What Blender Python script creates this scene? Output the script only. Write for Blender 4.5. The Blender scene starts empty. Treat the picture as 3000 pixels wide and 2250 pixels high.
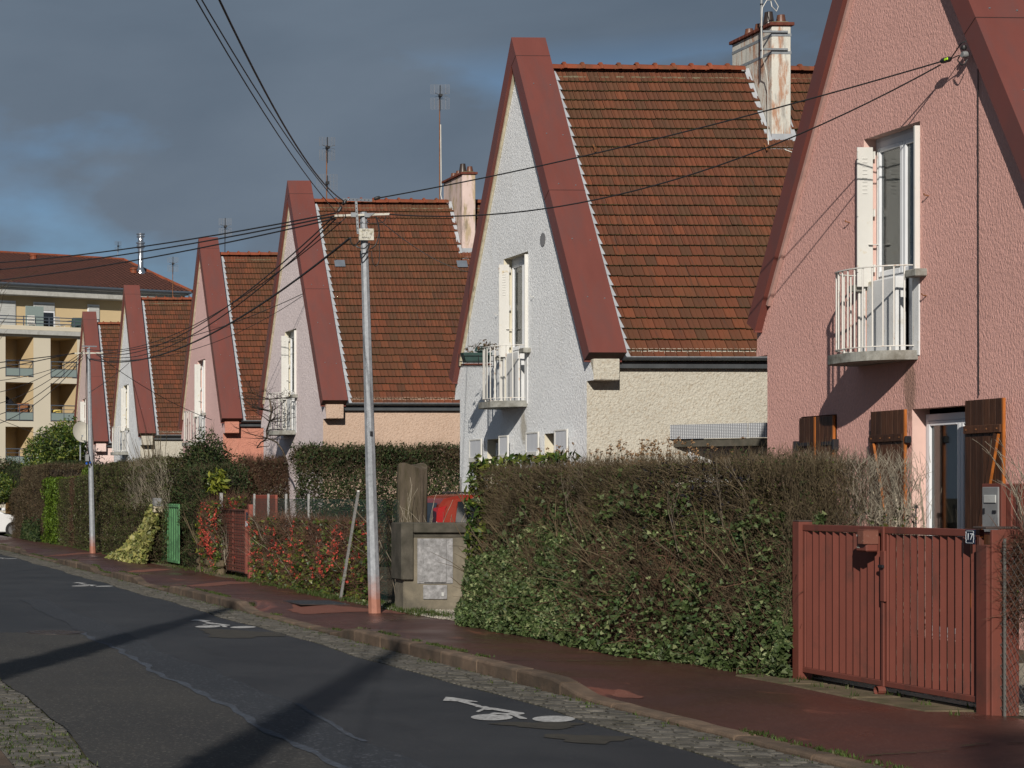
import bpy, math, random
import numpy as np
from mathutils import Vector, Matrix, Euler

rng = np.random.default_rng(7)
random.seed(7)
R = math.radians
SC = bpy.context.scene
COL = SC.collection

# ------------------------------------------------------------------ camera
FPX, TH, HC = 5600.0, R(2.0), 1.7
ST, CT = math.sin(TH), math.cos(TH)
PX0 = -600.0 + FPX * math.tan(TH)
cam_d = bpy.data.cameras.new('camera')
cam = bpy.data.objects.new('camera', cam_d)
COL.objects.link(cam)
cam.location = (0, 0, HC)
cam.rotation_euler = (R(90), 0, -TH)
cam_d.sensor_width = 36.0
cam_d.lens = 36.0 * FPX / 3000.0
cam_d.shift_x = (1500.0 - PX0) / 3000.0
cam_d.shift_y = (1450.0 - 1125.0) / 3000.0
cam_d.clip_start = 0.1
cam_d.clip_end = 2000.0
SC.camera = cam

# ------------------------------------------------------------------ light
SUNV = Vector((-0.45, -1.0, 0.585)).normalized()
sun_d = bpy.data.lights.new('sun', 'SUN')
sun_d.energy = 4.9
sun_d.angle = R(0.55)
sun_d.color = (1.0, 0.93, 0.83)
sun = bpy.data.objects.new('sun', sun_d)
COL.objects.link(sun)
sun.rotation_euler = SUNV.to_track_quat('Z', 'Y').to_euler()
sun.location = (-20, -40, 40)

world = bpy.data.worlds.new('World')
SC.world = world
world.use_nodes = True
wn = world.node_tree.nodes
wl = world.node_tree.links
wn.clear()
w_out = wn.new('ShaderNodeOutputWorld')
w_bg = wn.new('ShaderNodeBackground')
w_sky = wn.new('ShaderNodeTexSky')
w_sky.sky_type = 'NISHITA'
w_sky.sun_disc = False
w_sky.sun_elevation = math.asin(SUNV.z)
w_sky.sun_rotation = math.atan2(SUNV.x, SUNV.y)
w_sky.air_density = 1.0
w_sky.dust_density = 0.6
w_sky.ozone_density = 1.5
w_bg.inputs['Strength'].default_value = 0.1
tc = wn.new('ShaderNodeTexCoord')
mp = wn.new('ShaderNodeMapping')
mp.inputs['Scale'].default_value = (1.0, 1.0, 3.0)
wl.new(tc.outputs['Generated'], mp.inputs['Vector'])
n1 = wn.new('ShaderNodeTexNoise')
n1.inputs['Scale'].default_value = 2.2
n1.inputs['Detail'].default_value = 7
n1.inputs['Roughness'].default_value = 0.5
n1.inputs['Distortion'].default_value = 0.3
wl.new(mp.outputs['Vector'], n1.inputs['Vector'])
n2 = wn.new('ShaderNodeTexNoise')
n2.inputs['Scale'].default_value = 6.0
n2.inputs['Detail'].default_value = 6
mp2 = wn.new('ShaderNodeMapping')
mp2.inputs['Location'].default_value = (8*1.37, 8*.73, 8*.31)
mp2.inputs['Scale'].default_value = (1.0, 1.0, 2.2)
wl.new(tc.outputs['Generated'], mp2.inputs['Vector'])
wl.new(mp2.outputs['Vector'], n2.inputs['Vector'])
cr = wn.new('ShaderNodeValToRGB')          # cloud tone
cr.color_ramp.elements[0].position = 0.36
cr.color_ramp.elements[0].color = (0.90, 1.24, 1.70, 1)
cr.color_ramp.elements[1].position = 0.66
cr.color_ramp.elements[1].color = (1.62, 2.06, 2.62, 1)
wl.new(n1.outputs['Fac'], cr.inputs['Fac'])
cm = wn.new('ShaderNodeValToRGB')          # cloud cover: a few open patches only
cm.color_ramp.elements[0].position = 0.20
cm.color_ramp.elements[0].color = (0.35, 0.35, 0.35, 1)
cm.color_ramp.elements[1].position = 0.47
cm.color_ramp.elements[1].color = (1, 1, 1, 1)
wl.new(n2.outputs['Fac'], cm.inputs['Fac'])
# broad banks: paler towards the horizon all the way round
sx_ = wn.new('ShaderNodeSeparateXYZ'); wl.new(tc.outputs['Generated'], sx_.inputs[0])
ze_ = wn.new('ShaderNodeValToRGB')
ze_.color_ramp.elements[0].position = 0.0; ze_.color_ramp.elements[0].color = (1.42, 1.34, 1.28, 1)
ze_.color_ramp.elements[1].position = 0.24; ze_.color_ramp.elements[1].color = (0.92, 0.93, 0.94, 1)
wl.new(sx_.outputs['Z'], ze_.inputs['Fac'])
mz_ = wn.new('ShaderNodeMix'); mz_.data_type = 'RGBA'; mz_.blend_type = 'MULTIPLY'; mz_.inputs[0].default_value = 1.0
wl.new(cr.outputs['Color'], mz_.inputs[6]); wl.new(ze_.outputs['Color'], mz_.inputs[7])
ms_ = wn.new('ShaderNodeMix'); ms_.data_type = 'RGBA'; ms_.blend_type = 'MULTIPLY'; ms_.inputs[0].default_value = 1.0
ms_.inputs[7].default_value = (0.50, 0.74, 0.95, 1)       # clear air between the banks
wl.new(w_sky.outputs['Color'], ms_.inputs[6])
wm = wn.new('ShaderNodeMix')
wm.data_type = 'RGBA'
cov_ = wn.new('ShaderNodeValToRGB')       # the bank is closed higher up; it only breaks towards the horizon
cov_.color_ramp.elements[0].position = 0.15; cov_.color_ramp.elements[0].color = (0, 0, 0, 1)
cov_.color_ramp.elements[1].position = 0.22; cov_.color_ramp.elements[1].color = (1, 1, 1, 1)
wl.new(sx_.outputs['Z'], cov_.inputs['Fac'])
cmx_ = wn.new('ShaderNodeMix'); cmx_.data_type = 'RGBA'; cmx_.blend_type = 'LIGHTEN'; cmx_.inputs[0].default_value = 1.0
wl.new(cm.outputs['Color'], cmx_.inputs[6]); wl.new(cov_.outputs['Color'], cmx_.inputs[7])
wl.new(cmx_.outputs[2], wm.inputs[0])
wl.new(ms_.outputs[2], wm.inputs[6])
wl.new(mz_.outputs[2], wm.inputs[7])
wl.new(wm.outputs[2], w_bg.inputs['Color'])
wl.new(w_bg.outputs['Background'], w_out.inputs['Surface'])

SC.view_settings.view_transform = 'Standard'
SC.view_settings.look = 'None'
SC.view_settings.exposure = 0.0
SC.view_settings.gamma = 1.0
SC.view_settings.use_curve_mapping = False

# ------------------------------------------------------------------ geometry of the picture -> points in the place
def on_x(px, X, py=1450.0):
    """point seen at (px,py) on the vertical plane x = X"""
    d = FPX * X / (CT * (px + 600.0))
    return Vector((X, (d - X * ST) / CT, HC + (1450.0 - py) * d / FPX))
def on_z(px, py, z=0.0):
    d = FPX * (HC - z) / (py - 1450.0)
    xr = (px - PX0) * d / FPX
    return Vector((xr * CT + d * ST, -xr * ST + d * CT, z))
def on_y(px, Y, py=1450.0):
    k = (px - PX0) / FPX
    X = Y * (ST + k * CT) / (CT - k * ST)
    d = X * ST + Y * CT
    return Vector((X, Y, HC + (1450.0 - py) * d / FPX))
def depth(v):
    return v[0] * ST + v[1] * CT

# ------------------------------------------------------------------ mesh builder
class MB:
    def __init__(self):
        self.v = []
        self.f = []
    def quad(self, a, b, c, d):
        n = len(self.v)
        self.v += [tuple(a), tuple(b), tuple(c), tuple(d)]
        self.f.append((n, n + 1, n + 2, n + 3))
        return self
    def poly(self, pts):
        n = len(self.v)
        self.v += [tuple(p) for p in pts]
        self.f.append(tuple(range(n, n + len(pts))))
        return self
    def box(self, x0, x1, y0, y1, z0, z1, M=None, bev=0.0):
        if bev > 0:
            b = min(bev, (x1 - x0) * .45, (y1 - y0) * .45, (z1 - z0) * .45)
            n = len(self.v)
            pts = []
            for (ix, x, sx) in ((0, x0, 1), (1, x1, -1)):
                for (iy, y, sy) in ((0, y0, 1), (1, y1, -1)):
                    for (iz, z, sz) in ((0, z0, 1), (1, z1, -1)):
                        pts.append((x, y + sy * b, z + sz * b))
                        pts.append((x + sx * b, y, z + sz * b))
                        pts.append((x + sx * b, y + sy * b, z))
            def I(ix, iy, iz, k):
                return n + (ix * 4 + iy * 2 + iz) * 3 + k
            self.v += pts if M is None else [tuple(M @ Vector(p)) for p in pts]
            F = self.f
            F.append((I(0,0,0,0), I(0,0,1,0), I(0,1,1,0), I(0,1,0,0)))
            F.append((I(1,0,0,0), I(1,1,0,0), I(1,1,1,0), I(1,0,1,0)))
            F.append((I(0,0,0,1), I(1,0,0,1), I(1,0,1,1), I(0,0,1,1)))
            F.append((I(0,1,0,1), I(0,1,1,1), I(1,1,1,1), I(1,1,0,1)))
            F.append((I(0,0,0,2), I(0,1,0,2), I(1,1,0,2), I(1,0,0,2)))
            F.append((I(0,0,1,2), I(1,0,1,2), I(1,1,1,2), I(0,1,1,2)))
            for a in (0, 1):
                for b2 in (0, 1):
                    F.append((I(0,a,b2,1), I(1,a,b2,1), I(1,a,b2,2), I(0,a,b2,2)))
                    F.append((I(a,0,b2,0), I(a,1,b2,0), I(a,1,b2,2), I(a,0,b2,2)))
                    F.append((I(a,b2,0,0), I(a,b2,1,0), I(a,b2,1,1), I(a,b2,0,1)))
            for a in (0, 1):
                for b2 in (0, 1):
                    for c in (0, 1):
                        F.append((I(a,b2,c,0), I(a,b2,c,1), I(a,b2,c,2)))
            return self
        n = len(self.v)
        pts = [(x0,y0,z0),(x1,y0,z0),(x1,y1,z0),(x0,y1,z0),(x0,y0,z1),(x1,y0,z1),(x1,y1,z1),(x0,y1,z1)]
        self.v += pts if M is None else [tuple(M @ Vector(p)) for p in pts]
        for f in ((0,3,2,1),(4,5,6,7),(0,1,5,4),(1,2,6,5),(2,3,7,6),(3,0,4,7)):
            self.f.append(tuple(n + i for i in f))
        return self
    def bar(self, a, b, w, h=None, up=(0,0,1)):
        """rectangular bar from a to b"""
        a, b = Vector(a), Vector(b)
        h = w if h is None else h
        d = (b - a)
        L = d.length
        d.normalize()
        u = Vector(up)
        s = d.cross(u)
        if s.length < 1e-4:
            s = d.cross(Vector((1, 0, 0)))
        s.normalize()
        t = s.cross(d)
        M = Matrix((( s.x, d.x, t.x, a.x), (s.y, d.y, t.y, a.y), (s.z, d.z, t.z, a.z), (0,0,0,1)))
        return self.box(-w/2, w/2, 0, L, -h/2, h/2, M)
    def tube(self, pts, r, n=8, caps=True, r1=None):
        pts = [Vector(p) for p in pts]
        m = len(pts)
        base = len(self.v)
        prev = None
        for i, p in enumerate(pts):
            d = (pts[min(i+1, m-1)] - pts[max(i-1, 0)]).normalized()
            if prev is None:
                s = d.cross(Vector((0, 0, 1)))
                if s.length < 1e-3:
                    s = d.cross(Vector((1, 0, 0)))
            else:
                s = prev - d * prev.dot(d)
            s.normalize()
            prev = s
            t = s.cross(d)
            if isinstance(r, (list, tuple)):
                rr = r[i]
            else:
                rr = r if r1 is None else r + (r1 - r) * i / (m - 1)
            for k in range(n):
                a = 2 * math.pi * k / n
                self.v.append(tuple(p + (s * math.cos(a) + t * math.sin(a)) * rr))
        for i in range(m - 1):
            for k in range(n):
                k2 = (k + 1) % n
                self.f.append((base + i*n + k, base + i*n + k2, base + (i+1)*n + k2, base + (i+1)*n + k))
        if caps:
            self.f.append(tuple(base + k for k in range(n))[::-1])
            self.f.append(tuple(base + (m-1)*n + k for k in range(n)))
        return self
    def prism(self, poly, axis, a, b):
        """poly (list of 2d) extruded along axis 'x','y','z' from a to b; 2d coords are the other two axes in order"""
        def P(p, t):
            if axis == 'x': return (t, p[0], p[1])
            if axis == 'y': return (p[0], t, p[1])
            return (p[0], p[1], t)
        n = len(self.v)
        m = len(poly)
        self.v += [P(p, a) for p in poly] + [P(p, b) for p in poly]
        self.f.append(tuple(n + i for i in range(m))[::-1])
        self.f.append(tuple(n + m + i for i in range(m)))
        for i in range(m):
            j = (i + 1) % m
            self.f.append((n + i, n + j, n + m + j, n + m + i))
        return self
    def lathe(self, prof, c=(0,0,0), n=16):
        base = len(self.v)
        for (r, z) in prof:
            for k in range(n):
                a = 2*math.pi*k/n
                self.v.append((c[0] + r*math.cos(a), c[1] + r*math.sin(a), c[2] + z))
        m = len(prof)
        for i in range(m-1):
            for k in range(n):
                k2 = (k+1) % n
                self.f.append((base+i*n+k, base+i*n+k2, base+(i+1)*n+k2, base+(i+1)*n+k))
        self.f.append(tuple(base+k for k in range(n))[::-1])
        self.f.append(tuple(base+(m-1)*n+k for k in range(n)))
        return self
    def xf(self, M):
        self.v = [tuple(M @ Vector(p)) for p in self.v]
        return self
    def mesh(self, name, mat, smooth=False):
        me = bpy.data.meshes.new(name)
        me.from_pydata(self.v, [], self.f)
        if smooth:
            me.polygons.foreach_set('use_smooth', [True]*len(me.polygons))
            try:
                me.set_sharp_from_angle(angle=R(40))
            except Exception:
                pass
        if mat is not None:
            me.materials.append(mat)
        me.update()
        return me
    def build(self, name, mat, parent=None, origin=None, smooth=False, **kw):
        if origin is not None:
            o0 = Vector(origin)
            self.v = [tuple(Vector(p) - o0) for p in self.v]
        ob = link(name, self.mesh(name, mat, smooth), parent)
        if origin is not None:
            ob.location = origin
        for k, val in kw.items():
            ob[k] = val
        return ob

def link(name, me, parent=None, loc=None):
    ob = bpy.data.objects.new(name, me)
    COL.objects.link(ob)
    if parent is not None:
        ob.parent = parent
    if loc is not None:
        ob.location = loc
    return ob
def thing(name, label, cat, loc=(0,0,0), rz=0.0, group=None):
    o = link(name, None, None, loc)
    o.rotation_euler = (0, 0, rz)
    o.empty_display_size = .2
    return tag(o, label, cat, group)
def tag(o, label, cat, group=None, kind=None):
    o['label'] = label
    o['category'] = cat
    if group: o['group'] = group
    if kind: o['kind'] = kind
    return o
def np_mesh(name, V, Fc, mat, parent=None, loc=None, kind=None, smooth=False):
    """fast mesh from numpy arrays (all faces the same size)"""
    V = np.asarray(V, dtype=np.float32).reshape(-1, 3)
    Fc = np.asarray(Fc, dtype=np.int32)
    me = bpy.data.meshes.new(name)
    k = Fc.shape[1]
    me.vertices.add(len(V)); me.vertices.foreach_set('co', V.ravel())
    me.loops.add(Fc.size); me.loops.foreach_set('vertex_index', Fc.ravel())
    me.polygons.add(len(Fc))
    me.polygons.foreach_set('loop_start', np.arange(0, Fc.size, k, dtype=np.int32))
    me.polygons.foreach_set('loop_total', np.full(len(Fc), k, dtype=np.int32))
    if smooth:
        me.polygons.foreach_set('use_smooth', np.ones(len(Fc), dtype=bool))
    me.update(calc_edges=True)
    if mat is not None:
        me.materials.append(mat)
    ob = link(name, me, parent, loc)
    if kind: ob['kind'] = kind
    return ob

# ------------------------------------------------------------------ materials
def newmat(name):
    m = bpy.data.materials.new(name)
    m.use_nodes = True
    nt = m.node_tree
    nt.nodes.clear()
    out = nt.nodes.new('ShaderNodeOutputMaterial')
    b = nt.nodes.new('ShaderNodeBsdfPrincipled')
    nt.links.new(b.outputs[0], out.inputs[0])
    return m, nt, b, out
def N(nt, t, **kw):
    n = nt.nodes.new(t)
    for k, v in kw.items():
        if k in n.inputs.keys(): n.inputs[k].default_value = v
        else: setattr(n, k, v)
    return n
def coord(nt, kind='pos', scale=(1,1,1)):
    if kind == 'pos':
        g = nt.nodes.new('ShaderNodeNewGeometry'); o = g.outputs['Position']
    else:
        g = nt.nodes.new('ShaderNodeTexCoord'); o = g.outputs['Object']
    m = nt.nodes.new('ShaderNodeMapping')
    m.inputs['Scale'].default_value = scale
    nt.links.new(o, m.inputs['Vector'])
    return m.outputs['Vector']
def noise(nt, vec, scale, detail=4, rough=.55, dist=0.0):
    n = N(nt, 'ShaderNodeTexNoise', Scale=scale, Detail=detail, Roughness=rough, Distortion=dist)
    nt.links.new(vec, n.inputs['Vector'])
    return n.outputs['Fac']
def ramp(nt, fac, stops):
    r = nt.nodes.new('ShaderNodeValToRGB')
    e = r.color_ramp.elements
    while len(e) > 1: e.remove(e[0])
    e[0].position = stops[0][0]; c = stops[0][1]
    e[0].color = (*c, 1) if hasattr(c, '__len__') else (c, c, c, 1)
    for p, c in stops[1:]:
        q = e.new(p)
        q.color = (*c, 1) if hasattr(c, '__len__') else (c, c, c, 1)
    nt.links.new(fac, r.inputs['Fac'])
    return r.outputs['Color']
def mix(nt, fac, a, b, mode='MIX'):
    m = nt.nodes.new('ShaderNodeMix'); m.data_type = 'RGBA'; m.blend_type = mode
    for s, v in ((0, fac), (6, a), (7, b)):
        if isinstance(v, (int, float)) and s == 0: m.inputs[0].default_value = v
        elif hasattr(v, 'is_linked') or isinstance(v, bpy.types.NodeSocket): nt.links.new(v, m.inputs[s])
        else: m.inputs[s].default_value = (*v, 1) if len(v) == 3 else v
    return m.outputs[2]
def math_(nt, op, a, b=None):
    m = nt.nodes.new('ShaderNodeMath'); m.operation = op
    for i, v in enumerate((a, b)):
        if v is None: continue
        if isinstance(v, (int, float)): m.inputs[i].default_value = v
        else: nt.links.new(v, m.inputs[i])
    return m.outputs[0]
def bump(nt, b, h, strength=.5, dist=.01, prev=None):
    n = N(nt, 'ShaderNodeBump', Strength=strength, Distance=dist)
    nt.links.new(h, n.inputs['Height'])
    if prev is not None: nt.links.new(prev, n.inputs['Normal'])
    nt.links.new(n.outputs[0], b.inputs['Normal'])
    return n.outputs[0]

def m_plain(name, col, rough=.6, metal=0.0, var=.15, vs=6.0, bumpd=0.0, bs=60.0, spec=.5, dirt=None, dirt_amt=.0, ds=3.0, coords='pos', stretch=(1,1,1), rand=0.0):
    m, nt, b, _ = newmat(name)
    v = coord(nt, coords, stretch)
    n = noise(nt, v, vs, 5, .6)
    lo = tuple(c*(1-var) for c in col); hi = tuple(min(1, c*(1+var)) for c in col)
    c = ramp(nt, n, [(.3, lo), (.7, hi)])
    if dirt is not None:
        n2 = noise(nt, v, ds, 8, .65, .3)
        c = mix(nt, ramp(nt, n2, [(.62 - dirt_amt*.3, 0.0), (.72, 1.0)]), c, dirt)
    if rand > 0:
        oi = nt.nodes.new('ShaderNodeObjectInfo')
        c = mix(nt, 1.0, c, ramp(nt, oi.outputs['Random'], [(0.0, 1-rand), (1.0, 1+rand)]), 'MULTIPLY')
    nt.links.new(c, b.inputs['Base Color'])
    b.inputs['Roughness'].default_value = rough
    b.inputs['Metallic'].default_value = metal
    b.inputs['Specular IOR Level'].default_value = spec
    if bumpd > 0:
        bump(nt, b, noise(nt, v, bs, 4, .6), 1.0, bumpd)
    return m

def m_stucco(name, col, streak=(1,1,.45), scale=38.0, dist=.012, stain=(.3,.27,.22), stain_amt=.25, patch=None, second=None, under=None):
    m, nt, b, _ = newmat(name)
    v = coord(nt, 'pos')
    vs = coord(nt, 'pos', streak)
    big = noise(nt, v, .9, 5, .6)
    fine = noise(nt, v, 28, 4, .6)
    c = ramp(nt, big, [(.3, tuple(x*.93 for x in col)), (.7, tuple(min(1, x*1.05) for x in col))])
    c = mix(nt, ramp(nt, fine, [(.35, .3), (.6, 0.0)]), c, tuple(x*.75 for x in col))
    if second is not None:
        c = mix(nt, ramp(nt, noise(nt, v, 22, 5, .7), [(.5, 0.0), (.66, .8)]), c, second)
    if stain is not None:
        vz = coord(nt, 'pos', (2.2, 2.2, .28))
        st = noise(nt, vz, 1.6, 8, .7, .2)
        c = mix(nt, ramp(nt, st, [(.56, 0.0), (.80, stain_amt)]), c, stain)
    if under is not None:      # run-off stain below the balcony slab (gable's own coordinates)
        tcn = nt.nodes.new('ShaderNodeTexCoord'); mpn = nt.nodes.new('ShaderNodeMapping')
        mpn.inputs['Location'].default_value = (0, .30/.26, -2.86/.62); mpn.inputs['Scale'].default_value = (0, 1/.26, 1/.62)
        nt.links.new(tcn.outputs['Object'], mpn.inputs['Vector'])
        ln = nt.nodes.new('ShaderNodeVectorMath'); ln.operation = 'LENGTH'; nt.links.new(mpn.outputs[0], ln.inputs[0])
        dd_ = math_(nt, 'ADD', ln.outputs['Value'], math_(nt, 'MULTIPLY', noise(nt, v, 5, 6, .7), .9))
        c = mix(nt, ramp(nt, dd_, [(.75, .62), (1.45, 0.0)]), c, under)
        c = mix(nt, ramp(nt, noise(nt, coord(nt, 'pos', (3, 3, .16)), 2.4, 6, .7, .1), [(.60, 0.0), (.72, .22)]), c, under)
    nt.links.new(c, b.inputs['Base Color'])
    b.inputs['Roughness'].default_value = .88
    b.inputs['Specular IOR Level'].default_value = .2
    vo = N(nt, 'ShaderNodeTexVoronoi', Scale=scale); vo.feature = 'SMOOTH_F1'
    nv = noise(nt, vs, scale*.9, 3, .6, .8)
    nt.links.new(vs, vo.inputs['Vector'])
    h = math_(nt, 'ADD', math_(nt, 'MULTIPLY', nv, 1.4), math_(nt, 'MULTIPLY', vo.outputs['Distance'], -.7))
    p = bump(nt, b, h, 1.0, dist)
    bump(nt, b, noise(nt, v, scale*3.4, 3, .6), .6, dist*.35, p)
    return m

def m_leaf(name, cols, rough=.5, trans=.18, spec=.35):
    m, nt, b, out = newmat(name)
    g = nt.nodes.new('ShaderNodeNewGeometry')
    rnd = g.outputs['Random Per Island']
    k = len(cols)
    c = ramp(nt, rnd, [((i + .5)/k, cc) for i, cc in enumerate(cols)])
    big = noise(nt, coord(nt, 'pos'), 1.8, 4, .6)
    c = mix(nt, 1.0, c, ramp(nt, big, [(.3, .62), (.7, 1.25)]), 'MULTIPLY')
    nt.links.new(c, b.inputs['Base Color'])
    b.inputs['Roughness'].default_value = rough
    b.inputs['Specular IOR Level'].default_value = spec
    t = nt.nodes.new('ShaderNodeBsdfTranslucent')
    nt.links.new(c, t.inputs['Color'])
    ms = nt.nodes.new('ShaderNodeMixShader'); ms.inputs[0].default_value = trans
    nt.links.new(b.outputs[0], ms.inputs[1]); nt.links.new(t.outputs[0], ms.inputs[2])
    nt.links.new(ms.outputs[0], out.inputs[0])
    return m

def m_tile():
    m, nt, b, _ = newmat('clay_tile')
    g = nt.nodes.new('ShaderNodeNewGeometry')
    oi = nt.nodes.new('ShaderNodeObjectInfo')
    rnd = math_(nt, 'FRACT', math_(nt, 'ADD', g.outputs['Random Per Island'], math_(nt, 'MULTIPLY', oi.outputs['Random'], 7.31)))
    c = ramp(nt, rnd, [(0.0, (.080,.032,.018)), (.3, (.106,.036,.019)), (.7, (.124,.040,.020)), (.9, (.152,.047,.022)), (.98, (.080,.036,.02))])
    v = coord(nt, 'pos')
    # moss and soot in downhill runs (world position, does not follow light)
    vz = coord(nt, 'pos', (5.0, .8, .5))
    c = mix(nt, ramp(nt, noise(nt, vz, 2.2, 7, .7, .3), [(.54, 0.0), (.70, .72)]), c, (.045,.028,.022))
    c = mix(nt, ramp(nt, noise(nt, v, .7, 5, .6), [(.42, 0.0), (.66, .62)]), c, (.078,.042,.020))
    c = mix(nt, ramp(nt, noise(nt, v, 14, 6, .75), [(.66, 0.0), (.74, .6)]), c, (.09,.085,.045))
    nt.links.new(c, b.inputs['Base Color'])
    b.inputs['Roughness'].default_value = .72
    b.inputs['Specular IOR Level'].default_value = .28
    bump(nt, b, noise(nt, v, 70, 5, .65), .7, .004)
    return m

def m_asphalt(name, c0, c1, speck, rough=.7, bs=190, bd=.004, bright=.78, wet=0.0):
    m, nt, b, _ = newmat(name)
    v = coord(nt, 'pos')
    c = ramp(nt, noise(nt, v, .55, 6, .6, .2), [(.3, c0), (.7, c1)])
    vo = N(nt, 'ShaderNodeTexVoronoi', Scale=bs*.55); nt.links.new(v, vo.inputs['Vector'])
    c = mix(nt, ramp(nt, vo.outputs['Color'], [(bright, 0.0), (.97, 1.0)]), c, speck)
    c = mix(nt, ramp(nt, noise(nt, coord(nt, 'pos', (1, .12, 1)), 2.6, 6, .65), [(.58, 0.0), (.74, .35)]), c, tuple(x*.55 for x in c0))
    nt.links.new(c, b.inputs['Base Color'])
    r = ramp(nt, noise(nt, v, .8, 5, .6), [(.35, rough - wet), (.65, rough)])
    nt.links.new(r, b.inputs['Roughness'])
    b.inputs['Specular IOR Level'].default_value = .35
    bump(nt, b, noise(nt, v, bs, 3, .6), .8, bd)
    return m

def m_glass(name='glass_pane', tint=(.9,.95,.95)):
    m = bpy.data.materials.new(name); m.use_nodes = True
    nt = m.node_tree; nt.nodes.clear()
    out = nt.nodes.new('ShaderNodeOutputMaterial')
    tr = nt.nodes.new('ShaderNodeBsdfTransparent'); tr.inputs[0].default_value = (*tint, 1)
    gl = nt.nodes.new('ShaderNodeBsdfGlossy'); gl.inputs['Roughness'].default_value = .01
    fr = nt.nodes.new('ShaderNodeFresnel'); fr.inputs['IOR'].default_value = 1.55
    f = math_(nt, 'ADD', math_(nt, 'MULTIPLY', fr.outputs[0], .9), .05)
    ms = nt.nodes.new('ShaderNodeMixShader')
    nt.links.new(f, ms.inputs[0]); nt.links.new(tr.outputs[0], ms.inputs[1]); nt.links.new(gl.outputs[0], ms.inputs[2])
    nt.links.new(ms.outputs[0], out.inputs[0])
    return m

M = {}
M['band'] = m_plain('maroon_sheet_metal', (.142,.043,.034), .45, 0, .09, 1.3, .0012, 3, .4, dirt=(.115,.047,.042), dirt_amt=.55, ds=1.6, stretch=(2.2, 1, .5))
M['band_end'] = m_plain('dark_maroon_metal', (.05,.017,.013), .6, 0, .3, 5.0, 0, 4, .3, dirt=(.03,.028,.015), dirt_amt=.4, ds=6)  # darker maroon with blotches, for the verge end plates
M['band_seam'] = m_plain('dark_seam', (.035,.012,.01), .6)
M['screw'] = m_plain('screw_steel', (.5,.5,.5), .35, .9)
M['tile'] = m_tile()
M['tile_edge'] = m_plain('mossy_shaded_tile_edge', (.035,.026,.014), .95, 0, .5, 20, 0, 1, .1, dirt=(.05,.055,.02), dirt_amt=.5, ds=8)  # moss tone that also paints in the shadow line of each tile row
M['ridge'] = m_plain('ridge_clay', (.20,.05,.022), .7, 0, .25, 5, .003, 50, .3, dirt=(.09,.05,.025), dirt_amt=.5, ds=3)
M['mortar'] = m_plain('mossy_mortar', (.17,.15,.10), .9, 0, .3, 9, .006, 40, .2, dirt=(.05,.06,.02), dirt_amt=.6, ds=7)
M['zinc'] = m_plain('zinc_sheet', (.34,.36,.39), .6, .1, .15, 4, .001, 30)
M['gutter'] = m_plain('zinc_gutter', (.10,.11,.12), .4, .5, .2, 4)
M['underlay'] = m_plain('roof_underlay', (.04,.03,.025), .9)
M['soffit'] = m_plain('cream_trim', (.46,.41,.30), .8, 0, .2, 8, .002, 30, .3, dirt=(.2,.17,.12), dirt_amt=.2, ds=9)
M['pink'] = m_stucco('pink_roughcast', (.68,.385,.338), second=(.60,.35,.325), stain=(.42,.27,.22), stain_amt=.35, scale=62, dist=.009, under=(.17,.115,.08))
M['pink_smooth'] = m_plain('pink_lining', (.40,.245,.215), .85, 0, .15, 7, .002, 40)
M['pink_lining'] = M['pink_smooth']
M['pink_smooth'] = m_plain('pink_reveal', (.60,.41,.36), .85, 0, .06, 5, .001, 40)
M['white'] = m_stucco('white_roughcast', (.86,.88,.90), second=(.72,.75,.79), stain=(.50,.47,.38), stain_amt=.35, scale=55, dist=.014, under=(.33,.28,.18))
M['cream'] = m_stucco('cream_roughcast', (.49,.465,.40), streak=(1,1,1), scale=30, dist=.014, second=(.36,.31,.24), stain_amt=.12)
M['cream_smooth'] = m_plain('cream_reveal', (.55,.51,.40), .85, 0, .06, 5, .001, 40)
M['lilac'] = m_stucco('pale_pink_roughcast', (.80,.69,.69), second=(.66,.59,.62), stain_amt=.15)
M['peach'] = m_stucco('peach_roughcast', (.50,.37,.29), streak=(1,1,1), scale=30, dist=.012, second=(.38,.26,.19), stain=(.35,.25,.2))
M['rose'] = m_stucco('rose_roughcast', (.78,.52,.49), second=(.68,.46,.45))
M['salmon'] = m_stucco('salmon_roughcast', (.50,.22,.16), streak=(1,1,1), scale=30, second=(.4,.17,.13))
M['palepink'] = m_stucco('faded_pink_roughcast', (.72,.56,.52), second=(.62,.5,.48))
M['grey_render'] = m_plain('grey_white_render', (.60,.61,.62), .85, 0, .10, 3, .002, 60, .3, dirt=(.42,.38,.28), dirt_amt=.12, ds=4)
M['slab'] = m_plain('stained_concrete_slab', (.26,.26,.24), .85, 0, .3, 5, .003, 50, .3, dirt=(.10,.09,.07), dirt_amt=.5, ds=4)
M['white_metal'] = m_plain('white_paint_metal', (.58,.57,.54), .45, 0, .05, 4, 0, 1, .5, dirt=(.35,.17,.07), dirt_amt=.12, ds=9)
M['pvc'] = m_plain('white_pvc', (.66,.68,.71), .35, 0, .04, 3)
M['shutter_white'] = m_plain('white_shutter', (.58,.575,.55), .5, 0, .04, 3, 0, 1, .5, dirt=(.5,.42,.28), dirt_amt=.05, ds=6)
M['shutter_grey'] = m_plain('grey_white_slat', (.50,.52,.56), .5, 0, .04, 3)
M['wood'] = m_plain('dark_stained_wood', (.055,.022,.010), .5, 0, .5, 7, .002, 14, .4, coords='pos', stretch=(3, 9, .5), rand=.35)
M['wood_edge'] = m_plain('orange_wood_edge', (.34,.105,.02), .5, 0, .35, 7, .001, 20, .4, stretch=(3, 9, .5))
M['iron'] = m_plain('black_iron', (.02,.02,.024), .45, .3, .2)
M['glass'] = m_glass()
M['room'] = m_plain('dark_room', (.03,.03,.032), .9)
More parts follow.
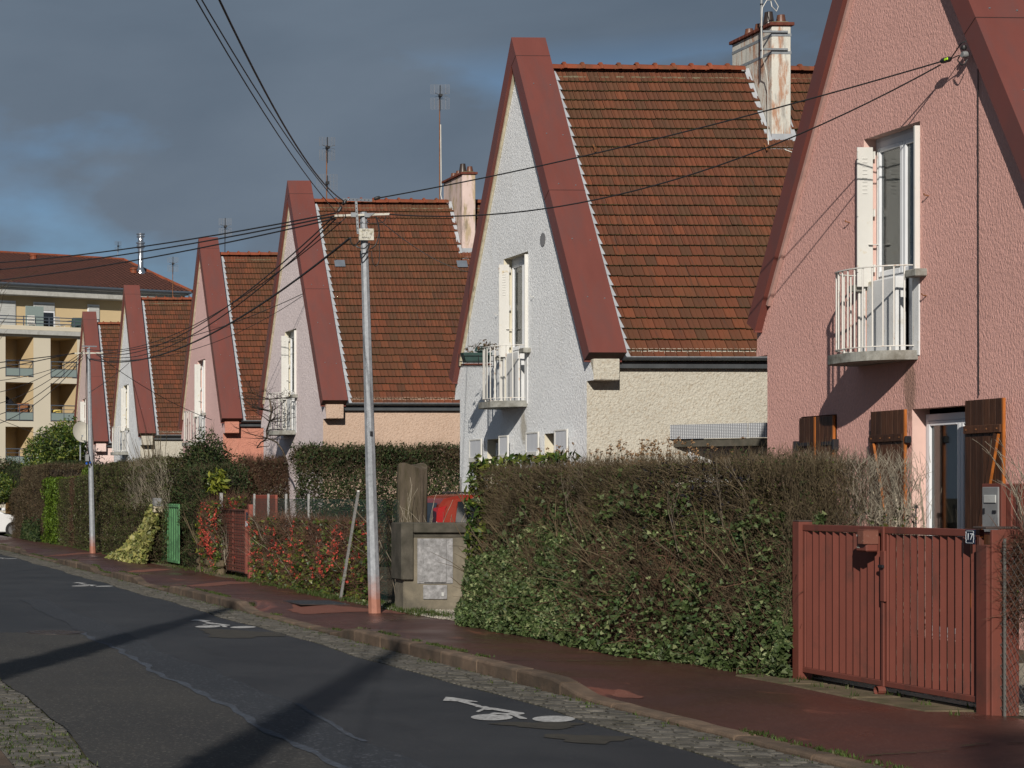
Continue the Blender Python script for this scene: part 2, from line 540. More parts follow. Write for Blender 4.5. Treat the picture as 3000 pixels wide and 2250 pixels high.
M['curtain'] = m_plain('white_curtain', (.80,.80,.77), .9, 0, .1, 3)
M['curtain_rose'] = m_plain('beige_curtain', (.72,.62,.55), .9, 0, .2, 14, stretch=(1, 6, .1))
M['vent'] = m_plain('grey_vent', (.2,.2,.21), .6)
M['cable'] = m_plain('black_cable', (.012,.012,.013), .5)
M['cable_white'] = m_plain('white_cable', (.55,.54,.5), .5)
M['galv'] = m_plain('galvanised_steel', (.25,.27,.29), .6, .25, .22, 14, .0012, 50, .5, dirt=(.18,.195,.215), dirt_amt=.5, ds=9)
M['galv_red'] = m_plain('rust_stained_steel', (.30,.13,.09), .7, .1, .2, 7, .001, 40)
def m_pole():
    m, nt, b, _ = newmat('galvanised_pole')
    v = coord(nt, 'pos'); vz = coord(nt, 'pos', (8, 8, 2.2))
    c = ramp(nt, noise(nt, v, 18, 6, .65), [(.3, (.19,.205,.225)), (.7, (.33,.35,.38))])
    c = mix(nt, ramp(nt, noise(nt, vz, 2.4, 6, .6), [(.45, 0.0), (.65, .45)]), c, (.20,.215,.235))
    g = nt.nodes.new('ShaderNodeNewGeometry'); sx = nt.nodes.new('ShaderNodeSeparateXYZ'); nt.links.new(g.outputs['Position'], sx.inputs[0])
    h = math_(nt, 'ADD', sx.outputs['Z'], math_(nt, 'MULTIPLY', noise(nt, v, 14, 5, .6), .30))
    c = mix(nt, ramp(nt, h, [(.36, 1.0), (.80, 0.0)]), c, (.30,.115,.075))   # red splash stain near the pavement
    nt.links.new(c, b.inputs['Base Color']); b.inputs['Roughness'].default_value = .55; b.inputs['Metallic'].default_value = .2
    return m
M['galv_pole'] = m_pole()
M['galv_bright'] = m_plain('steel_band', (.62,.63,.64), .25, .9, .1, 5)
M['plate'] = m_plain('lichen_plate', (.50,.49,.44), .7, 0, .1, 8, .001, 60, .3, dirt=(.22,.20,.10), dirt_amt=.45, ds=30)
M['rust'] = m_plain('rusty_mast', (.20,.08,.03), .8, .2, .4, 9)
M['wire_grid'] = m_plain('antenna_grid', (.22,.23,.25), .5, .5)
M['chimney_a'] = None
M['brick'] = m_plain('dark_brick', (.12,.035,.022), .8, 0, .3, 12, .003, 60, .3)
M['pot'] = m_plain('brown_pot', (.13,.05,.028), .45, 0, .3, 5, .001, 30, .5)
M['pot_dark'] = m_plain('dark_glazed_pot', (.035,.024,.02), .35, 0, .3, 5)
M['gate'] = m_plain('red_brown_gate_paint', (.138,.040,.028), .55, 0, .07, 5, .0008, 30, .4, dirt=(.075,.032,.024), dirt_amt=.35, ds=3.5, stretch=(1, 1, .5), rand=.07)
M['gate_cap'] = m_plain('chipped_dark_paint', (.05,.035,.03), .7, 0, .4, 12)
M['red_gate'] = m_plain('faded_red_gate', (.24,.065,.045), .6, 0, .15, 5, 0, 1, .4, dirt=(.12,.07,.05), dirt_amt=.25, ds=9)
M['green_gate'] = m_plain('green_sheet_gate', (.085,.22,.095), .5, 0, .15, 4, .001, 9, .5, dirt=(.04,.09,.05), dirt_amt=.3, ds=5)
M['navy'] = m_plain('navy_enamel', (.008,.014,.035), .25, 0, .1, 5)
M['enamel_white'] = m_plain('white_enamel', (.62,.66,.70), .3)
M['greybox'] = m_plain('grey_box', (.20,.205,.21), .5)
M['slot'] = m_plain('light_slot', (.42,.43,.42), .45)
M['kerb'] = m_plain('old_kerb_stone', (.115,.08,.056), .85, 0, .35, 4, .006, 45, .3, dirt=(.055,.045,.035), dirt_amt=.6, ds=2.5, rand=.22)
M['sett'] = m_plain('granite_sett', (.105,.097,.085), .75, 0, .4, 9, .005, 60, .4, dirt=(.045,.042,.03), dirt_amt=.8, ds=3, rand=.3)
M['moss_joint'] = m_plain('mossy_joint', (.045,.052,.02), .95, 0, .5, 5, .008, 60, .2, dirt=(.04,.033,.025), dirt_amt=.6, ds=3)
M['grass'] = m_leaf('grass_blade', [(.035,.065,.012), (.055,.09,.016), (.07,.105,.022), (.08,.08,.03)], .6, .3)
M['dirt'] = m_plain('bare_soil', (.075,.055,.038), .95, 0, .4, 4, .02, 30, .2, dirt=(.04,.05,.02), dirt_amt=.5, ds=2)
M['gravel'] = m_plain('pale_gravel', (.30,.27,.21), .9, 0, .45, 55, .02, 70, .3)
M['pebble'] = m_leaf('pebble', [(.16,.14,.12), (.25,.22,.18), (.35,.32,.26), (.20,.19,.18), (.42,.40,.34)], .8, 0.0)
M['road'] = m_asphalt('new_asphalt', (.014,.016,.020), (.034,.036,.040), (.07,.07,.073), .62, 150, .003, .86)
M['road_old'] = m_asphalt('old_asphalt', (.027,.027,.028), (.043,.041,.038), (.12,.112,.10), .8, 110, .005, .74)
M['road_strip'] = m_asphalt('coarse_asphalt', (.018,.022,.029), (.031,.035,.042), (.09,.095,.115), .75, 90, .006, .74)
M['joint'] = m_plain('worn_joint', (.06,.072,.095), .8, 0, .5, 20, .003, 90, .3, dirt=(.04,.045,.055), dirt_amt=.9, ds=11)
M['pave'] = m_asphalt('red_pavement', (.046,.021,.017), (.078,.030,.022), (.17,.09,.07), .55, 200, .003, .84, .30)
M['pave_light'] = m_asphalt('worn_red_pavement', (.12,.045,.032), (.165,.062,.042), (.24,.13,.10), .85, 200, .003, .8)
def _worn_streaks():
    nt = M['pave'].node_tree
    b = [n for n in nt.nodes if n.type == 'BSDF_PRINCIPLED'][0]
    src = b.inputs['Base Color'].links[0].from_socket
    v = coord(nt, 'pos', (1.0, .55, 1))
    f = ramp(nt, noise(nt, v, 1.1, 9, .62, .9), [(.60, 0.0), (.66, .85)])
    nt.links.new(mix(nt, f, src, (.17,.062,.042)), b.inputs['Base Color'])
_worn_streaks()
M['paint'] = m_plain('road_paint', (.40,.40,.40), .75, 0, .15, 8, .002, 120, .3, dirt=(.13,.13,.13), dirt_amt=.62, ds=26)
M['paint_worn'] = m_plain('brown_stain', (.034,.030,.022), .7, 0, .3, 8)
M['manhole'] = m_plain('cast_iron_cover', (.045,.036,.034), .5, .4, .3, 8, .003, 60)
M['sill_stone'] = m_plain('mossy_threshold', (.11,.085,.055), .9, 0, .35, 5, .006, 40, .2, dirt=(.05,.055,.022), dirt_amt=.5, ds=4)
M['conc'] = m_plain('weathered_concrete', (.20,.175,.13), .9, 0, .25, 3, .004, 60, .3, dirt=(.075,.07,.058), dirt_amt=.9, ds=2.2)
M['conc_dark'] = m_plain('dark_weathered_concrete', (.075,.068,.055), .9, 0, .35, 5, .005, 60, .3, dirt=(.035,.035,.025), dirt_amt=.7, ds=4)
M['meter'] = m_plain('mottled_grey_door', (.30,.30,.31), .75, 0, .35, 10, .001, 60, .3, dirt=(.13,.13,.13), dirt_amt=.9, ds=16)
M['bark'] = m_plain('grey_bark', (.075,.058,.045), .95, 0, .5, 5, .02, 16, .2, dirt=(.035,.038,.018), dirt_amt=.4, ds=4, stretch=(1,1,.25))
M['stump'] = m_plain('barkless_stump', (.085,.068,.052), .95, 0, .5, 6, .02, 14, .2, dirt=(.05,.045,.02), dirt_amt=.6, ds=5, stretch=(1,1,.25))
M['twig_brown'] = m_leaf('brown_twig', [(.055,.038,.020), (.09,.066,.036), (.14,.105,.060), (.11,.085,.05)], .85, 0.0)
M['twig_grey'] = m_leaf('grey_twig', [(.17,.145,.11), (.27,.235,.18), (.36,.32,.25), (.20,.17,.13)], .85, 0.0)
M['twig_mid'] = m_leaf('weathered_twig', [(.12,.095,.065), (.17,.14,.10), (.20,.165,.125)], .85, 0.0)
M['twig_red'] = m_leaf('russet_twig', [(.09,.045,.028), (.14,.07,.042), (.11,.06,.04)], .85, 0.0)
M['twig_core'] = m_plain('hedge_core_brown', (.04,.027,.018), .95, 0, .6, 25, .03, 30, .1)
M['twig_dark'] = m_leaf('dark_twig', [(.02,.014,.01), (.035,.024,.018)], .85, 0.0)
M['ivy'] = m_leaf('ivy_leaf', [(.030,.052,.014), (.048,.075,.020), (.070,.10,.032), (.10,.13,.05), (.034,.055,.016)], .58, .15, .3)
M['ivy_edge'] = m_leaf('cream_edged_ivy', [(.17,.20,.085), (.24,.27,.13), (.10,.15,.05), (.05,.10,.03)], .6, .15, .3)
M['leaf_hedge'] = m_leaf('privet_leaf', [(.045,.065,.012), (.07,.095,.018), (.095,.11,.025), (.07,.055,.02)], .55, .15)
M['leaf_dark'] = m_leaf('dark_evergreen_leaf', [(.012,.024,.008), (.022,.04,.012), (.035,.058,.018), (.05,.06,.02)], .65, .12, .2)
M['leaf_black'] = m_leaf('purple_dark_leaf', [(.012,.012,.018), (.02,.018,.022)], .7, .05, .15)
M['leaf_laurel'] = m_leaf('laurel_leaf', [(.022,.05,.010), (.045,.085,.014), (.09,.13,.02), (.15,.17,.03)], .42, .2, .4)
M['leaf_conifer'] = m_leaf('lime_conifer', [(.055,.10,.008), (.085,.145,.010), (.11,.17,.014)], .6, .15)
M['leaf_brown'] = m_leaf('bronze_leaf', [(.045,.032,.018), (.075,.05,.026), (.055,.055,.02), (.10,.06,.035)], .6, .1)
M['leaf_cotone'] = m_leaf('cotoneaster_leaf', [(.042,.062,.014), (.062,.082,.022), (.080,.09,.028), (.065,.052,.028)], .5, .12)
M['leaf_varie'] = m_leaf('yellow_variegated_leaf', [(.34,.32,.10), (.25,.26,.07), (.10,.13,.04), (.42,.38,.16), (.16,.18,.05)], .5, .2)
M['leaf_aucuba'] = m_leaf('yellow_green_aucuba', [(.16,.19,.02), (.25,.26,.04), (.08,.12,.02)], .3, .2, .6)
M['flower'] = m_leaf('coral_flower', [(.50,.065,.045), (.60,.11,.075), (.38,.045,.035)], .6, .25)
M['seed'] = m_leaf('dry_seed_head', [(.20,.11,.05), (.30,.18,.09), (.14,.08,.04)], .8, 0)
M['fence_wire'] = m_plain('green_fence_wire', (.015,.05,.045), .5, 0, .1)
M['grey_wire'] = m_plain('grey_fence_wire', (.16,.16,.15), .5, .4)
M['white_post'] = m_plain('flaking_white_post', (.30,.30,.295), .8, 0, .15, 20, .001, 40, .3, dirt=(.16,.16,.15), dirt_amt=.5, ds=20)
M['car_red'] = m_plain('red_car_paint', (.24,.028,.014), .18, .3, .03, 3, spec=.7)
M['car_white'] = m_plain('white_car_paint', (.66,.67,.68), .2, 0, .02, 3, spec=.7)
M['car_glass'] = m_plain('dark_car_glass', (.012,.015,.018), .05, 0, .02, 3, spec=.9)
M['tail_red'] = m_plain('red_tail_lens', (.28,.008,.010), .12, 0, .05, 3, spec=.9)
M['lens_clear'] = m_plain('clear_lens', (.75,.75,.78), .1, .4, .05, 3, spec=.9)
M['black_plastic'] = m_plain('black_plastic', (.015,.015,.016), .5)
M['tyre'] = m_plain('tyre_rubber', (.015,.015,.015), .85)
M['rim'] = m_plain('wheel_rim', (.45,.45,.46), .35, .8)
M['apt_cream'] = m_plain('apartment_cream', (.55,.50,.40), .85, 0, .04, .4, .001, 10)
M['apt_ochre'] = m_plain('apartment_ochre', (.50,.385,.225), .85, 0, .04, .4, .001, 10)
M['apt_white'] = m_plain('apartment_white', (.60,.60,.58), .8, 0, .06, .5, dirt=(.4,.4,.38), dirt_amt=.3, ds=1.5)
M['apt_grey'] = m_plain('apartment_band_grey', (.40,.40,.38), .85, 0, .15, 2, dirt=(.25,.25,.23), dirt_amt=.5, ds=2)
M['apt_roof'] = m_plain('apartment_roof_tile', (.085,.030,.02), .75, 0, .25, 5, 0, 1)
M['apt_rail'] = m_plain('blue_grey_rail', (.07,.085,.11), .5)
M['frost'] = m_plain('frosted_panel', (.21,.26,.25), .3, 0, .05, 1)
M['apt_shutter'] = m_plain('roller_shutter', (.42,.43,.42), .6, 0, .08, 2)
M['flue'] = m_plain('stainless_flue', (.55,.56,.58), .22, .95, .1, 3)
M['dish'] = m_plain('beige_dish', (.42,.40,.35), .7, 0, .1, 3)
M['blue'] = m_plain('blue_plastic', (.01,.09,.45), .4)
M['yellow'] = m_plain('yellow_straw', (.5,.38,.10), .9, 0, .3, 8)
M['green_plastic'] = m_plain('green_planter', (.02,.05,.045), .5)
M['orange_cloth'] = m_plain('orange_bits', (.4,.12,.05), .8)
M['lime'] = m_plain('lime_plastic', (.45,.75,.03), .4)
M['perf'] = None

# perforated metal sheet
def m_perf():
    m, nt, b, _ = newmat('dimpled_metal_sheet')
    v = coord(nt, 'pos', (1, 0, 1))
    vo = N(nt, 'ShaderNodeTexVoronoi', Scale=42.0, Randomness=0.05); nt.links.new(v, vo.inputs['Vector'])
    vo.distance = 'EUCLIDEAN'
    c = ramp(nt, vo.outputs['Distance'], [(.22, (.66,.68,.70)), (.34, (.20,.21,.23))])
    c = mix(nt, ramp(nt, noise(nt, v, 3, 4), [(.4, 0.0), (.7, .5)]), c, (.30,.32,.34))
    nt.links.new(c, b.inputs['Base Color'])
    b.inputs['Metallic'].default_value = .3
    b.inputs['Roughness'].default_value = .4
    bump(nt, b, vo.outputs['Distance'], .8, .006)
    return m
M['perf'] = m_perf()
def m_chimney(name, base, under, grime):
    m, nt, b, _ = newmat(name)
    v = coord(nt, 'pos'); vz = coord(nt, 'pos', (2.5, 2.5, .5))
    c = ramp(nt, noise(nt, v, 2, 5), [(.3, tuple(x*.85 for x in base)), (.7, base)])
    c = mix(nt, ramp(nt, noise(nt, vz, 3.2, 8, .7, .3), [(.50, 0.0), (.60, .85)]), c, under)
    c = mix(nt, ramp(nt, noise(nt, vz, 2.1, 8, .7, .5), [(.52, 0.0), (.70, .8)]), c, grime)
    nt.links.new(c, b.inputs['Base Color']); b.inputs['Roughness'].default_value = .9
    bump(nt, b, noise(nt, v, 30, 6, .7), .8, .01)
    return m
M['chimney_a'] = m_chimney('flaking_white_chimney', (.60,.585,.53), (.36,.17,.09), (.16,.155,.15))
M['chimney_b'] = m_chimney('flaking_pink_chimney', (.62,.49,.45), (.36,.28,.16), (.10,.09,.07))

# ================================================================== SETTING
def smooth(a, b, x):
    t = min(1, max(0, (x - a) / (b - a)))
    return t * t * (3 - 2 * t)
FULL = [(15.9, 22.6), (27.6, 33.2), (36.3, 39.3), (41.8, 47.3), (54.8, 61.0), (65.8, 72.0)]
def kerb_h(y):
    h = 0.0
    for a, b in FULL:
        h = max(h, smooth(a - .45, a + .45, y) * (1 - smooth(b - .45, b + .45, y)))
    return 0.035 + 0.095 * h
KX0, KX1 = 6.50, 6.66           # kerb stones
def bend(y):                    # the street bends gently to the left far away
    return -0.0011 * max(0, y - 50) ** 2

def sheet(name, pts, z, mat, parent=None, kind='structure'):
    mb = MB()
    mb.poly([(p[0], p[1], z) for p in pts])
    o = mb.build(name, mat, parent)
    if kind and parent is None: o['kind'] = kind
    return o
def strip(name, ys, xa, xb, za, zb, mat, nx=1, parent=None):
    """long sheet between x=xa(y) and x=xb(y)"""
    V = []
    for y in ys:
        for i in range(nx + 1):
            t = i / nx
            x0, x1 = xa(y), xb(y)
            z0, z1 = za(y), zb(y)
            V.append((x0 + (x1 - x0) * t, y, z0 + (z1 - z0) * t))
    Fc = []
    k = nx + 1
    for j in range(len(ys) - 1):
        for i in range(nx):
            Fc.append((j*k+i, j*k+i+1, (j+1)*k+i+1, (j+1)*k+i))
    o = np_mesh(name, V, Fc, mat, parent)
    if parent is None: o['kind'] = 'structure'
    return o
def frange(a, b, s):
    return [a + i * s for i in range(int(round((b - a) / s)) + 1)]

sheet('ground', [(-600, -200), (600, -200), (600, 900), (-600, 900)], -0.03, M['dirt'])
def wob(y, s, a):
    return a * (math.sin(y * s) + .6 * math.sin(y * s * 2.3 + 1.1) + .3 * math.sin(y * s * 5.1 + 2))
ys_long = frange(-30, 110, .5)
GX0 = lambda y: 5.93 + wob(y, .9, .035) + bend(y)
LX0 = lambda y: 1.93 + wob(y + 4, 1.1, .03) + bend(y)
road = strip('road', ys_long, LX0, GX0, lambda y: 0.0, lambda y: 0.0, M['road'])
# old coarse asphalt, near left, and the coarse strip between two joints
jx1 = lambda y: 3.40 + .012 * (y - 12) + wob(y, 1.3, .03)
jx2 = lambda y: 3.98 + .006 * (y - 12) + wob(y + 9, .8, .05)
strip('old_asphalt', frange(-30, 23.5, .25), LX0, jx1, lambda y: .004, lambda y: .004, M['road_old'])
strip('coarse_asphalt', frange(-30, 31, .25), jx1, jx2, lambda y: .004, lambda y: .004, M['road_strip'])
strip('asphalt_joint', frange(5, 23.5, .08), lambda y: jx1(y) - .030 - .012*math.sin(y*9), lambda y: jx1(y) + .035 + .022*math.sin(y*7+1), lambda y: .008, lambda y: .008, M['joint'])
strip('asphalt_joint', frange(13.0, 15.4, .08), lambda y: jx2(y) - .02, lambda y: jx2(y) + .012 + .02*abs(math.sin(y*9)), lambda y: .008, lambda y: .008, M['joint'])
# gutters of setts: base sheets
GUT = strip('gutter_bed', ys_long, GX0, lambda y: KX0 + bend(y), lambda y: -.006, lambda y: -.010, M['moss_joint'])
GUL = strip('gutter_bed', frange(-10, 60, .5), lambda y: 1.30 + bend(y), LX0, lambda y: -.006, lambda y: -.006, M['moss_joint'])
def sett_mesh():
    mb = MB(); mb.box(-.5, .5, -.5, .5, -.6, 1.0, bev=.16)
    return mb
sm = sett_mesh()
sett_me = sm.mesh('sett', M['sett'])
SV = np.array(sm.v); SF = [f for f in sm.f]
def lay_setts(parent, x0f, x1f, y0, y1, rowd, wid, limit, keydepth):
    items = []
    y = y0
    row = 0
    while y < y1:
        xa, xb = x0f(y), x1f(y)
        x = xa - random.uniform(0, wid * .6)
        rd = rowd * random.uniform(.88, 1.12)
        while x < xb:
            w = wid * random.uniform(.75, 1.25)
            xc, x2 = max(x, xa), min(x + w, xb)
            if x2 - xc > .03:
                items.append(((xc + x2) / 2, y + rd/2, (x2 - xc) - .014, rd - .016, random.uniform(.004, .013), random.uniform(-.05, .05)))
            x += w
        y += rd
        row += 1
    near = [it for it in items if it[1] > keydepth][:limit]
    ids = set(id(i) for i in near)
    for it in near:
        o = link('sett', sett_me, parent, (it[0], it[1], 0))
        o.scale = (it[2], it[3], it[4]); o.rotation_euler = (random.uniform(-.01,.01), random.uniform(-.01,.01), it[5])
    V = []; Fc = []
    n = 0
    for it in items:
        if id(it) in ids: continue
        c, s = math.cos(it[5]), math.sin(it[5])
        P = SV * np.array([it[2], it[3], it[4]])
        Q = np.stack([P[:,0]*c - P[:,1]*s + it[0], P[:,0]*s + P[:,1]*c + it[1], P[:,2]], 1)
        V.append(Q)
        for f in SF:
            Fc.append(tuple(i + n for i in f) if len(f) == 4 else (f[0]+n, f[1]+n, f[2]+n, f[2]+n))
        n += len(SV)
    # quads + tris: build through from_pydata
    mb = MB(); mb.v = [tuple(p) for p in np.concatenate(V)]
    mb.f = [f if f[2] != f[3] else f[:3] for f in Fc]
    o = mb.build('setts', M['sett'], parent)
    o['kind'] = 'stuff'
lay_setts(GUT, lambda y: GX0(y) + .01, lambda y: KX0 - .01 + bend(y), 4, 84, .105, .15, 300, 11.0)
lay_setts(GUL, lambda y: 1.33 + bend(y), lambda y: LX0(y) - .01, 4, 40, .105, .15, 300, 11.2)
# left kerb and pavement
strip('left_pavement', frange(-30, 110, 1), lambda y: -2.0 + bend(y), lambda y: 1.12 + bend(y), lambda y: .11, lambda y: .11, M['pave'])
KL = MB(); KL.box(1.12, 1.29, -20, 50, -.05, .12, bev=.02)
o = KL.build('left_kerb', M['kerb']); o['kind'] = 'structure'

# kerb of stones
KERB = link('kerb', None, None, (0, 0, 0)); KERB['kind'] = 'structure'
y = 2.0
while y < 100:
    L = random.choice((.98, 1.0, 1.02)) * (1 if y < 80 else 2)
    mb = MB()
    g = .012
    n = 5
    secs = []
    for i in range(n + 1):
        yy = y + g + (L - 2 * g) * i / n
        h = kerb_h(yy) + random.uniform(-.003, .003)
        b = bend(yy)
        j = random.uniform(-.004, .004)
        secs.append([(KX0 + b + j, yy, -.05), (KX0 + b + j, yy, h - .022), (KX0 + b + .007 + j, yy, h - .008), (KX0 + b + .022 + j, yy, h), (KX1 + b, yy, h + .002), (KX1 + b, yy, -.05)])
    for s_ in secs: mb.v += s_
    for i in range(n):
        for k in range(5):
            mb.f.append((i*6+k, i*6+k+1, (i+1)*6+k+1, (i+1)*6+k))
    mb.f.append(tuple(range(6))); mb.f.append(tuple(n*6 + k for k in range(6))[::-1])
    mb.build('kerb_stone', M['kerb'], KERB)
    y += L

# pavement: follows the kerb at its edge, level further in
def pave_z(x, y):
    x = x - bend(y)
    t = smooth(KX1, KX1 + 1.2, x)
    return (kerb_h(y) - .004) * (1 - t) + .12 * t
def pave_sheet(name, xs, ys, mat, dz=0.0, parent=None, shift=True):
    V = [(x + (bend(y) if shift else 0), y, pave_z(x + bend(y), y) + dz + (.003*math.sin(x*5+y*3.1))) for y in ys for x in xs]
    k = len(xs)
    Fc = [(j*k+i, j*k+i+1, (j+1)*k+i+1, (j+1)*k+i) for j in range(len(ys)-1) for i in range(k-1)]
    o = np_mesh(name, V, Fc, mat, parent, smooth=True)
    if parent is None: o['kind'] = 'structure'
    return o
PAVE = pave_sheet('pavement', [KX1 + .0 + i*.12 for i in range(0, 16)] + [8.62], frange(-10, 100, .2), M['pave'])
def worn(cx, cy, rx, ry, rot=0, mat='pave_light', z=.004, n=40, seed=0, name='worn_patch'):
    """irregular patch lying on the pavement"""
    r_ = random.Random(seed)
    ph = [r_.uniform(0, 6.28) for _ in range(5)]
    V = []
    rings = 5
    for q in range(rings + 1):
        for k in range(n):
            a = 2*math.pi*k/n
            rr = (1 + .22*math.sin(2*a+ph[0]) + .16*math.sin(3*a+ph[1]) + .09*math.sin(5*a+ph[2]) + .06*math.sin(9*a+ph[3])) * q/rings
            lx, ly = rx*rr*math.cos(a), ry*rr*math.sin(a)
            x = cx + lx*math.cos(rot) - ly*math.sin(rot); yv = cy + lx*math.sin(rot) + ly*math.cos(rot)
            x = min(max(x, KX1 + .01), 8.6)
            V.append((x, yv, pave_z(x, yv) + z + .003*math.sin(x*5+yv*3.1)))
    Fc = [(q*n+k, q*n+(k+1) % n, (q+1)*n+(k+1) % n, (q+1)*n+k) for q in range(rings) for k in range(n)]
    o = np_mesh(name, V, Fc, M[mat], PAVE, smooth=True)
    return o
for i, (cx, cy, rx, ry, rot) in enumerate([(7.45, 26.6, .5, .8, .3), (6.86, 15.55, .08, .22, .2), (7.5, 33.9, .5, .7, -.5),
        (7.3, 40.2, .5, .6, .4), (7.6, 51.5, .6, .7, .3), (8.1, 25.5, .3, .35, 0)]):
    worn(cx, cy, rx, ry, rot, seed=i)
# pavement joints: moss lines across
for yj in (11.9, 17.9, 23.9, 30.0, 36.0, 42.0, 48.0):
    mb = MB()
    for i in range(18):
        x0 = KX1 + .05 + i * .1
        if random.random() < .25: continue
        xx = x0; z = max(pave_z(xx, yj), pave_z(xx + .1, yj)) + .006
        yy = yj + .03*math.sin(i*.9)
        y2 = yj + .03*math.sin((i+1)*.9)
        w = random.uniform(.006, .014)
        mb.quad((xx, yy - w, z), (xx + .1, y2 - w, z), (xx + .1, y2 + w, z), (xx, yy + w, z))
    mb.build('pavement_joint', M['moss_joint'], PAVE)
# yards behind the fences
sheet('yard', [(8.62, -10), (60, -10), (60, 200), (8.62, 200)], .118, M['dirt'])
sheet('gravel_yard', [(8.75, 9.0), (12.3, 9.0), (12.3, 17.5), (8.75, 17.5)], .124, M['gravel'])
sheet('gravel_drive', [(8.22, 23.6), (12.3, 23.6), (12.3, 28.2), (8.5, 28.2), (8.22, 26.3)], .128, M['gravel'])

# threshold stones at the near gate
o = MB()
for (a, b) in ((13.62, 14.55), (14.57, 15.6), (15.62, 16.45)):
    mb = MB(); mb.box(8.20, 8.62, a, b, .08, .130, bev=.025)
    t = mb.build('threshold_stone', M['sill_stone'], PAVE)

# painted bicycles
def bike_mark(dy):
    mb = MB()
    def P(px, py):
        v = on_z(px, py, 0.006); return (v.x, v.y + dy, .006)
    def ell(cx, cy, rx, ry):
        mb.poly([P(cx + rx*math.cos(2*math.pi*k/32), cy + ry*math.sin(2*math.pi*k/32)) for k in range(32)][::-1])
    ell(1441, 2100.8, 61.5, 9.2); ell(1622, 2105.8, 62.5, 9.2)
    def pl(pts): mb.poly([P(1000 + x*.3617, 1700 + y_*.3617) for x, y_ in pts])
    pl([(822,975),(846,943),(905,948),(1103,981),(1103,985),(1020,983),(1135,1015),(1130,1020),(1085,1018),(940,980)])
    pl([(1078,1024),(1100,1018),(1170,1019),(1205,1030),(1180,1040),(1110,1068),(1088,1062),(1150,1033)])
    pl([(1205,1030),(1250,1034),(1480,1073),(1485,1082),(1430,1090),(1505,1118),(1500,1123),(1445,1120),(1372,1088),(1340,1091),(1265,1090),(1200,1078),(1240,1070),(1340,1076),(1368,1072),(1225,1049),(1150,1049)])
    ob = mb.build('bicycle_marking', M['paint'], road)
    return ob
bike_mark(0.0)
d0 = on_z(1441, 2100.8).y
bike_mark(on_z(608, 1836).y - d0)
bike_mark(on_z(237, 1717).y - d0)
bike_mark(on_z(10, 1636.5).y - d0)
for k, (px, py, w, l) in enumerate(((1585, 2125, .10, .35), (1720, 2165, .09, .4), (700, 1857, .16, 1.2))):
    c = on_z(px, py)
    mb = MB()
    pts = []
    for i in range(20):
        a = 2*math.pi*i/20
        r_ = 1 + .25*math.sin(3*a + k) + .12*math.sin(7*a)
        pts.append((c.x + w*3*r_*math.cos(a), c.y + l*r_*math.sin(a)*.6, .0045))
    mb.poly(pts).build('road_stain', M['paint_worn'], road)

# manhole in the carriageway
mc = on_z(162, 1854)
t = thing('manhole_cover', 'round cast iron manhole cover set in the old asphalt at the left of the road', 'manhole cover', (mc.x, mc.y, .004))
mb = MB(); mb.lathe([(.36, 0), (.36, .006), (.335, .006), (.335, .002)], n=40); mb.build('frame', M['manhole'], t)
mb = MB(); mb.lathe([(.325, 0), (.325, .007), (.3, .009), (.02, .010)], n=40)
for i in range(-4, 5):
    for j in range(-4, 5):
        if i*i + j*j < 17: mb.box(i*.06-.018, i*.06+.018, j*.06-.018, j*.06+.018, .008, .014)
mb.build('lid', M['manhole'], t)
pc = on_z(925, 1765, .125)
t = thing('inspection_cover', 'dark rectangular inspection cover in the red pavement left of the near pole', 'cover', (pc.x, pc.y, pave_z(pc.x, pc.y) + .006))
mb = MB(); mb.box(-.36, .36, -.5, .5, -.01, .004, bev=.003); mb.build('frame', M['manhole'], t)
mb = MB(); mb.box(-.32, .32, -.46, -.01, 0, .008, bev=.003); mb.box(-.32, .32, .01, .46, 0, .008, bev=.003); mb.build('lid', M['road_strip'], t)

# moss and grass tufts along the kerb, the joints and the fence feet
def tufts(name, pts, blades, hgt, mat, label=None, cat=None, parent=None, w=.006, loc=None):
    pts = np.asarray(pts, float)
    n = len(pts) * blades
    P = np.repeat(pts, blades, 0) + np.stack([rng.normal(0, .022, n), rng.normal(0, .022, n), np.zeros(n)], 1)
    a = rng.uniform(0, 2*np.pi, n); lean = rng.uniform(.1, .9, n)
    h = hgt * rng.uniform(.4, 1.2, n)
    D = np.stack([np.cos(a)*lean, np.sin(a)*lean, np.ones(n)], 1) * h[:, None]
    S = np.stack([-np.sin(a), np.cos(a), np.zeros(n)], 1) * (w * rng.uniform(.6, 1.5, n))[:, None]
    V = np.stack([P - S, P + S, P + D*.6 + S*.6, P + D], 1).reshape(-1, 3)
    F_ = np.arange(n*4).reshape(-1, 4)
    o = np_mesh(name, V, F_, M[mat], parent, kind='stuff')
    return o
pts = []
for i in range(1500):
    y = rng.uniform(11, 75)
    if math.sin(y*1.7) + math.sin(y*.63+1) + .7*math.sin(y*3.9) > .2:
        pts.append((KX1 + bend(y) + abs(rng.normal(0, .03)), y, kerb_h(y)))
    if rng.random() < .22:
        pts.append((KX0 + bend(y) - abs(rng.normal(0, .10)), y, 0.0))
for i in range(260):
    pts.append((rng.uniform(1.35, 1.9), rng.uniform(11, 19), 0.0))
g = tufts('kerb_grass', pts, 9, .028, 'grass')
tag(g, 'small tufts of green grass and moss growing along the kerb and gutter', 'grass', kind='stuff')
pts = []
for i in range(1500):
    y = rng.uniform(13, 75)
    d_ = 8.45 if y < 24 else 8.35
    if 23.6 < y < 35.8 or rng.random() < .4:
        pts.append((d_ + rng.normal(0, .10), y, .12))
for i in range(350):
    y = rng.uniform(24.5, 30.5); pts.append((rng.uniform(8.1, 8.6), y, .125))
g = tufts('verge_grass', pts, 9, .05, 'grass')
tag(g, 'rough green weeds at the foot of the fences, gates and utility pole', 'grass', kind='stuff')

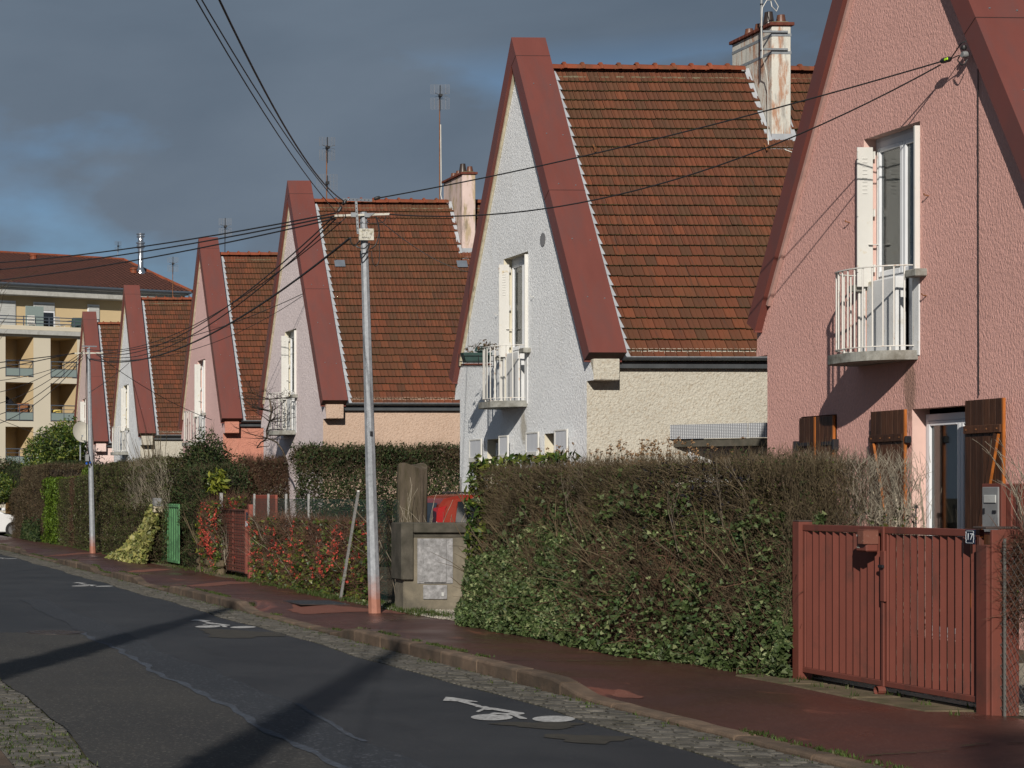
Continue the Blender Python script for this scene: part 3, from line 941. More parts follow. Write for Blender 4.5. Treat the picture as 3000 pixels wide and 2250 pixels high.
# pebbles
def pebbles(name, label, n, xr, yr, z, size):
    ico = np.array([(1,0,0),(-1,0,0),(0,1,0),(0,-1,0),(0,0,1),(0,0,-1)], float)
    Fi = np.array([(0,2,4),(2,1,4),(1,3,4),(3,0,4),(2,0,5),(1,2,5),(3,1,5),(0,3,5)])
    P = np.stack([rng.uniform(*xr, n), rng.uniform(*yr, n), np.full(n, z)], 1)
    S = rng.uniform(size*.5, size*1.3, (n, 3)); S[:, 2] *= .5
    a = rng.uniform(0, 6.28, n); c, s = np.cos(a), np.sin(a)
    V = ico[None] * S[:, None, :] * rng.uniform(.8, 1.2, (n, 6, 1))
    X = V[..., 0]*c[:, None] - V[..., 1]*s[:, None]; Y = V[..., 0]*s[:, None] + V[..., 1]*c[:, None]
    V = np.stack([X, Y, V[..., 2]], -1) + P[:, None, :]
    F_ = (Fi[None] + (np.arange(n)*6)[:, None, None]).reshape(-1, 3)
    o = np_mesh(name, V, F_, M['pebble'], kind='stuff')
    tag(o, label, 'gravel', kind='stuff')
pebbles('gravel_stones', 'loose pale gravel spread in the yard right of the slatted red gate', 9000, (8.9, 10.8), (10.5, 15.5), .126, .016)
pebbles('gravel_stones', 'grey gravel at the foot of the concrete meter wall', 5000, (8.15, 9.2), (23.9, 27.6), .130, .016)

# a flat stone step in the yard on the right
mb = MB(); mb.box(9.0, 9.9, 12.0, 12.9, .1, .2, bev=.05)
o = mb.build('stone_slab', M['sill_stone'], None, (9.4, 12.4, .1))
tag(o, 'low dark stone slab lying on the pale gravel at the right edge', 'stone')

# ================================================================== HOUSES
SN, SF_ = 1.754, 1.79                    # roof slopes: near side (towards -y), far side
ZA = 9.63                               # top of the metal clad verge at the apex
NY, FY = -3.25, 3.18                      # tips of the verge
WN, WF = -2.92, 2.84                    # side walls
LEN = 8.6
ANG = math.atan(SN)
TW, TE = .183, .2066                    # tile width, exposure
def vtop(y): return ZA - (SN * -y if y < 0 else SF_ * y)
def vbot(y): return vtop(y) - .50
def tile_z(y): return 9.075 - (SN * -y if y < 0 else SF_ * y)

def tile_mb():
    mb = MB()
    xs = [0.004, .008, .020, .028, .082, .088, .101, .108, .158, .166, .1765]
    hs = [.000, .010, .010, .000, .000, .010, .010, .000, .000, .005, .005]
    L, hb, ht = .238, .034, .002
    n = len(xs)
    for x, h in zip(xs, hs): mb.v.append((x, 0.0, hb + h - .026))
    for x, h in zip(xs, hs): mb.v.append((x, 0.0, hb + h - .004))
    for x, h in zip(xs, hs): mb.v.append((x, .006, hb + h))
    for x, h in zip(xs, hs): mb.v.append((x, .011, hb - .001 + h))
    for x, h in zip(xs, hs): mb.v.append((x, L, ht + h))
    for r in range(4):
        for i in range(n - 1):
            mb.f.append((r*n+i, r*n+i+1, (r+1)*n+i+1, (r+1)*n+i))
    mb.f.append((n-1, 3*n-1, 4*n-1, 5*n-1)); mb.f.append((0, 4*n, 3*n, 2*n))
    return mb
_t = tile_mb()
TILE_ME = _t.mesh('tile', M['tile'])
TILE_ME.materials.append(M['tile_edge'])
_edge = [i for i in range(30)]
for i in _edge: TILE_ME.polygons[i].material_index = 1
TILE_ME_TINT = {}
TV, TF = np.array(_t.v), _t.f
def ridge_mb():
    mb = MB()
    n = 7
    for x, r, in ((0, .105), (.02, .132), (.05, .134), (.068, .100), (.335, .090)):
        for k in range(n):
            a = math.pi * k / (n - 1)
            mb.v.append((x, -r * math.cos(a) * .95, r * math.sin(a) * 1.0 - .03))
    for i in range(4):
        for k in range(n - 1):
            mb.f.append((i*n+k, i*n+k+1, (i+1)*n+k+1, (i+1)*n+k))
    return mb
RIDGE_ME = ridge_mb().mesh('ridge_tile', M['ridge'], True)

def wall_yz(mb, x, y0, y1, topf, zb, holes, brk=(), reveal=.18):
    """front skin of a wall in the plane x (facing -x) with rectangular holes (ya,yb,za,zb)"""
    ys = sorted(set([y0, y1] + [b for b in brk if y0 < b < y1] + [v for h in holes for v in h[:2]]))
    for a, b in zip(ys[:-1], ys[1:]):
        m = (a + b) / 2
        hs = sorted([h for h in holes if h[0] <= m <= h[1]], key=lambda h: h[2])
        z = zb
        for h in hs:
            if h[2] > z + 1e-4: mb.quad((x, b, z), (x, a, z), (x, a, h[2]), (x, b, h[2]))
            z = h[3]
        mb.quad((x, b, z), (x, a, z), (x, a, topf(a)), (x, b, topf(b)))
    return mb
def reveals(mb, x, holes, dep):
    for (a, b, z0, z1) in holes:
        mb.quad((x, a, z0), (x, a, z1), (x+dep, a, z1), (x+dep, a, z0))
        mb.quad((x, b, z0), (x+dep, b, z0), (x+dep, b, z1), (x, b, z1))
        mb.quad((x, a, z1), (x, b, z1), (x+dep, b, z1), (x+dep, a, z1))
        mb.quad((x, a, z0), (x+dep, a, z0), (x+dep, b, z0), (x, b, z0))

def window(par, x, ya, yb, z0, z1, cases=2, curtain='curtain', split=None, bottom_panel=0):
    fw = .045
    mb = MB()
    mb.box(x, x+.07, ya, ya+fw, z0, z1, bev=.004); mb.box(x, x+.07, yb-fw, yb, z0, z1, bev=.004)
    mb.box(x, x+.07, ya+fw, yb-fw, z1-fw-.03, z1, bev=.004); mb.box(x, x+.07, ya+fw, yb-fw, z0, z0+fw, bev=.004)
    w = mb.build('window', M['pvc'], par)
    a0, b0, c0, c1 = ya+fw+.003, yb-fw-.003, z0+fw+.003, z1-fw-.033
    sp = [a0 + (b0-a0)*i/cases for i in range(cases+1)]
    if split is not None and cases == 2: sp[1] = split
    for i in range(cases):
        a, b = sp[i]+.002, sp[i+1]-.002
        k = MB(); q = .055
        k.box(x-.018, x+.04, a, a+q, c0, c1, bev=.006); k.box(x-.018, x+.04, b-q, b, c0, c1, bev=.006)
        k.box(x-.018, x+.04, a+q, b-q, c0, c0+q+.01, bev=.006); k.box(x-.018, x+.04, a+q, b-q, c1-q, c1, bev=.006)
        k.build('casement', M['pvc'], w)
        g = MB(); g.box(x+.008, x+.014, a+q, b-q, c0+q+.01, c1-q); g.build('pane', M['glass'], w)
    if curtain:
        V = []; n = 60
        for i in range(n+1):
            y = a0 + (b0-a0)*i/n
            xx = x + .064 + .012*math.sin(i*1.15) + .006*math.sin(i*2.7)
            V += [(xx, y, c0), (xx, y, c1)]
        F_ = [(2*i, 2*i+2, 2*i+3, 2*i+1) for i in range(n)]
        np_mesh('curtain', V, F_, M[curtain], w, smooth=True)
    r = MB(); r.box(x+.07, x+1.4, ya-.2, yb+.2, z0-.2, z1+.2)
    r.f.pop(5)      # open towards the window
    r.build('interior', M['room'], w)
    return w

def balcony(par, yc=.14, railm='white_metal'):
    """bowed concrete slab with a bar railing; x<0 is towards the street"""
    A, B = .56, .60
    def pt(t, a, b, p=2.6):
        c, s = math.cos(t), math.sin(t)
        return (-a * abs(c)**(2/p), yc + b * (abs(s)**(2/p)) * (1 if s > 0 else -1))
    z0 = 3.21
    mb = MB()
    ring = [pt(-math.pi/2 + math.pi*i/24, A, B) for i in range(25)]
    mb.prism([(.1, yc-B), *ring, (.1, yc+B)][::-1], 'z', z0, z0+.105)
    b_ = mb.build('balcony', M['slab'], par)
    a, b = .50, .53
    zt, zb_ = 4.27, z0+.16
    N_ = 40
    rail = [pt(-math.pi/2 + math.pi*i/N_, a, b, 2.2) for i in range(N_+1)]
    for nm, z, w, h in (('top_rail', zt, .035, .012), ('bottom_rail', zb_, .03, .010)):
        k = MB()
        pts = [(.02, rail[0][1], z)] + [(p[0], p[1], z) for p in rail] + [(.02, rail[-1][1], z)]
        for p, q in zip(pts[:-1], pts[1:]):
            k.bar(p, (q[0]+(q[0]-p[0])*.04, q[1]+(q[1]-p[1])*.04, z), w, h)
        k.build(nm, M[railm], b_)
    acc = 0; want = 0; bars = []
    step = .108
    for i in range(N_):
        p, q = Vector(rail[i]), Vector(rail[i+1])
        L = (q-p).length
        while want <= acc + L:
            bars.append(p + (q-p)*((want-acc)/L)); want += step
        acc += L
    for j, p in enumerate(bars):
        k = MB(); r = .009 if j not in (0, len(bars)-1) else .014
        k.tube([(p.x, p.y, zb_-.005), (p.x, p.y, zt)], r, 6); k.build('bar', M[railm], b_, smooth=True)
    for p in (rail[6], rail[20], rail[34]):
        k = MB(); k.tube([(p[0], p[1], z0+.1), (p[0], p[1], zb_)], .012, 6); k.build('foot', M[railm], b_)
    return b_

def louver_leaf(name, par, mat, p0, w, h, axis, louv=True, thick=.022):
    """shutter leaf: p0 = lower corner; axis 'x' or 'y' says along which way its width runs"""
    mb = MB()
    x, y, z = p0
    if axis == 'x': mb.box(x, x+w, y, y+thick, z, z+h, bev=.004)
    else: mb.box(x, x+thick, y, y+w, z, z+h, bev=.004)
    lf = mb.build(name, M[mat], par)
    if louv:
        k = MB()
        for i in range(10):
            zz = z + h - .14 - i*.045
            if axis == 'x': k.box(x+w*.30, x+w*.62, y-.006, y+.001, zz, zz+.016, bev=.003)
            else: k.box(x-.006, x+.001, y+w*.25, y+w*.75, zz, zz+.016, bev=.003)
        k.build('louvres', M[mat], lf)
    return lf

def far_slat_shutter(par, y, w, z0, z1, x=-.06):
    mb = MB()
    mb.box(x-.03, x, y, y+.04, z0, z1, bev=.005); mb.box(x-.03, x, y+w-.04, y+w, z0, z1, bev=.005)
    mb.box(x-.03, x, y+.04, y+w-.04, z1-.03, z1, bev=.004)
    s = mb.build('shutter', M['shutter_white'], par)
    mb = MB(); n = 8
    for i in range(n):
        a = y+.042 + (w-.084)*i/n
        mb.box(x-.022, x-.004, a, a+(w-.084)/n-.006, z0, z1-.032)
    mb.build('slats', M['shutter_grey'], s)
    mb = MB(); zc = z1-.42
    mb.box(x-.045, x-.022, y+.02, y+w-.02, zc, zc+.09, bev=.005)
    mb.bar((x-.03, y+.06, zc), (x-.03, y+w-.06, z0+.1), .03, .012)
    mb.build('cross_bar', M['shutter_white'], s)
    return s
def plank_shutter(par, y, w, z0, z1, x, flip=False, brace=True):
    """ledged and braced wooden leaf, flat on the wall"""
    e = MB()
    e.box(x-.032, x-.004, y-.004 if not flip else y-.004, y+.018, z0, z1, bev=.002)
    s = e.build('shutter', M['wood_edge'], par)
    n = max(3, int(round((w-.02)/.105)))
    pw = (w-.02)/n
    for i in range(n):
        k = MB(); a = y+.019+i*pw
        k.box(x-.031+random.uniform(-.001,.001), x-.005, a+.0015, a+pw-.0015, z0, z1, bev=.003)
        k.build('plank', M['wood'], s)
    if brace:
        zt = z1-.27
        for zz in (zt, z0+.25):
            k = MB(); k.box(x-.058, x-.033, y+.012, y+w-.012, zz-.085, zz, bev=.004)
            k.build('ledge', M['wood'], s)
            k = MB()
            for i in range(4):
                yy = y+.06+(w-.12)*i/3
                k.box(x-.064, x-.057, yy-.008, yy+.008, zz-.05, zz-.034)
            k.build('rivets', M['rust'], s)
        ya, yb = (y+w-.06, y+.08) if flip else (y+.08, y+w-.06)
        k = MB(); k.bar((x-.047, yb if not flip else yb, zt-.10), (x-.047, ya, z0+.27), .075, .024, up=(1,0,0))
        k.build('brace', M['wood'], s)
        k = MB(); k.bar((x-.048, yb-.036, zt-.10), (x-.048, ya-.036, z0+.27), .008, .026, up=(1,0,0))
        k.build('brace_edge', M['wood_edge'], s)
    return s

def house(d_apex, label, gable, side, smoothm, tile_xmax, holes, rowfac=1.0, chim='chimney_a', upper='open', detail=2, chimney=True, ridge_x=None, part_tiles=300, lining='soffit'):
    Yc = (d_apex - 12.4 * ST) / CT
    H = thing('house', label, 'house', (12.5, Yc, 0))
    H['group'] = 'steep gabled houses along the street'
    # gable skin -----------------------------------------------------
    topf = lambda y: vbot(y) + .03
    mb = MB()
    g_holes = [h[:4] for h in holes]
    wall_yz(mb, 0, WN, WF, topf, -.05, g_holes, brk=(0.0,))
    # shoulders (kneelers) of the gable
    def kn(ya, yb):
        a, b = sorted((ya, yb))
        mb.quad((0, b, 3.50), (0, a, 3.50), (0, a, topf(a)), (0, b, topf(b)))
    kn(-3.18, WN); kn(WF, 3.12)
    mb.quad((0, WF, -.05), (LEN, WF, -.05), (LEN, WF, 4.0), (0, WF, 4.0))
    reveals(mb, 0, [h[:4] for h in holes if len(h) < 5 or h[4] != 's'], .2)
    gw = mb.build('gable_wall', M[gable], H)
    mb = MB(); reveals(mb, 0, [h[:4] for h in holes if len(h) > 4 and h[4] == 's'], .2)
    if mb.v: mb.build('window_reveals', M[smoothm], H)
    # side wall
    mb = MB()
    mb.quad((0, WN, -.05), (LEN, WN, -.05), (LEN, WN, 4.02), (0, WN, 4.02))
    mb.quad((LEN, WN, -.05), (LEN, WF, -.05), (LEN, WF, 4.0), (LEN, WN, 4.0))
    mb.poly([(LEN, WN, 4.0), (LEN, WF, 4.0), (LEN, 0, tile_z(0)-.05)])
    sw = mb.build('side_wall', M[side], H)
    for (a, b) in ((-3.18, WN), (WF, 3.12)):
        mb = MB(); y0, y1 = min(a, b), max(a, b)
        mb.box(.002, .42, y0, y1 - .001, 3.50, 3.835, bev=.012)
        mb.build('kneeler', M[side], H)
    # verge: metal clad inverted V
    def vband(name, x0, x1, t0, t1, mat, tipcut=0.0, parent=H):
        nu, nl = (-math.sin(ANG), 0), 0
        AF = math.atan(SF_)
        def off(y, sgn, t):   # point on verge slope moved inwards by t (perpendicular)
            if sgn < 0: return (y + math.sin(ANG)*t, vtop(y) - math.cos(ANG)*t)
            return (y - math.sin(AF)*t, vtop(y) - math.cos(AF)*t)
        apexz = lambda t: ZA - t / math.cos(math.atan((SN+SF_)/2))
        o_ = [off(NY+tipcut, -1, t0), (0, apexz(t0)), off(FY-tipcut, 1, t0)]
        i_ = [off(FY-tipcut, 1, t1), (0, apexz(t1)), off(NY+tipcut, -1, t1)]
        k = MB()
        for seg in ((o_[0], o_[1], i_[1], i_[2]), (o_[1], o_[2], i_[0], i_[1])):
            k.prism(seg[::-1], 'x', x0, x1)
        return k.build(name, mat, parent)
    vb = vband('verge', -.10, .50, 0.0, .235, M['band'])
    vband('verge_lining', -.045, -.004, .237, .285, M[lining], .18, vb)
    # end caps and lip
    for sgn, yt, an in ((-1, NY, ANG), (1, FY, math.atan(SF_))):
        k = MB()
        p0 = Vector((0, yt, vtop(yt)))
        inn = Vector((0, -sgn*math.sin(an), -math.cos(an)))
        out_ = Vector((0, sgn*math.cos(an), -math.sin(an)))
        a = p0 + inn*.012 + out_*.003; b = p0 + inn*.215 + out_*.003
        k.quad((-.09, a.y, a.z), (.49, a.y, a.z), (.49, b.y, b.z), (-.09, b.y, b.z))
        k.build('end_plate', M['band_end'], vb)
        k = MB(); c = p0 + inn*.235 + out_*.012
        k.bar((-.10, c.y, c.z), (.50, c.y, c.z), .028, .024); k.build('drip_lip', M['band'], vb)
    # seams and screws
    L = math.hypot(3.2, 3.2*SN)
    def on_slope(x, s, h=0.0):   # s from apex down the near slope
        y = -s*math.cos(ANG)
        return Vector((x, y - math.sin(ANG)*h, vtop(y) + math.cos(ANG)*h))
    for s in (.42, 3.35):
        k = MB()
        a, b = on_slope(-.101, s, .001), on_slope(.501, s, .001)
        k.bar(a, b, .010, .004, up=(0, -math.sin(ANG), math.cos(ANG)))
        c1, c2 = on_slope(-.102, s, 0), on_slope(-.102, s + .02, -.235)
        k.build('seam', M['band_seam'], vb)
        k = MB(); k.bar(c1, c2, .008, .004, up=(1, 0, 0)); k.build('seam', M['band_seam'], vb)
    if detail > 0:
        for s in (1.05, 2.15, 3.22, 4.35, 5.5):
            for x in (.09, .37):
                k = MB(); p = on_slope(x + random.uniform(-.01,.01), s + (0 if x < .2 else .03), .002)
                k.lathe([(.013, 0), (.010, .007)], n=7)
                k.xf(Matrix.Translation(p) @ Matrix.Rotation(ANG, 4, 'X'))
                k.build('screw', M['screw'], vb)
    # roof planes -----------------------------------------------------
    k = MB()
    k.quad((.2, -3.0, tile_z(-3.0)-.02), (LEN+.1, -3.0, tile_z(-3.0)-.02), (LEN+.1, 0, tile_z(0)-.02), (.2, 0, tile_z(0)-.02))
    k.build('roof_deck', M['underlay'], H)
    k = MB()
    k.quad((.2, 2.9, tile_z(2.9)), (.2, 0, tile_z(0)), (LEN+.1, 0, tile_z(0)), (LEN+.1, 2.9, tile_z(2.9)))
    k.build('far_roof_slope', M['ridge'], H)
    rows = 29
    y_e = -3.01
    cand = []
    for r in range(rows):
        s = r * TE
        y = y_e + s*math.cos(ANG); z = tile_z(y)
        c = 0
        x = .512 + (TW/2 if r % 2 else 0) - (TW if r % 2 else 0) + .045*math.sin(r*.37)
        while x < LEN + .05:
            if x > .36:
                front = .512
                inch = (chimney and 4.10 < x + TW/2 < 4.55 and y > -.80)
                if not inch and x >= .50:
                    cand.append((x, y, z, r))
                elif x < .50:
                    cand.append((.505, y, z, r, (x + TW - .505)/TW))
            x += TW
    vis = [c for c in cand if c[0] < tile_xmax]
    vis.sort(key=lambda c: c[1])
    part = set(id(c) for c in vis[:part_tiles])
    V = []; F4 = []
    n = 0
    R0 = np.array(Matrix.Rotation(ANG, 3, 'X'))
    mb = MB()
    for c in cand:
        sx = c[4] if len(c) > 4 else 1.0
        if sx < .12: continue
        dz = random.uniform(-.0025, .0025); ry = random.uniform(-.010, .010); rz = random.uniform(-.008, .008)
        dy = random.uniform(-.004, .004)
        if random.random() < .02: dz += .006; ry *= 2.5
        if id(c) in part:
            o = link('tile', TILE_ME, H, (c[0], c[1] + dy*math.cos(ANG), c[2] + dz + dy*math.sin(ANG)))
            o.rotation_euler = Euler((ANG, ry, rz)); o.scale = (sx, 1, 1)
        else:
            Rm = np.array((Matrix.Rotation(ANG, 3, 'X') @ Matrix.Rotation(ry, 3, 'Y')))
            Q = (TV * [sx, 1, 1]) @ Rm.T + np.array([c[0], c[1], c[2] + dz])
            V.append(Q)
            for f in TF: F4.append((f[0]+n, f[1]+n, f[2]+n, f[3]+n))
            n += len(TV)
    ts = np_mesh('tiles', np.concatenate(V), F4, M['tile'], H, kind='stuff')
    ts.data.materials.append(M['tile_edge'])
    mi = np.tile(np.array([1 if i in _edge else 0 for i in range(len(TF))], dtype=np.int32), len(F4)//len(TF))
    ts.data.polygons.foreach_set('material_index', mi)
    # ridge tiles
    x = .46
    while x < LEN:
        if not (chimney and 4.0 < x + .16 < 4.5):
            o = link('ridge_tile', RIDGE_ME, H, (x, 0, tile_z(0) + .035 + random.uniform(-.004, .004)))
            o.rotation_euler = (0, 0, random.uniform(-.01, .01))
        x += .32
    k = MB()
    for i in range(60):
        xx = .5 + i*(LEN-.6)/60
        w = (LEN-.6)/60*.99
        k.box(xx, xx+w, -.10-random.uniform(0,.018), .1, tile_z(-.1)-.02, tile_z(-.1)+.040+random.uniform(-.006,.006))
    k.build('ridge_mortar', M['mortar'], H)
    # stepped zinc flashing beside the verge
    for r in range(rows):
        s0 = r*TE
        a = Vector((0, y_e + s0*math.cos(ANG), tile_z(y_e) + s0*math.sin(ANG)))
        up = Vector((0, math.cos(ANG), math.sin(ANG))); nn = Vector((0, -math.sin(ANG), math.cos(ANG)))
        k = MB()
        e = .165 + random.uniform(-.006, .006)
        p = [a + nn*.058, a + up*(TE+.01) + nn*.048]
        def X(v, x): return (x, v.y, v.z)
        k.quad(X(p[0], .501), X(p[0], .512+e), X(p[1], .512+e*.75), X(p[1], .501))
        q0 = p[0] - nn*.035; q1 = p[1] - nn*.03
        k.quad(X(p[0], .512+e), X(q0, .514+e+.012), X(q1, .512+e*.8), X(p[1], .512+e*.75))
        k.quad(X(p[0], .501), X(q0, .501), X(q0, .514+e+.012), X(p[0], .512+e))
        k.build('flashing', M['zinc'], H)
    # gutter, eave
    k = MB(); n_ = 7
    for xx in (.50, LEN+.1):
        for i in range(n_):
            a = math.pi*i/(n_-1)
            k.v.append((xx, -3.075 - .055*math.cos(a), 3.868 - .055*math.sin(a)))
    for i in range(n_-1): k.f.append((i, i+1, n_+i+1, n_+i))
    gt = k.build('gutter', M['gutter'], H, smooth=True)
    k = MB(); k.tube([(.50, -3.13, 3.868), (LEN+.1, -3.13, 3.868)], .010, 6); k.build('rim', M['galv'], gt)
    k = MB()
    for i in range(12):
        xx = .8 + i*.62
        k.bar((xx, -3.13, 3.86), (xx, -2.9, 3.80), .03, .006)
    k.build('bracket', M['gutter'], gt)
    k = MB(); k.box(.43, LEN, -3.01, WN+.002, 3.70, 3.755); k.box(.43, LEN, -3.01, -2.99, 3.755, 3.86)
    k.build('eave_board', M['gutter'], H)
    # chimney ---------------------------------------------------------
    if chimney:
        x0, x1, y0, y1, zt = 4.10, 4.43, -.76, .62, 9.68
        k = MB(); k.box(x0, x1, y0, y1, tile_z(-.76)-.3, zt, bev=.01)
        ch = k.build('chimney', M[chim], H)
        nb = 11
        for i in range(nb):
            k = MB(); b0 = y0-.04 + (y1-y0+.08)*i/nb
            k.box(x0-.045+random.uniform(-.003,.003), x1+.045, b0+.004, b0+(y1-y0+.08)/nb-.004, zt+.001, zt+.058, bev=.006)
            k.build('brick', M['brick'], ch)
        k = MB(); k.box(x0+.02, x1-.02, y0+.02, y1-.02, zt+.058, zt+.085, bev=.02); k.build('crown', M['mortar'], ch)
        for (px_, py_, r0, r1, h_, mm) in ((.25, -.58, .085, .062, .155, 'pot'), (.15, -.36, .10, .065, .26, 'pot_dark'), (.18, .02, .085, .062, .15, 'pot'), (.16, .33, .085, .062, .14, 'pot')):
            k = MB(); k.lathe([(r0, 0), (r0*.98, .02), (r1, h_-.012), (r1*1.02, h_), (r1*.8, h_), (r1*.75, h_-.06)], (x0+px_, py_, zt+.07), 16)
            k.build('pot', M[mm], ch, smooth=True)
        # flashing at the chimney foot
        k = MB()
        for xx in (x0-.10, x1+.012):
            for i in range(8):
                ya = y0-.04 + i*.10
                za = tile_z(ya)
                k.quad((xx, ya, za+.04), (xx+.088, ya, za+.055), (xx+.088, ya+.1, tile_z(ya+.1)+.055), (xx, ya+.1, tile_z(ya+.1)+.04))
        za = tile_z(y0)
        k.box(x0-.01, x1+.01, y0-.014, y0-.002, za-.14, za+.10)
        k.box(x0-.09, x1+.09, y0-.11, y0-.0, za-.21, za-.13)
        k.build('flashing', M['zinc'], ch)
    return H

UP = (-.50, .62, 3.31, 5.86)
def upper_opening(H, smoothm, open_=True, curtain='curtain'):
    """upper french window behind the balcony: frame, folded metal shutters, low panel, sill blocks"""
    window(H, .145, UP[0]+.002, UP[1]-.002, 4.19, UP[3]-.04, 2, curtain, split=.05)
    k = MB(); k.box(.145, .2, UP[0], UP[1], UP[3]-.045, UP[3]); k.build('head_board', M['shutter_grey'], H)
    # folded leaves at the far jamb
    for i, (xx, w, yy) in enumerate(((-.105, .185, .585), (-.09, .17, .610))):
        lf = louver_leaf('shutter', H, 'shutter_white', (xx, yy-.02, 4.13), w, 1.63, 'x', louv=(i == 0), thick=.02)
    k = MB()
    for zz in (4.30, 4.95, 5.62):
        k.box(-.112, -.100, .555, .57, zz, zz+.09); k.box(.08, .10, .552, .572, zz, zz+.09)
    k.bar((.02, .548, 4.62), (.14, .548, 4.62), .03, .008)
    k.tube([(.128, .553, 4.14), (.128, .553, 5.74)], .007, 6)
    k.build('hinges', M["white_metal"], lf)
    for i, yy in enumerate((-.495, -.47)):
        lf = louver_leaf('shutter', H, 'shutter_white', (-.055 + i*.008, yy, 4.15), .065, 1.66, 'x', louv=False, thick=.02)
    # low white panel and jambs below
    k = MB(); k.box(.02, .14, .0, .60, 3.33, 4.19, bev=.01); k.build('low_panel', M['grey_render'], H)
    k = MB(); k.box(-.012, .15, -.50, -.36, 3.25, 4.16, bev=.008); k.build('jamb_lining', M['grey_render'], H)
    k = MB(); k.box(-.006, .012, .60, .70, 3.32, 4.14, bev=.005)
    k.build('jamb_lining', M['grey_render'], H)
    k = MB()
    for yy in (-.33, -.25, -.17): k.box(.12, .16, yy, yy+.05, 3.33, 4.19, bev=.006)
    k.box(.17, .18, -.36, .0, 3.3, 4.19)
    k.build('lower_frame', M['pvc'], H)
    k = MB(); k.box(-.13, .15, -.63, -.42, 4.12, 4.205, bev=.01); k.build('sill', M['slab'], H)
    k = MB(); k.box(-.12, .1, .62, .74, 4.08, 4.16, bev=.01); k.build('sill', M['slab'], H)
    balcony(H)

HL = {}
# nearest, pink
HL[1] = house(21.75, 'nearest pink roughcast house with brown wooden shutters, standing behind the slatted red gate', 'pink', 'pink', 'pink_smooth', 1.0,
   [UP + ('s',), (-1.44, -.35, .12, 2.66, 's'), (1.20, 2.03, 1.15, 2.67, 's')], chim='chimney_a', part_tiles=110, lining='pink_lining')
HL[2] = house(33.12, 'white gabled house with cream side wall, dimpled metal canopy and planter on its balcony', 'white', 'cream', 'cream_smooth', 5.6,
   [UP + ('s',), (.54, 1.42, 1.55, 2.70, 's'), (-1.9, -1.22, 1.55, 2.72, 's')], chim='chimney_a')
HL[3] = house(48.2, 'pale lilac and peach house behind the near utility pole, bare vine on its balcony', 'lilac', 'peach', 'cream_smooth', 5.2,
   [UP + ('s',), (.6, 1.3, 1.5, 2.70, 's')], chim='chimney_b')
HL[4] = house(58.8, 'pink house with salmon side wall, third steep gable from the left', 'rose', 'salmon', 'pink_smooth', 3.4,
   [UP + ('s',)], detail=1)
HL[5] = house(72.2, 'small white gabled house with cream side, second steep gable from the left', 'white', 'cream', 'cream_smooth', 3.6,
   [UP + ('s',)], detail=1)
HL[6] = house(82.6, 'farthest faded pink gabled house, half behind the far utility pole', 'palepink', 'palepink', 'pink_smooth', 2.4,
   [UP + ('s',)], detail=0)
for k in HL: upper_opening(HL[k], None)

# --- nearest house details
H1 = HL[1]
window(H1, .15, -1.435, -.355, .13, 2.60, 2, 'curtain_rose', split=-1.02)
plank_shutter(H1, -.33 + .0, .68, .2, 2.66, -.045)
plank_shutter(H1, -2.10, .64, .2, 2.70, -.06, flip=True)
k = MB(); k.box(-.09, -.02, -.38, -.34, 2.28, 2.36, bev=.01); k.box(-.06, -.02, .345, .40, 2.36, 2.44); k.build('shutter_hinge', M['iron'], H1)
# closed shutter pair
s1 = plank_shutter(H1, 1.64, .385, 1.16, 2.655, .012, brace=False)
s2 = plank_shutter(H1, 1.21, .40, 1.16, 2.655, -.008, brace=False)
k = MB(); k.box(-.045, .01, 1.606, 1.639, 1.16, 2.655); k.build('meeting_strip', M['wood_edge'], H1)
for ya, yb in ((1.75, 2.06), (1.17, 1.46)):
    k = MB(); k.box(-.052, -.036, ya, yb, 2.30, 2.345, bev=.003)
    e = yb if ya > 1.5 else ya
    k.box(-.07, .0, e-.02, e+.02, 2.24, 2.37, bev=.006); k.build('strap_hinge', M['iron'], H1)
# cable down the wall, and the cable bracket by the verge
pc1 = on_x(2862, 12.47); yl = pc1.y - H1.location.y
k = MB(); k.tube([(-.018, yl, 6.2), (-.018, yl-.004, 4.6), (-.018, yl-.01, 2.75)], .006, 6); k.build('wall_cable', M['cable'], H1)
for z_, y_ in ((4.93, .92), (3.9, -.62), (5.0, -.66)):
    k = MB(); k.tube([(0, y_, z_), (-.05, y_, z_+.012), (-.055, y_, z_+.03)], .007, 6); k.build('wall_hook', M['rust'], H1)
k = MB(); k.tube([(.0, -.52, 1.0), (-.06, -.52, 1.1), (-.06, -.52, 1.55)], .009, 6); k.lathe([(.02, 0), (.022, .03), (.012, .045)], (-.06, -.52, 1.55), 10); k.build('shutter_catch', M['iron'], H1)
# stair parapet at the right edge
k = MB(); k.prism([(-6.2, 0), (-6.2, 1.9), (-8.4, .45), (-8.4, 0)], 'x', -.95, -.75); k.build('stair_parapet', M['pink'], H1)
k = MB(); k.prism([(-6.2, 1.9), (-6.2, 1.95), (-8.4, .50), (-8.4, .45)], 'x', -.97, -.73); k.build('parapet_coping', M['pink_smooth'], H1)

# --- white house details
H2 = HL[2]
window(H2, .15, .545, 1.415, 1.56, 2.64, 1, None)
window(H2, .15, -1.895, -1.225, 1.56, 2.66, 1, None)
far_slat_shutter(H2, 1.5, .62, 1.5, 2.72); far_slat_shutter(H2, .10, .44, 1.5, 2.74, -.10)
far_slat_shutter(H2, -1.16, .56, 1.5, 2.76); far_slat_shutter(H2, -2.45, .52, 1.5, 2.76, -.10)
k = MB()
k.lathe([(.11, 0), (.115, .01), (.02, .012)], n=20); k.xf(Matrix.Translation((0, -1.16, 5.97)) @ Matrix.Rotation(R(-90), 4, 'Y')); k.build('vent', M['vent'], H2)
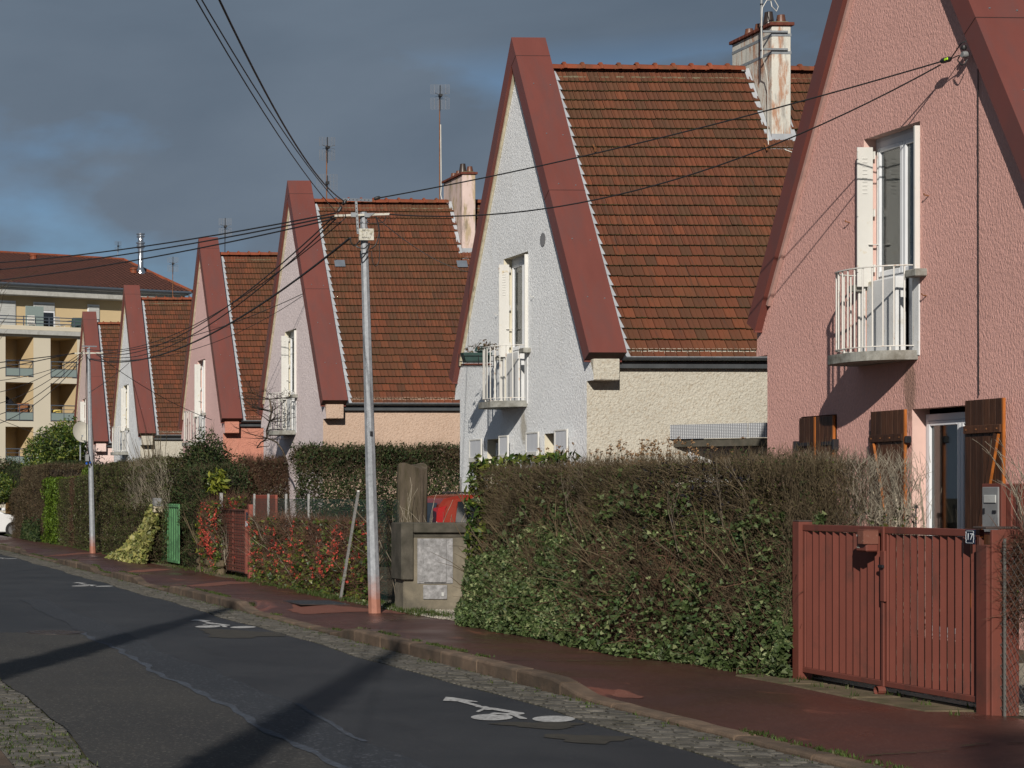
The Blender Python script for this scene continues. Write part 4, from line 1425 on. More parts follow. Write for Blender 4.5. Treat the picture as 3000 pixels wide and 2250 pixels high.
# hooks on the wall
for y_, z_ in ((.9, 4.9), (-.75, 5.05)):
    k = MB(); k.tube([(0, y_, z_), (-.05, y_, z_+.01), (-.055, y_, z_+.04)], .006, 6); k.build('wall_hook', M['white_metal'], H2)
# canopy at 45 degrees on the side wall
def cv(px, py, t):   # helper along the canopy front line
    return None
xa, ya, xb, yb = 1.33, WN-.02, 2.95, WN-1.55
for (t0, t1) in ((0, .52), (.525, 1.0)):
    k = MB()
    a = Vector((xa + (xb-xa)*t0, ya + (yb-ya)*t0, 0)); b = Vector((xa + (xb-xa)*t1, ya + (yb-ya)*t1, 0))
    k.bar((a.x, a.y, 2.695), (b.x, b.y, 2.695), .012, .225); k.build('canopy_panel', M['perf'], H2)
k = MB(); k.prism([(xa+.06, WN-.002), (xa+.10, WN-.06), (xb, yb+.02), (LEN-.5, yb+.02), (LEN-.5, WN-.002)], 'z', 2.46, 2.575); k.build('canopy_slab', M['conc_dark'], H2)
k = MB(); k.box(xa+.3, LEN-.6, WN-.06, WN-.003, 1.9, 2.457); k.build('porch_wall', M['grey_render'], H2)
# blemish on roof: metal patch + hook tiles
def roof_pt(x, s, h=.04):
    y = -3.01 + s*math.cos(ANG)
    return Vector((x, y - math.sin(ANG)*h, tile_z(y) + math.cos(ANG)*h))
for hk, (x, s) in (('2', (.95, 4.3)), ('2', (3.9, 4.35)), ('3', (.85, 4.35)), ('3', (4.0, 4.4)), ('4', (.7, 4.3)), ('5', (.75, 4.3))):
    k = MB(); p = roof_pt(x, s)
    k.tube([p + Vector((0, .0, .06)), p + Vector((0, -.07, -.02)), p + Vector((0, -.09, -.07)), p + Vector((0, -.12, .0))], .011, 6)
    k.build('roof_hook', M['rust'], HL[int(hk)])
for x in (.82, 3.88):
    k = MB(); p = roof_pt(x, 4.05, .048)
    k.box(0, .26, 0, .20, 0, .006, Matrix.Translation(p) @ Matrix.Rotation(ANG, 4, 'X')); k.build('metal_patch', M['galv_bright'], HL[3])
k = MB(); k.tube([(4.25, -.9, 7.55), (4.45, -.98, 7.45), (4.5, -1.08, 7.28), (4.38, -1.15, 7.12), (4.2, -1.15, 7.1)], .008, 6); k.build('loose_cable', M['cable_white'], H2)
# bands round the chimney of the white house
ch = [c for c in H2.children if c.name.startswith('chimney')][0]
for zz in (9.50, 9.20):
    k = MB(); k.box(4.095, 4.435, -.765, .625, zz, zz+.05)
    k.build('strap', M['galv'], ch)
    k = MB(); k.box(3.93, 4.36, -.80, -.766, zz+.055, zz+.09, bev=.004); k.build('mast_bracket', M['galv'], ch)
# hedge window of lilac house
window(HL[3], .15, .605, 1.295, 1.51, 2.64, 1, None)
def pd(px, py, d):
    xr = (px - PX0)*d/FPX; return Vector((xr*CT + d*ST, -xr*ST + d*CT, HC + (1450-py)*d/FPX))

# ================================================================== APARTMENT BUILDING
ab_d0 = 108.0
ab_x = -PX0 / FPX * ab_d0
ab_o = Vector((ab_x*CT + ab_d0*ST, -ab_x*ST + ab_d0*CT, 0))
APT = thing('apartment_building', 'cream and ochre apartment block with red tiled hip roof behind the row of gabled houses', 'building', ab_o, R(22))
def U(px, y=0.0):
    """facade coordinate u of the point seen at column px (facade pushed back by y)"""
    k = (px - PX0) / FPX
    c, s = math.cos(R(24)), math.sin(R(24))
    # camera coords of (u,y): xc = ab_x + u c - y s ; d = ab_d0 + u s + y c
    return (k*(ab_d0 + y*c) - ab_x + y*s) / (c - k*s)
def AZ(py, u, y=0.0):
    return HC + (1450 - py) * (ab_d0 + u*math.sin(R(24)) + y*math.cos(R(24))) / FPX
u_r = 13.0
lx = [(-3.2, -.9), (U(16), U(98)), (U(148), U(226))]
while lx[-1][1] + 3.0 < u_r: 
    a, b = lx[-1]; lx.append((a + (lx[2][0]-lx[1][0]), b + (lx[2][0]-lx[1][0])))
while lx[0][0] > -14:
    a, b = lx[0]; lx.insert(0, (a-2.7, b-2.7))
lx = [l for l in lx if l[1] < u_r - .2 or l[0] < U(230)]
floors = [(AZ(1105, 2), AZ(987, 2)), (AZ(1234, 2), AZ(1121, 2)), (AZ(1363, 2), AZ(1251, 2)), (.4, 2.6)]
zp = AZ(955, 2)          # parapet top of the top terrace
zb = AZ(981, 2)
mb = MB()
ys = [-16.0] + [v for l in lx for v in l if v < u_r] + [u_r]
ys = sorted(set(ys))
for a, b in zip(ys[:-1], ys[1:]):
    m = (a + b) / 2
    inside = any(l[0] <= m <= l[1] for l in lx)
    zs = [(-.1, zb)]
    if inside:
        zs = [(-.1, .4)]; prev = None
        for (f0, f1), (g0, g1) in zip(floors[::-1][:-1], floors[::-1][1:]): zs.append((f1, g0))
        zs.append((floors[0][1], zb))
    for z0, z1 in zs: mb.quad((a, 0, z0), (b, 0, z0), (b, 0, z1), (a, 0, z1))
mb.quad((u_r, 0, -.1), (u_r, 11, -.1), (u_r, 11, zb), (u_r, 0, zb))
mb.build('facade', M['apt_cream'], APT)
D_ = 2.0
for li, (a, b) in enumerate(lx):
    b2 = min(b, u_r - .2)
    for fi, (f0, f1) in enumerate(floors):
        k = MB()
        k.quad((a, 0, f0), (a, 0, f1), (a, D_, f1), (a, D_, f0)); k.quad((b2, 0, f0), (b2, D_, f0), (b2, D_, f1), (b2, 0, f1))
        k.quad((a, D_, f0), (a, D_, f1), (b2, D_, f1), (b2, D_, f0)); k.quad((a, 0, f1), (b2, 0, f1), (b2, D_, f1), (a, D_, f1))
        k.quad((a, 0, f0), (a, D_, f0), (b2, D_, f0), (b2, 0, f0))
        lg = k.build('loggia', M['apt_ochre'], APT)
        k = MB()
        k.box(a+.02, a+.80, D_-.06, D_-.01, f0, f0+2.0, bev=.01); k.build('door_frame', M['pvc'], lg)
        k = MB(); k.box(a+.06, a+.74, D_-.075, D_-.062, f0+.05, f0+1.7); k.build('pane', M['car_glass'], lg)
        if fi < 3 and b < u_r - .3 and a > -8:
            k = MB()
            zt = f0 + .92
            k.tube([(a, .0, zt), (b2, .0, zt)], .035, 6)
            for zz in (f0+.70, f0+.50, f0+.06): k.bar((a, 0, zz), (b2, 0, zz), .03, .03)
            for uu in (a+.03, (a+b2)/2, b2-.03): k.bar((uu, 0, f0), (uu, 0, zt), .035, .035)
            k.build('balcony_rail', M['apt_rail'], lg)
            for p0, p1 in ((a+.05, (a+b2)/2-.02), ((a+b2)/2+.02, b2-.05)):
                k = MB(); k.box(p0, p1, -.005, .005, f0+.08, f0+.48); k.build('frosted_panel', M['frost'], lg)
# top terrace: parapet, set back ochre storey
ztop = AZ(868, 3, 2.3)
k = MB(); k.box(-16, u_r+.0, -.12, .12, zb+.26, zp, bev=.02); k.build('parapet', M['apt_cream'], APT)
k = MB(); k.box(-16, u_r+.05, -.22, .0, zb, zb+.255, bev=.01); k.build('concrete_band', M['apt_grey'], APT)
k = MB(); k.box(-16, u_r, .125, 3.0, zb+.1, zb+.3); k.build('terrace_floor', M['apt_grey'], APT)
k = MB(); k.box(-16, u_r, 2.4, 11, zb+.3, ztop); k.build('top_storey_wall', M['apt_ochre'], APT)
for (p0, p1, mt, z1) in ((-40, 44, 'apt_shutter', .82), (96, 158, 'apt_shutter', .80), (255, 289, 'apt_shutter', .78)):
    a, b = U(p0, 2.4), U(p1, 2.4)
    zt2 = ztop - .30
    k = MB(); k.box(a, b, 2.30, 2.39, zb+.3, zt2, bev=.01); w = k.build('door_frame', M['pvc'], APT)
    k = MB(); n = 14
    for i in range(n):
        h = (zt2-.1-zb-.3)/n*(1 if p0 != 96 else .22)
        k.box(a+.05, b-.05, 2.27, 2.295, zt2-.1-h*(i+1)+.005, zt2-.1-h*i)
    k.build('roller_shutter', M['apt_shutter'], w)
    if p0 == 96:
        k = MB(); k.box(U(121, 2.3), b-.1, 2.28, 2.297, zb+.32, zt2-.6); k.build('pane', M['car_glass'], w)
k = MB()
a, b = U(73, 1.6), U(118, 1.9)
k.box(a, b, 1.5, 1.56, zb+.35, AZ(890, 3), bev=.01); k.build('privacy_screen', M['frost'], APT)
k = MB()
u1 = U(290)
for zz in (AZ(928, 2), AZ(937, 2), AZ(947, 2)): k.tube([(-15, .0, zz), (u1, .0, zz)], .03, 6)
for i in range(14):
    uu = -15 + i*(u1+15)/13
    k.bar((uu, 0, zp), (uu, 0, AZ(926, 2)), .05, .05)
k.build('terrace_rail', M['apt_rail'], APT)
# eave soffit box, gutter, roof
EY = 2.35   # the roof stands back with the top storey
ze = AZ(838, 2, EY)
k = MB(); k.prism([(-.9+EY, ztop+.42), (-.9+EY, ze-.02), (13.2, ze-.02), (13.2, ztop+.42)], 'x', -16, u_r+.6); k.build('eave_fascia', M['apt_white'], APT)
k = MB(); k.box(-16, u_r+.45, -.72+EY, 13.0, ztop+.0, ztop+.415); k.build('eave_band', M['apt_grey'], APT)
k = MB(); k.tube([(-16, -1.0+EY, ze+.02), (u_r+.7, -1.0+EY, ze+.02)], .085, 8); k.tube([(U(527,EY), -.98+EY, ze), (U(527,EY), -.95+EY, ztop+.3)], .05, 6); k.build('gutter', M['apt_rail'], APT)
zr = ze + 2.5
er, yr = u_r + .75, 6.6
HR = er - U(362, yr)
RY = EY - 1.05
k = MB()
k.quad((-16, RY, ze+.04), (er, RY, ze+.04), (er-HR, yr, zr), (-16, yr, zr))
k.quad((-16, 12, ze+.04), (-16, yr, zr), (er-HR, yr, zr), (er, 12, ze+.04))
k.poly([(er, RY, ze+.04), (er, 12, ze+.04), (er-HR, yr, zr)])
rf = k.build('roof', M['apt_roof'], APT)
# interlocking tile courses of the visible slope (one joined relief, too small to pick apart)
sl = math.atan((zr-ze-.04)/(yr-RY)); Ls = math.hypot(zr-ze-.04, yr-RY)
V = []; F_ = []; n = 0
rr = 24
for r in range(rr):
    s0 = Ls*r/rr; s1 = Ls*(r+1)/rr
    x1 = er - HR*(s0/Ls)
    xx = -9.0
    while xx < x1 - .3:
        a = []
        for (dx, h) in ((0, .03), (.1, .075), (.2, .03), (.29, .03)):
            for (s, hh) in ((s0, h+.02), (s1+.04, h-.01)):
                a.append((xx+dx, RY + s*math.cos(sl) - math.sin(sl)*hh, ze+.04 + s*math.sin(sl) + math.cos(sl)*hh))
        V += a
        F_ += [(n, n+2, n+3, n+1), (n+2, n+4, n+5, n+3), (n+4, n+6, n+7, n+5)]
        n += 8
        xx += .30
np_mesh('roof_tiles', V, F_, M['apt_roof'], rf, kind='stuff')
k = MB(); k.tube([(-16, yr, zr+.02), (er-HR, yr, zr+.02), (er, RY, ze+.08)], .11, 8); k.build('ridge', M['ridge'], rf)
# flue
uf = U(412, 4.3)
k = MB()
zf = ze + .1 + (4.3-RY)*math.tan(sl)
k.lathe([(.30, -.25), (.30, .02), (.19, .22), (.17, .25), (.17, 1.45), (.25, 1.47), (.25, 1.62), (.20, 1.66), (.20, 1.72), (.27, 1.74), (.27, 1.82), (.20, 1.84), (.17, 1.88), (.17, 2.12), (.25, 2.14), (.25, 2.18), (.2, 2.2), (.2, 2.28), (.26, 2.30), (.26, 2.36)], (uf, 4.3, zf), 16)
k.build('flue', M['flue'], rf, smooth=True)
k = MB(); k.lathe([(.22, 0), (.2, .22), (.24, .24), (.24, .3), (.15, .36)], (U(391, 4.2), 4.2, zf-.12), 10); k.build('roof_vent', M['ridge'], rf)
k = MB(); k.lathe([(.22, 0), (.2, .22), (.24, .24), (.24, .3), (.15, .36)], (U(98, 5.6), 5.6, ze+.04+(5.6-RY)*math.tan(sl)), 10); k.build('roof_vent', M['ridge'], rf)

def in_apt(u, y, z):
    return APT.matrix_basis @ Vector((u, y, z))
# terrace and balcony bits
def chair(loc, rz, name, label, matk, cat='chair'):
    t = thing(name, label, cat, loc, rz)
    k = MB(); k.box(-.22, .22, -.2, .22, .40, .43, bev=.01); k.build('seat', M[matk], t)
    k = MB()
    for i in range(6): k.box(-.2, .2, .20+.03*i/6, .22+.03*i/6, .5+.08*i, .55+.08*i)
    k.build('backrest', M[matk], t)
    for sx in (-1, 1):
        for sy in (-1, 1):
            k = MB(); k.bar((sx*.2, sy*.18, 0), (sx*.2, sy*.18 + (.06 if sy > 0 else 0), .42 if sy < 0 else .95), .03, .02); k.build('leg', M[matk], t)
    return t
zfl = zb + .3
chair(in_apt(U(92, 1.2), 1.2, zfl), R(0), 'folding_chair', 'white slatted folding chair left on the top terrace beside the frosted screen', 'white_metal')
chair(in_apt(U(176, 1.2), 1.2, zfl), R(40), 'folding_chair', 'white folding chair standing open on the top terrace right of the dark door', 'white_metal')
p = in_apt(U(212, 1.0), 1.0, zfl)
t = thing('garden_table', 'small round dark garden table on the top terrace', 'table', p)
k = MB(); k.lathe([(.35, .66), (.35, .69)], n=18); k.build('tabletop', M['iron'], t)
for i in range(3):
    a = i*2.09; k = MB(); k.bar((.25*math.cos(a), .25*math.sin(a), 0), (.05*math.cos(a+2), .05*math.sin(a+2), .66), .03); k.build('leg', M['iron'], t)
p = in_apt(U(228, .6), .6, zfl)
k = MB(); k.box(-.35, .4, -.1, .1, 0, .85, bev=.05); o = k.build('green_cover', M['green_plastic'], None); o.location = p
tag(o, 'dark green covered bundle behind the top terrace railing', 'cover')
l1 = lx[[i for i, l in enumerate(lx) if abs(l[0]-U(16)) < .01][0]]; l2 = (U(148), U(226))
p = in_apt(l1[0]+.45, .7, floors[1][0])
t = thing('folded_parasol', 'dark folded parasol leaning in the left loggia of the second balcony row', 'parasol', p)
k = MB(); k.lathe([(.5, 1.0), (.32, 1.2), (.03, 1.42)], n=8); k.build('canopy', M['iron'], t)
k = MB(); k.tube([(0, 0, 0), (0, 0, 1.4)], .02, 6); k.build('pole', M['iron'], t)
p = in_apt(l1[1]-.42, .5, floors[1][0])
k = MB(); k.box(-.28, .28, -.2, .2, 0, .95, bev=.03); k.box(-.33, .33, -.24, .24, .95, 1.03, bev=.01)
o = k.build('wooden_cabinet', M['rust'], None); o.location = p; tag(o, 'small brown wooden cabinet in the left loggia behind the frosted railing', 'cabinet')
p = in_apt(l2[0]+.55, .3, floors[1][0])
k = MB(); k.lathe([(.32, .5), (.36, .62), (.2, .72)], n=9); k.xf(Matrix.Scale(.5, 4, (0, 1, 0)))
k.lathe([(.1, 0), (.1, .5)], n=8)
o = k.build('straw_bundle', M['yellow'], None); o.location = p; tag(o, 'yellow straw coloured bundle in the right loggia above the frosted panel', 'bundle')

# ================================================================== ANTENNAS
def grid_antenna(name, label, base, h, rz, w=.26, gh=(.15, .17), gap=.05, group='roof television antennas', mast='rust', below=0.0):
    t = thing(name, label, 'antenna', base, rz, group)
    k = MB(); k.tube([(0, 0, -below), (0, 0, h)], .014, 6); k.build('mast', M[mast], t, smooth=True)
    for z0, z1 in ((h-.02, h-.02+gh[0]*2), (h-.02-gap*2-gh[1]*2, h-.02-gap*2)):
        k = MB(); n = int((z1-z0)/.026)
        for i in range(n+1):
            z = z0 + (z1-z0)*i/n
            k.bar((-w, -.03, z), (w, -.03, z), .005)
        for i in range(6):
            x = -w + 2*w*i/5
            k.bar((x, -.033, z0), (x, -.033, z1), .006)
        k.build('reflector', M['wire_grid'], t)
    k = MB()
    for s in (-1, 1):
        for zz in (.05, -.05): k.bar((0, -.12, h-.07), (s*.16, -.16, h-.07+zz), .008)
    k.box(-.035, .035, -.15, .0, h-.1, h-.04); k.bar((0, -.05, h-.45), (0, -.05, h+.2), .02)
    k.build('dipole', M['black_plastic'], t)
    return t
def hpt(i, lx_, ly, z): 
    o = HL[i].location; return Vector((o.x+lx_, o.y+ly, z))
# antenna standing behind the chimney of the lilac house
c3 = on_y(1288, hpt(3,0,.7,0).y)
grid_antenna('television_antenna', 'tall television antenna with twin wire grids and a rusty mast beside the flaking pink chimney', (c3.x, c3.y, 8.95), 3.05, R(-4), w=.235, gh=(.12,.145), below=.3)
k = MB(); k.tube([(c3.x+.02, c3.y-.02, 11.2), (c3.x+.035, c3.y-.02, 9.6), (c3.x+.02, c3.y-.02, 9.4), (c3.x+.09, c3.y-.05, 9.1), (c3.x+.1, c3.y-.05, 8.8)], .013, 5)
o = k.build('antenna_cable', M['cable_white'], None, (c3.x, c3.y, 9.0)); tag(o, 'white cable running down the rusty mast beside the pink chimney', 'cable')
a3 = on_y(957, hpt(3,0,0,0).y)
grid_antenna('television_antenna', 'television antenna with two grids on the ridge of the lilac house, above the utility pole', (a3.x, a3.y, 9.1), 1.42, R(3), w=.20, gh=(.11,.13), below=.1)
t = thing('television_antenna', 'lower wire grid antenna bolted to the mast on the ridge of the lilac house', 'antenna', (a3.x, a3.y-.02, 9.35), 0, 'roof television antennas')
k = MB()
for i in range(12): k.bar((-.26, 0, .04+i*.036), (.26, 0, .04+i*.036), .005)
for i in range(7): k.bar((-.26+i*.52/6, -.004, .04), (-.26+i*.52/6, -.004, .44), .006)
k.build('reflector', M['wire_grid'], t)
k = MB(); k.bar((0, -.05, .02), (0, -.05, .4), .02); k.box(-.04, .04, -.09, -.01, .18, .25); k.build('dipole', M['black_plastic'], t)
a4 = on_y(659, hpt(4,0,0,0).y)
grid_antenna('television_antenna', 'television antenna with twin grids on the ridge of the salmon pink house', (a4.x, a4.y, 9.1), .92, R(-3), w=.19, gh=(.10,.11), mast='iron')
a5 = on_y(506, hpt(5,0,0,0).y)
grid_antenna('television_antenna', 'television antenna with a rusty mast on the ridge of the small white house', (a5.x, a5.y, 9.05), 1.45, R(0), w=.20, gh=(.10,.12))
pa = in_apt(U(345, yr), yr, zr)
grid_antenna('television_antenna', 'small pale antenna on the tiled ridge of the apartment building left of the steel flue', pa, .9, R(20), w=.23, gh=(.13,.13), mast='galv')
# grey mast clamped to the chimney of the white house
mx = on_y(2231, H2.location.y-.86)
t = thing('antenna_mast', 'grey steel antenna mast clamped to the flaking white chimney, rising out of the picture', 'antenna mast', (mx.x, mx.y, 9.0))
k = MB(); k.tube([(0, 0, .1), (0, 0, 3.6)], .020, 10); k.build('mast', M['galv'], t, smooth=True)
for zz in (.22, .62, 1.0):
    k = MB(); k.tube([(0, 0, zz), (0, 0, zz+.025)], .024, 10); k.build('clamp', M['iron'], t)
k = MB()
for i in range(8): k.bar((-.4+.02*i, -.1, 3.2+.06*i), (.4-.02*i, .1, 3.2+.06*i), .012)
k.bar((0,-.5,3.4),(0,.7,3.4),.02); k.build('aerial', M['wire_grid'], t)
k = MB()
pts = [(.14, .05, 1.9), (.15, .03, 1.2), (.18, 0, .98), (.26, 0, .90), (.29, 0, .98), (.22, 0, 1.10), (.08, -.02, 1.08), (.0, -.03, .95), (-.02, -.03, .6), (.0, -.03, .3), (.0, -.03, .12), (.08, .02, -.05), (.12, .02, -.3), (.13, .04, -1.2), (.13, .0, -1.5)]
k.tube([Vector(p) + t.location for p in pts], .0075, 5)
o = k.build('antenna_cable', M['cable_white'], None, tuple(t.location)); tag(o, 'pale cable looping over the pots and down the flaking white chimney', 'cable')

# ================================================================== UTILITY POLES
def pole(name, label, base, top, kind):
    b, tp = Vector(base), Vector(top)
    t = thing(name, label, 'utility pole', b)
    L = tp - b
    def P(f): return L * f
    k = MB()
    k.tube([P(.034), P(.3), P(.6), P(1.0)], [.0825, .073, .061, .047], 8)
    sh = k.build('shaft', M['galv_pole'], t)
    k = MB(); k.tube([P(-.01), P(.012), P(.030), P(.034)], [.0855, .0845, .083, .0828], 8); k.build('painted_foot', M['galv_red'], t)
    k = MB()
    k.tube([P(.42), P(.423)], .068, 8); k.tube([P(.444), P(.447)], .067, 8); k.build('strap', M['iron'], t)
    return t, P
p1b = on_z(1098, 1795, .12); p1t = on_y(1065, p1b.y, 622)
POLE1, P1 = pole('utility_pole', 'near leaning octagonal steel utility pole with a lichened number plate', p1b, p1t, 1)
def rel(px, py, dy=-.06): 
    v = on_y(px, p1b.y + dy, py); return v - p1b
k = MB(); a, b = rel(1003, 584), rel(1090, 587)
k.box(0, (b-a).length, -.004, .004, -.018, .018, Matrix.Translation(a) @ Matrix.Rotation(R(1.5), 4, 'Y'))
for i in range(8): pass
arm = k.build('top_arm', M['galv_bright'], POLE1)
k = MB()
for i in range(7):
    c = a + (b-a)*(.1+.13*i); k.tube([c + Vector((0,-.006,0)), c + Vector((0,-.003,0))], .007, 8)
k.build('bolt_holes', M['iron'], POLE1)
k = MB(); k.bar(rel(1043, 590, -.075), rel(1049, 685, -.075), .012, .03, up=(1,0,0)); k.build('upright', M['galv'], POLE1)
k = MB()
for i in range(8):
    c = rel(1043, 592, -.09) + (rel(1049, 685, -.09)-rel(1043, 592, -.09))*((i+.5)/8)
    k.tube([c, c+Vector((0,.006,0))], .006, 8)
k.build('bolt_holes', M['iron'], POLE1)
k = MB(); a, b = rel(980, 632), rel(1141, 627)
k.bar(a, b, .016, .028); k.build('lower_arm', M['plate'], POLE1)
k = MB(); c = rel(1085, 629, -.07); k.prism([(c.x-.08, c.z-.03), (c.x-.02, c.z-.035), (c.x+.06, c.z+.025), (c.x-.08, c.z+.02)], 'y', c.y-.006, c.y+.0); 
c = rel(1030, 629, -.07); k.box(c.x-.01, c.x+.07, c.y-.006, c.y, c.z-.03, c.z+.03); k.build('bracket_plate', M['galv'], POLE1)
k = MB()
for f in (.992, .972, .957, .945, .93):
    k.tube([P1(f), P1(f+.004)], .054, 14)
k.build('steel_band', M['galv_bright'], POLE1)
k = MB(); a = rel(1052, 704, -.09); b = rel(1095, 670, -.09)
k.box(a.x, b.x, a.y-.012, a.y+.02, a.z, b.z, bev=.003); pl = k.build('number_plate', M['plate'], POLE1)
for i, px in enumerate((1030, 1072, 1118)):
    pass
def text(body, size, parent, loc, rot, mat, name='lettering', ext=.0015):
    cu = bpy.data.curves.new(name, 'FONT'); cu.body = body; cu.size = size; cu.extrude = ext
    cu.align_x = 'CENTER'; cu.align_y = 'CENTER'
    ob = bpy.data.objects.new(name, cu); COL.objects.link(ob)
    dg = bpy.context.evaluated_depsgraph_get()
    me = bpy.data.meshes.new_from_object(ob.evaluated_get(dg))
    bpy.data.objects.remove(ob)
    me.materials.clear(); me.materials.append(mat)
    o = link(name, me, parent, loc); o.rotation_euler = rot
    return o
w_ = b.x - a.x; h_ = b.z - a.z; cx, cz = (a.x+b.x)/2, (a.z+b.z)/2; yy = a.y - .014
INKM = m_plain('worn_black_print', (.09,.09,.09), .7, 0, .3, 60)
for body, s, dx, dz in (('PBE', .030, -.20, .34), ('11', .030, .10, .34), ('4', .026, 0, .12), ('11', .030, -.27, .0), ('12', .034, .28, .0), ('RENAULT', .028, -.02, -.27)):
    text(body, s, pl, (cx + dx*w_, yy, cz + dz*h_), (R(90), 0, 0), INKM)
k = MB(); k.box(-.016+P1(.447).x, .016+P1(.447).x, P1(.447).y-.082, P1(.447).y-.066, P1(.447).z-.03, P1(.447).z+.03); k.build('strap_block', M['iron'], POLE1)

p2b = on_z(272, 1621, .12); p2t = on_y(259, p2b.y, 1020)
POLE2, P2 = pole('utility_pole', 'far steel utility pole with a small grey cable box, in front of the brown hedges', p2b, p2t, 2)
def rel2(px, py, dy=-.06): return on_y(px, p2b.y + dy, py) - p2b
k = MB(); k.bar(rel2(240, 1014), rel2(284, 1015), .012, .035); k.build('top_arm', M['galv_bright'], POLE2)
k = MB(); k.bar(rel2(261, 1016, -.08), rel2(262, 1052, -.08), .012, .035, up=(1,0,0)); k.build('upright', M['galv'], POLE2)
k = MB(); k.bar(rel2(217, 1035), rel2(302, 1034), .02, .035); k.build('lower_arm', M['plate'], POLE2)
k = MB()
for f in (.99, .97): k.tube([P2(f), P2(f+.005)], .055, 12)
k.build('steel_band', M['galv_bright'], POLE2)
k = MB(); a = rel2(250, 1352, -.12); k.box(a.x, a.x+.10, a.y-.04, a.y+.05, a.z, a.z+.19, bev=.01); k.build('cable_box', M['greybox'], POLE2)
k = MB(); a = rel2(251, 1361, -.12); k.box(a.x, a.x+.045, a.y-.02, a.y+.01, a.z, a.z+.06, bev=.008); a = rel2(262, 1358, -.12); k.box(a.x, a.x+.03, a.y-.02, a.y+.01, a.z, a.z+.05, bev=.006); k.build('blue_seal', M['blue'], POLE2)
k = MB(); k.tube([rel2(254, 1040, -.09), rel2(252, 1130, -.09), rel2(254, 1300, -.09), rel2(262, 1345, -.1), rel2(268, 1360, -.1), rel2(262, 1368, -.1), rel2(257, 1350, -.1)], .012, 6)
k.build('riser_cable', M['cable'], POLE2)

# poles outside the frame that carry the other ends of the wires
pb = pd(-540, 1450, 45.1); pb.z = .11
pt_ = Vector((pb.x+.02, pb.y, 7.4))
t3, P3 = pole('utility_pole', 'steel utility pole on the left pavement, outside the picture', pb, pt_, 3)

# ---- wires -------------------------------------------------------
def wire(name, label, A, B, sag, r=.008, n=28, mat='cable', group='overhead wires'):
    A, B = Vector(A), Vector(B)
    pts = []
    for i in range(n+1):
        t = i/n
        p = A + (B-A)*t; p.z -= 4*sag*t*(1-t); pts.append(p)
    k = MB(); k.tube(pts, r, 5)
    o = k.build(name, M[mat], None, tuple(A), smooth=True)
    tag(o, label, 'wire', group)
    return o
def w1(px, py): return on_y(px, p1b.y - .06, py)
def w2(px, py): return on_y(px, p2b.y - .06, py)
def far_end(A, B, s, k=2.6):
    E = A + (B - A)*k; E.z += 4*s*k*k*(1/k)*(1-1/k)*k
    return E
wire('overhead_wire', 'leftmost of the three overhead wires dropping from the top edge to the near pole', w1(990, 627), far_end(w1(990, 627), pd(540, -60, 13), .12), .81, .0055)
wire('overhead_wire', 'middle one of the three overhead wires dropping from the top edge to the near pole', w1(1003, 608), far_end(w1(1003, 608), pd(556, -60, 13), .12), .81, .0055)
wire('overhead_wire', 'rightmost, thickest of the three wires dropping from the top edge to the near pole', w1(1006, 588), far_end(w1(1006, 588), pd(615, -60, 12), .22), 1.49, .008, 48)
wire('overhead_wire', 'upper service wire from the near pole across the white house to the pink gable', w1(1110, 580), on_x(2766, 12.36, 178), .10, .009)
wire('overhead_wire', 'lower service wire from the near pole across the tiled roof to the pink gable', w1(1140, 628), on_x(2756, 12.36, 190), .52, .009)
for i, (y0, y1, s) in enumerate(((624, 774, .30), (632, 801, .30), (640, 844, .30))):
    wire('overhead_wire', ('topmost','middle','lowest')[i] + ' of the three wires fanning left from the near pole over the apartment roof', w1(983, y0), pd(-520, y1, 45), s, .011)
for i, (xa, ya, xb, yb, s, r_) in enumerate(((975, 637, 282, 1036, .60, .010), (985, 640, 282, 1040, .68, .010), (1000, 650, 240, 1020, .62, .008), (1026, 697, 262, 1052, .62, .016))):
    wire('overhead_wire', ('first', 'second', 'third', 'thickest and lowest')[i] + ' of the wires sagging between the two utility poles', w1(xa, ya), w2(xb, yb), s, r_)
wire('overhead_wire', 'thin service wire from the near pole down to the left verge of the white house', w1(1102, 636), on_x(1374, 12.35, 797), .12, .006)
hk3 = on_x(886, 12.35, 861)
wire('overhead_wire', 'service wire from the far pole to the gable of the lilac house', hk3, w2(285, 1038), .25, .010)
wire('overhead_wire', 'second service wire from the far pole to the gable of the lilac house', hk3 + Vector((0,0,-.05)), w2(262, 1050), .55, .008)
hk5 = on_x(378, 12.35, 1063)
wire('overhead_wire', 'short service wire rising from the far pole to the small white gable', w2(262, 1150), hk5, .05, .010)
wire('overhead_wire', 'thin wire from the far pole across the small white house to the pink balcony', w2(285, 1040), on_x(620, 11.6, 1230), .15, .009)
for i, (ya, yb, s) in enumerate(((1036, 1062, .0), (1034, 1090, .1))):
    wire('overhead_wire', ('upper', 'lower')[i] + ' wire leaving the far pole to the left across the loggias', w2(218, ya), pd(-533, 1125+i*30, 45), s, .013)
for i, (xb, yb, dd, s, r_) in enumerate(((-533, 1000, 45, 1.25, .009), (-533, 1012, 45, 1.5, .009), (-533, 1024, 45, 1.75, .010), (-533, 990, 45, .85, .008), (-533, 1036, 45, 1.9, .010))):
    wire('overhead_wire', ('first','second','third','fourth','fifth')[i] + ' of the wires sagging down left from the far pole', w2(243, 1030+i*5), pd(xb, yb, dd), s, r_)
wire('overhead_wire', 'wire crossing diagonally behind the far laurel tree below the loggias', pd(-533, 1000, 45), pd(190, 1300, 70), .1, .009)
e_ = far_end(w1(1003, 608), pd(556, -60, 13), .12)
t4, P4 = pole('utility_pole', 'steel utility pole behind the photographer that carries the three near wires', (e_.x, e_.y, .1), (e_.x, e_.y, 7.9), 4)
k = MB(); k.bar((-.6, 0, e_.z-.1), (.8, 0, e_.z-.1), .03, .05); k.build('lower_arm', M['plate'], t4)
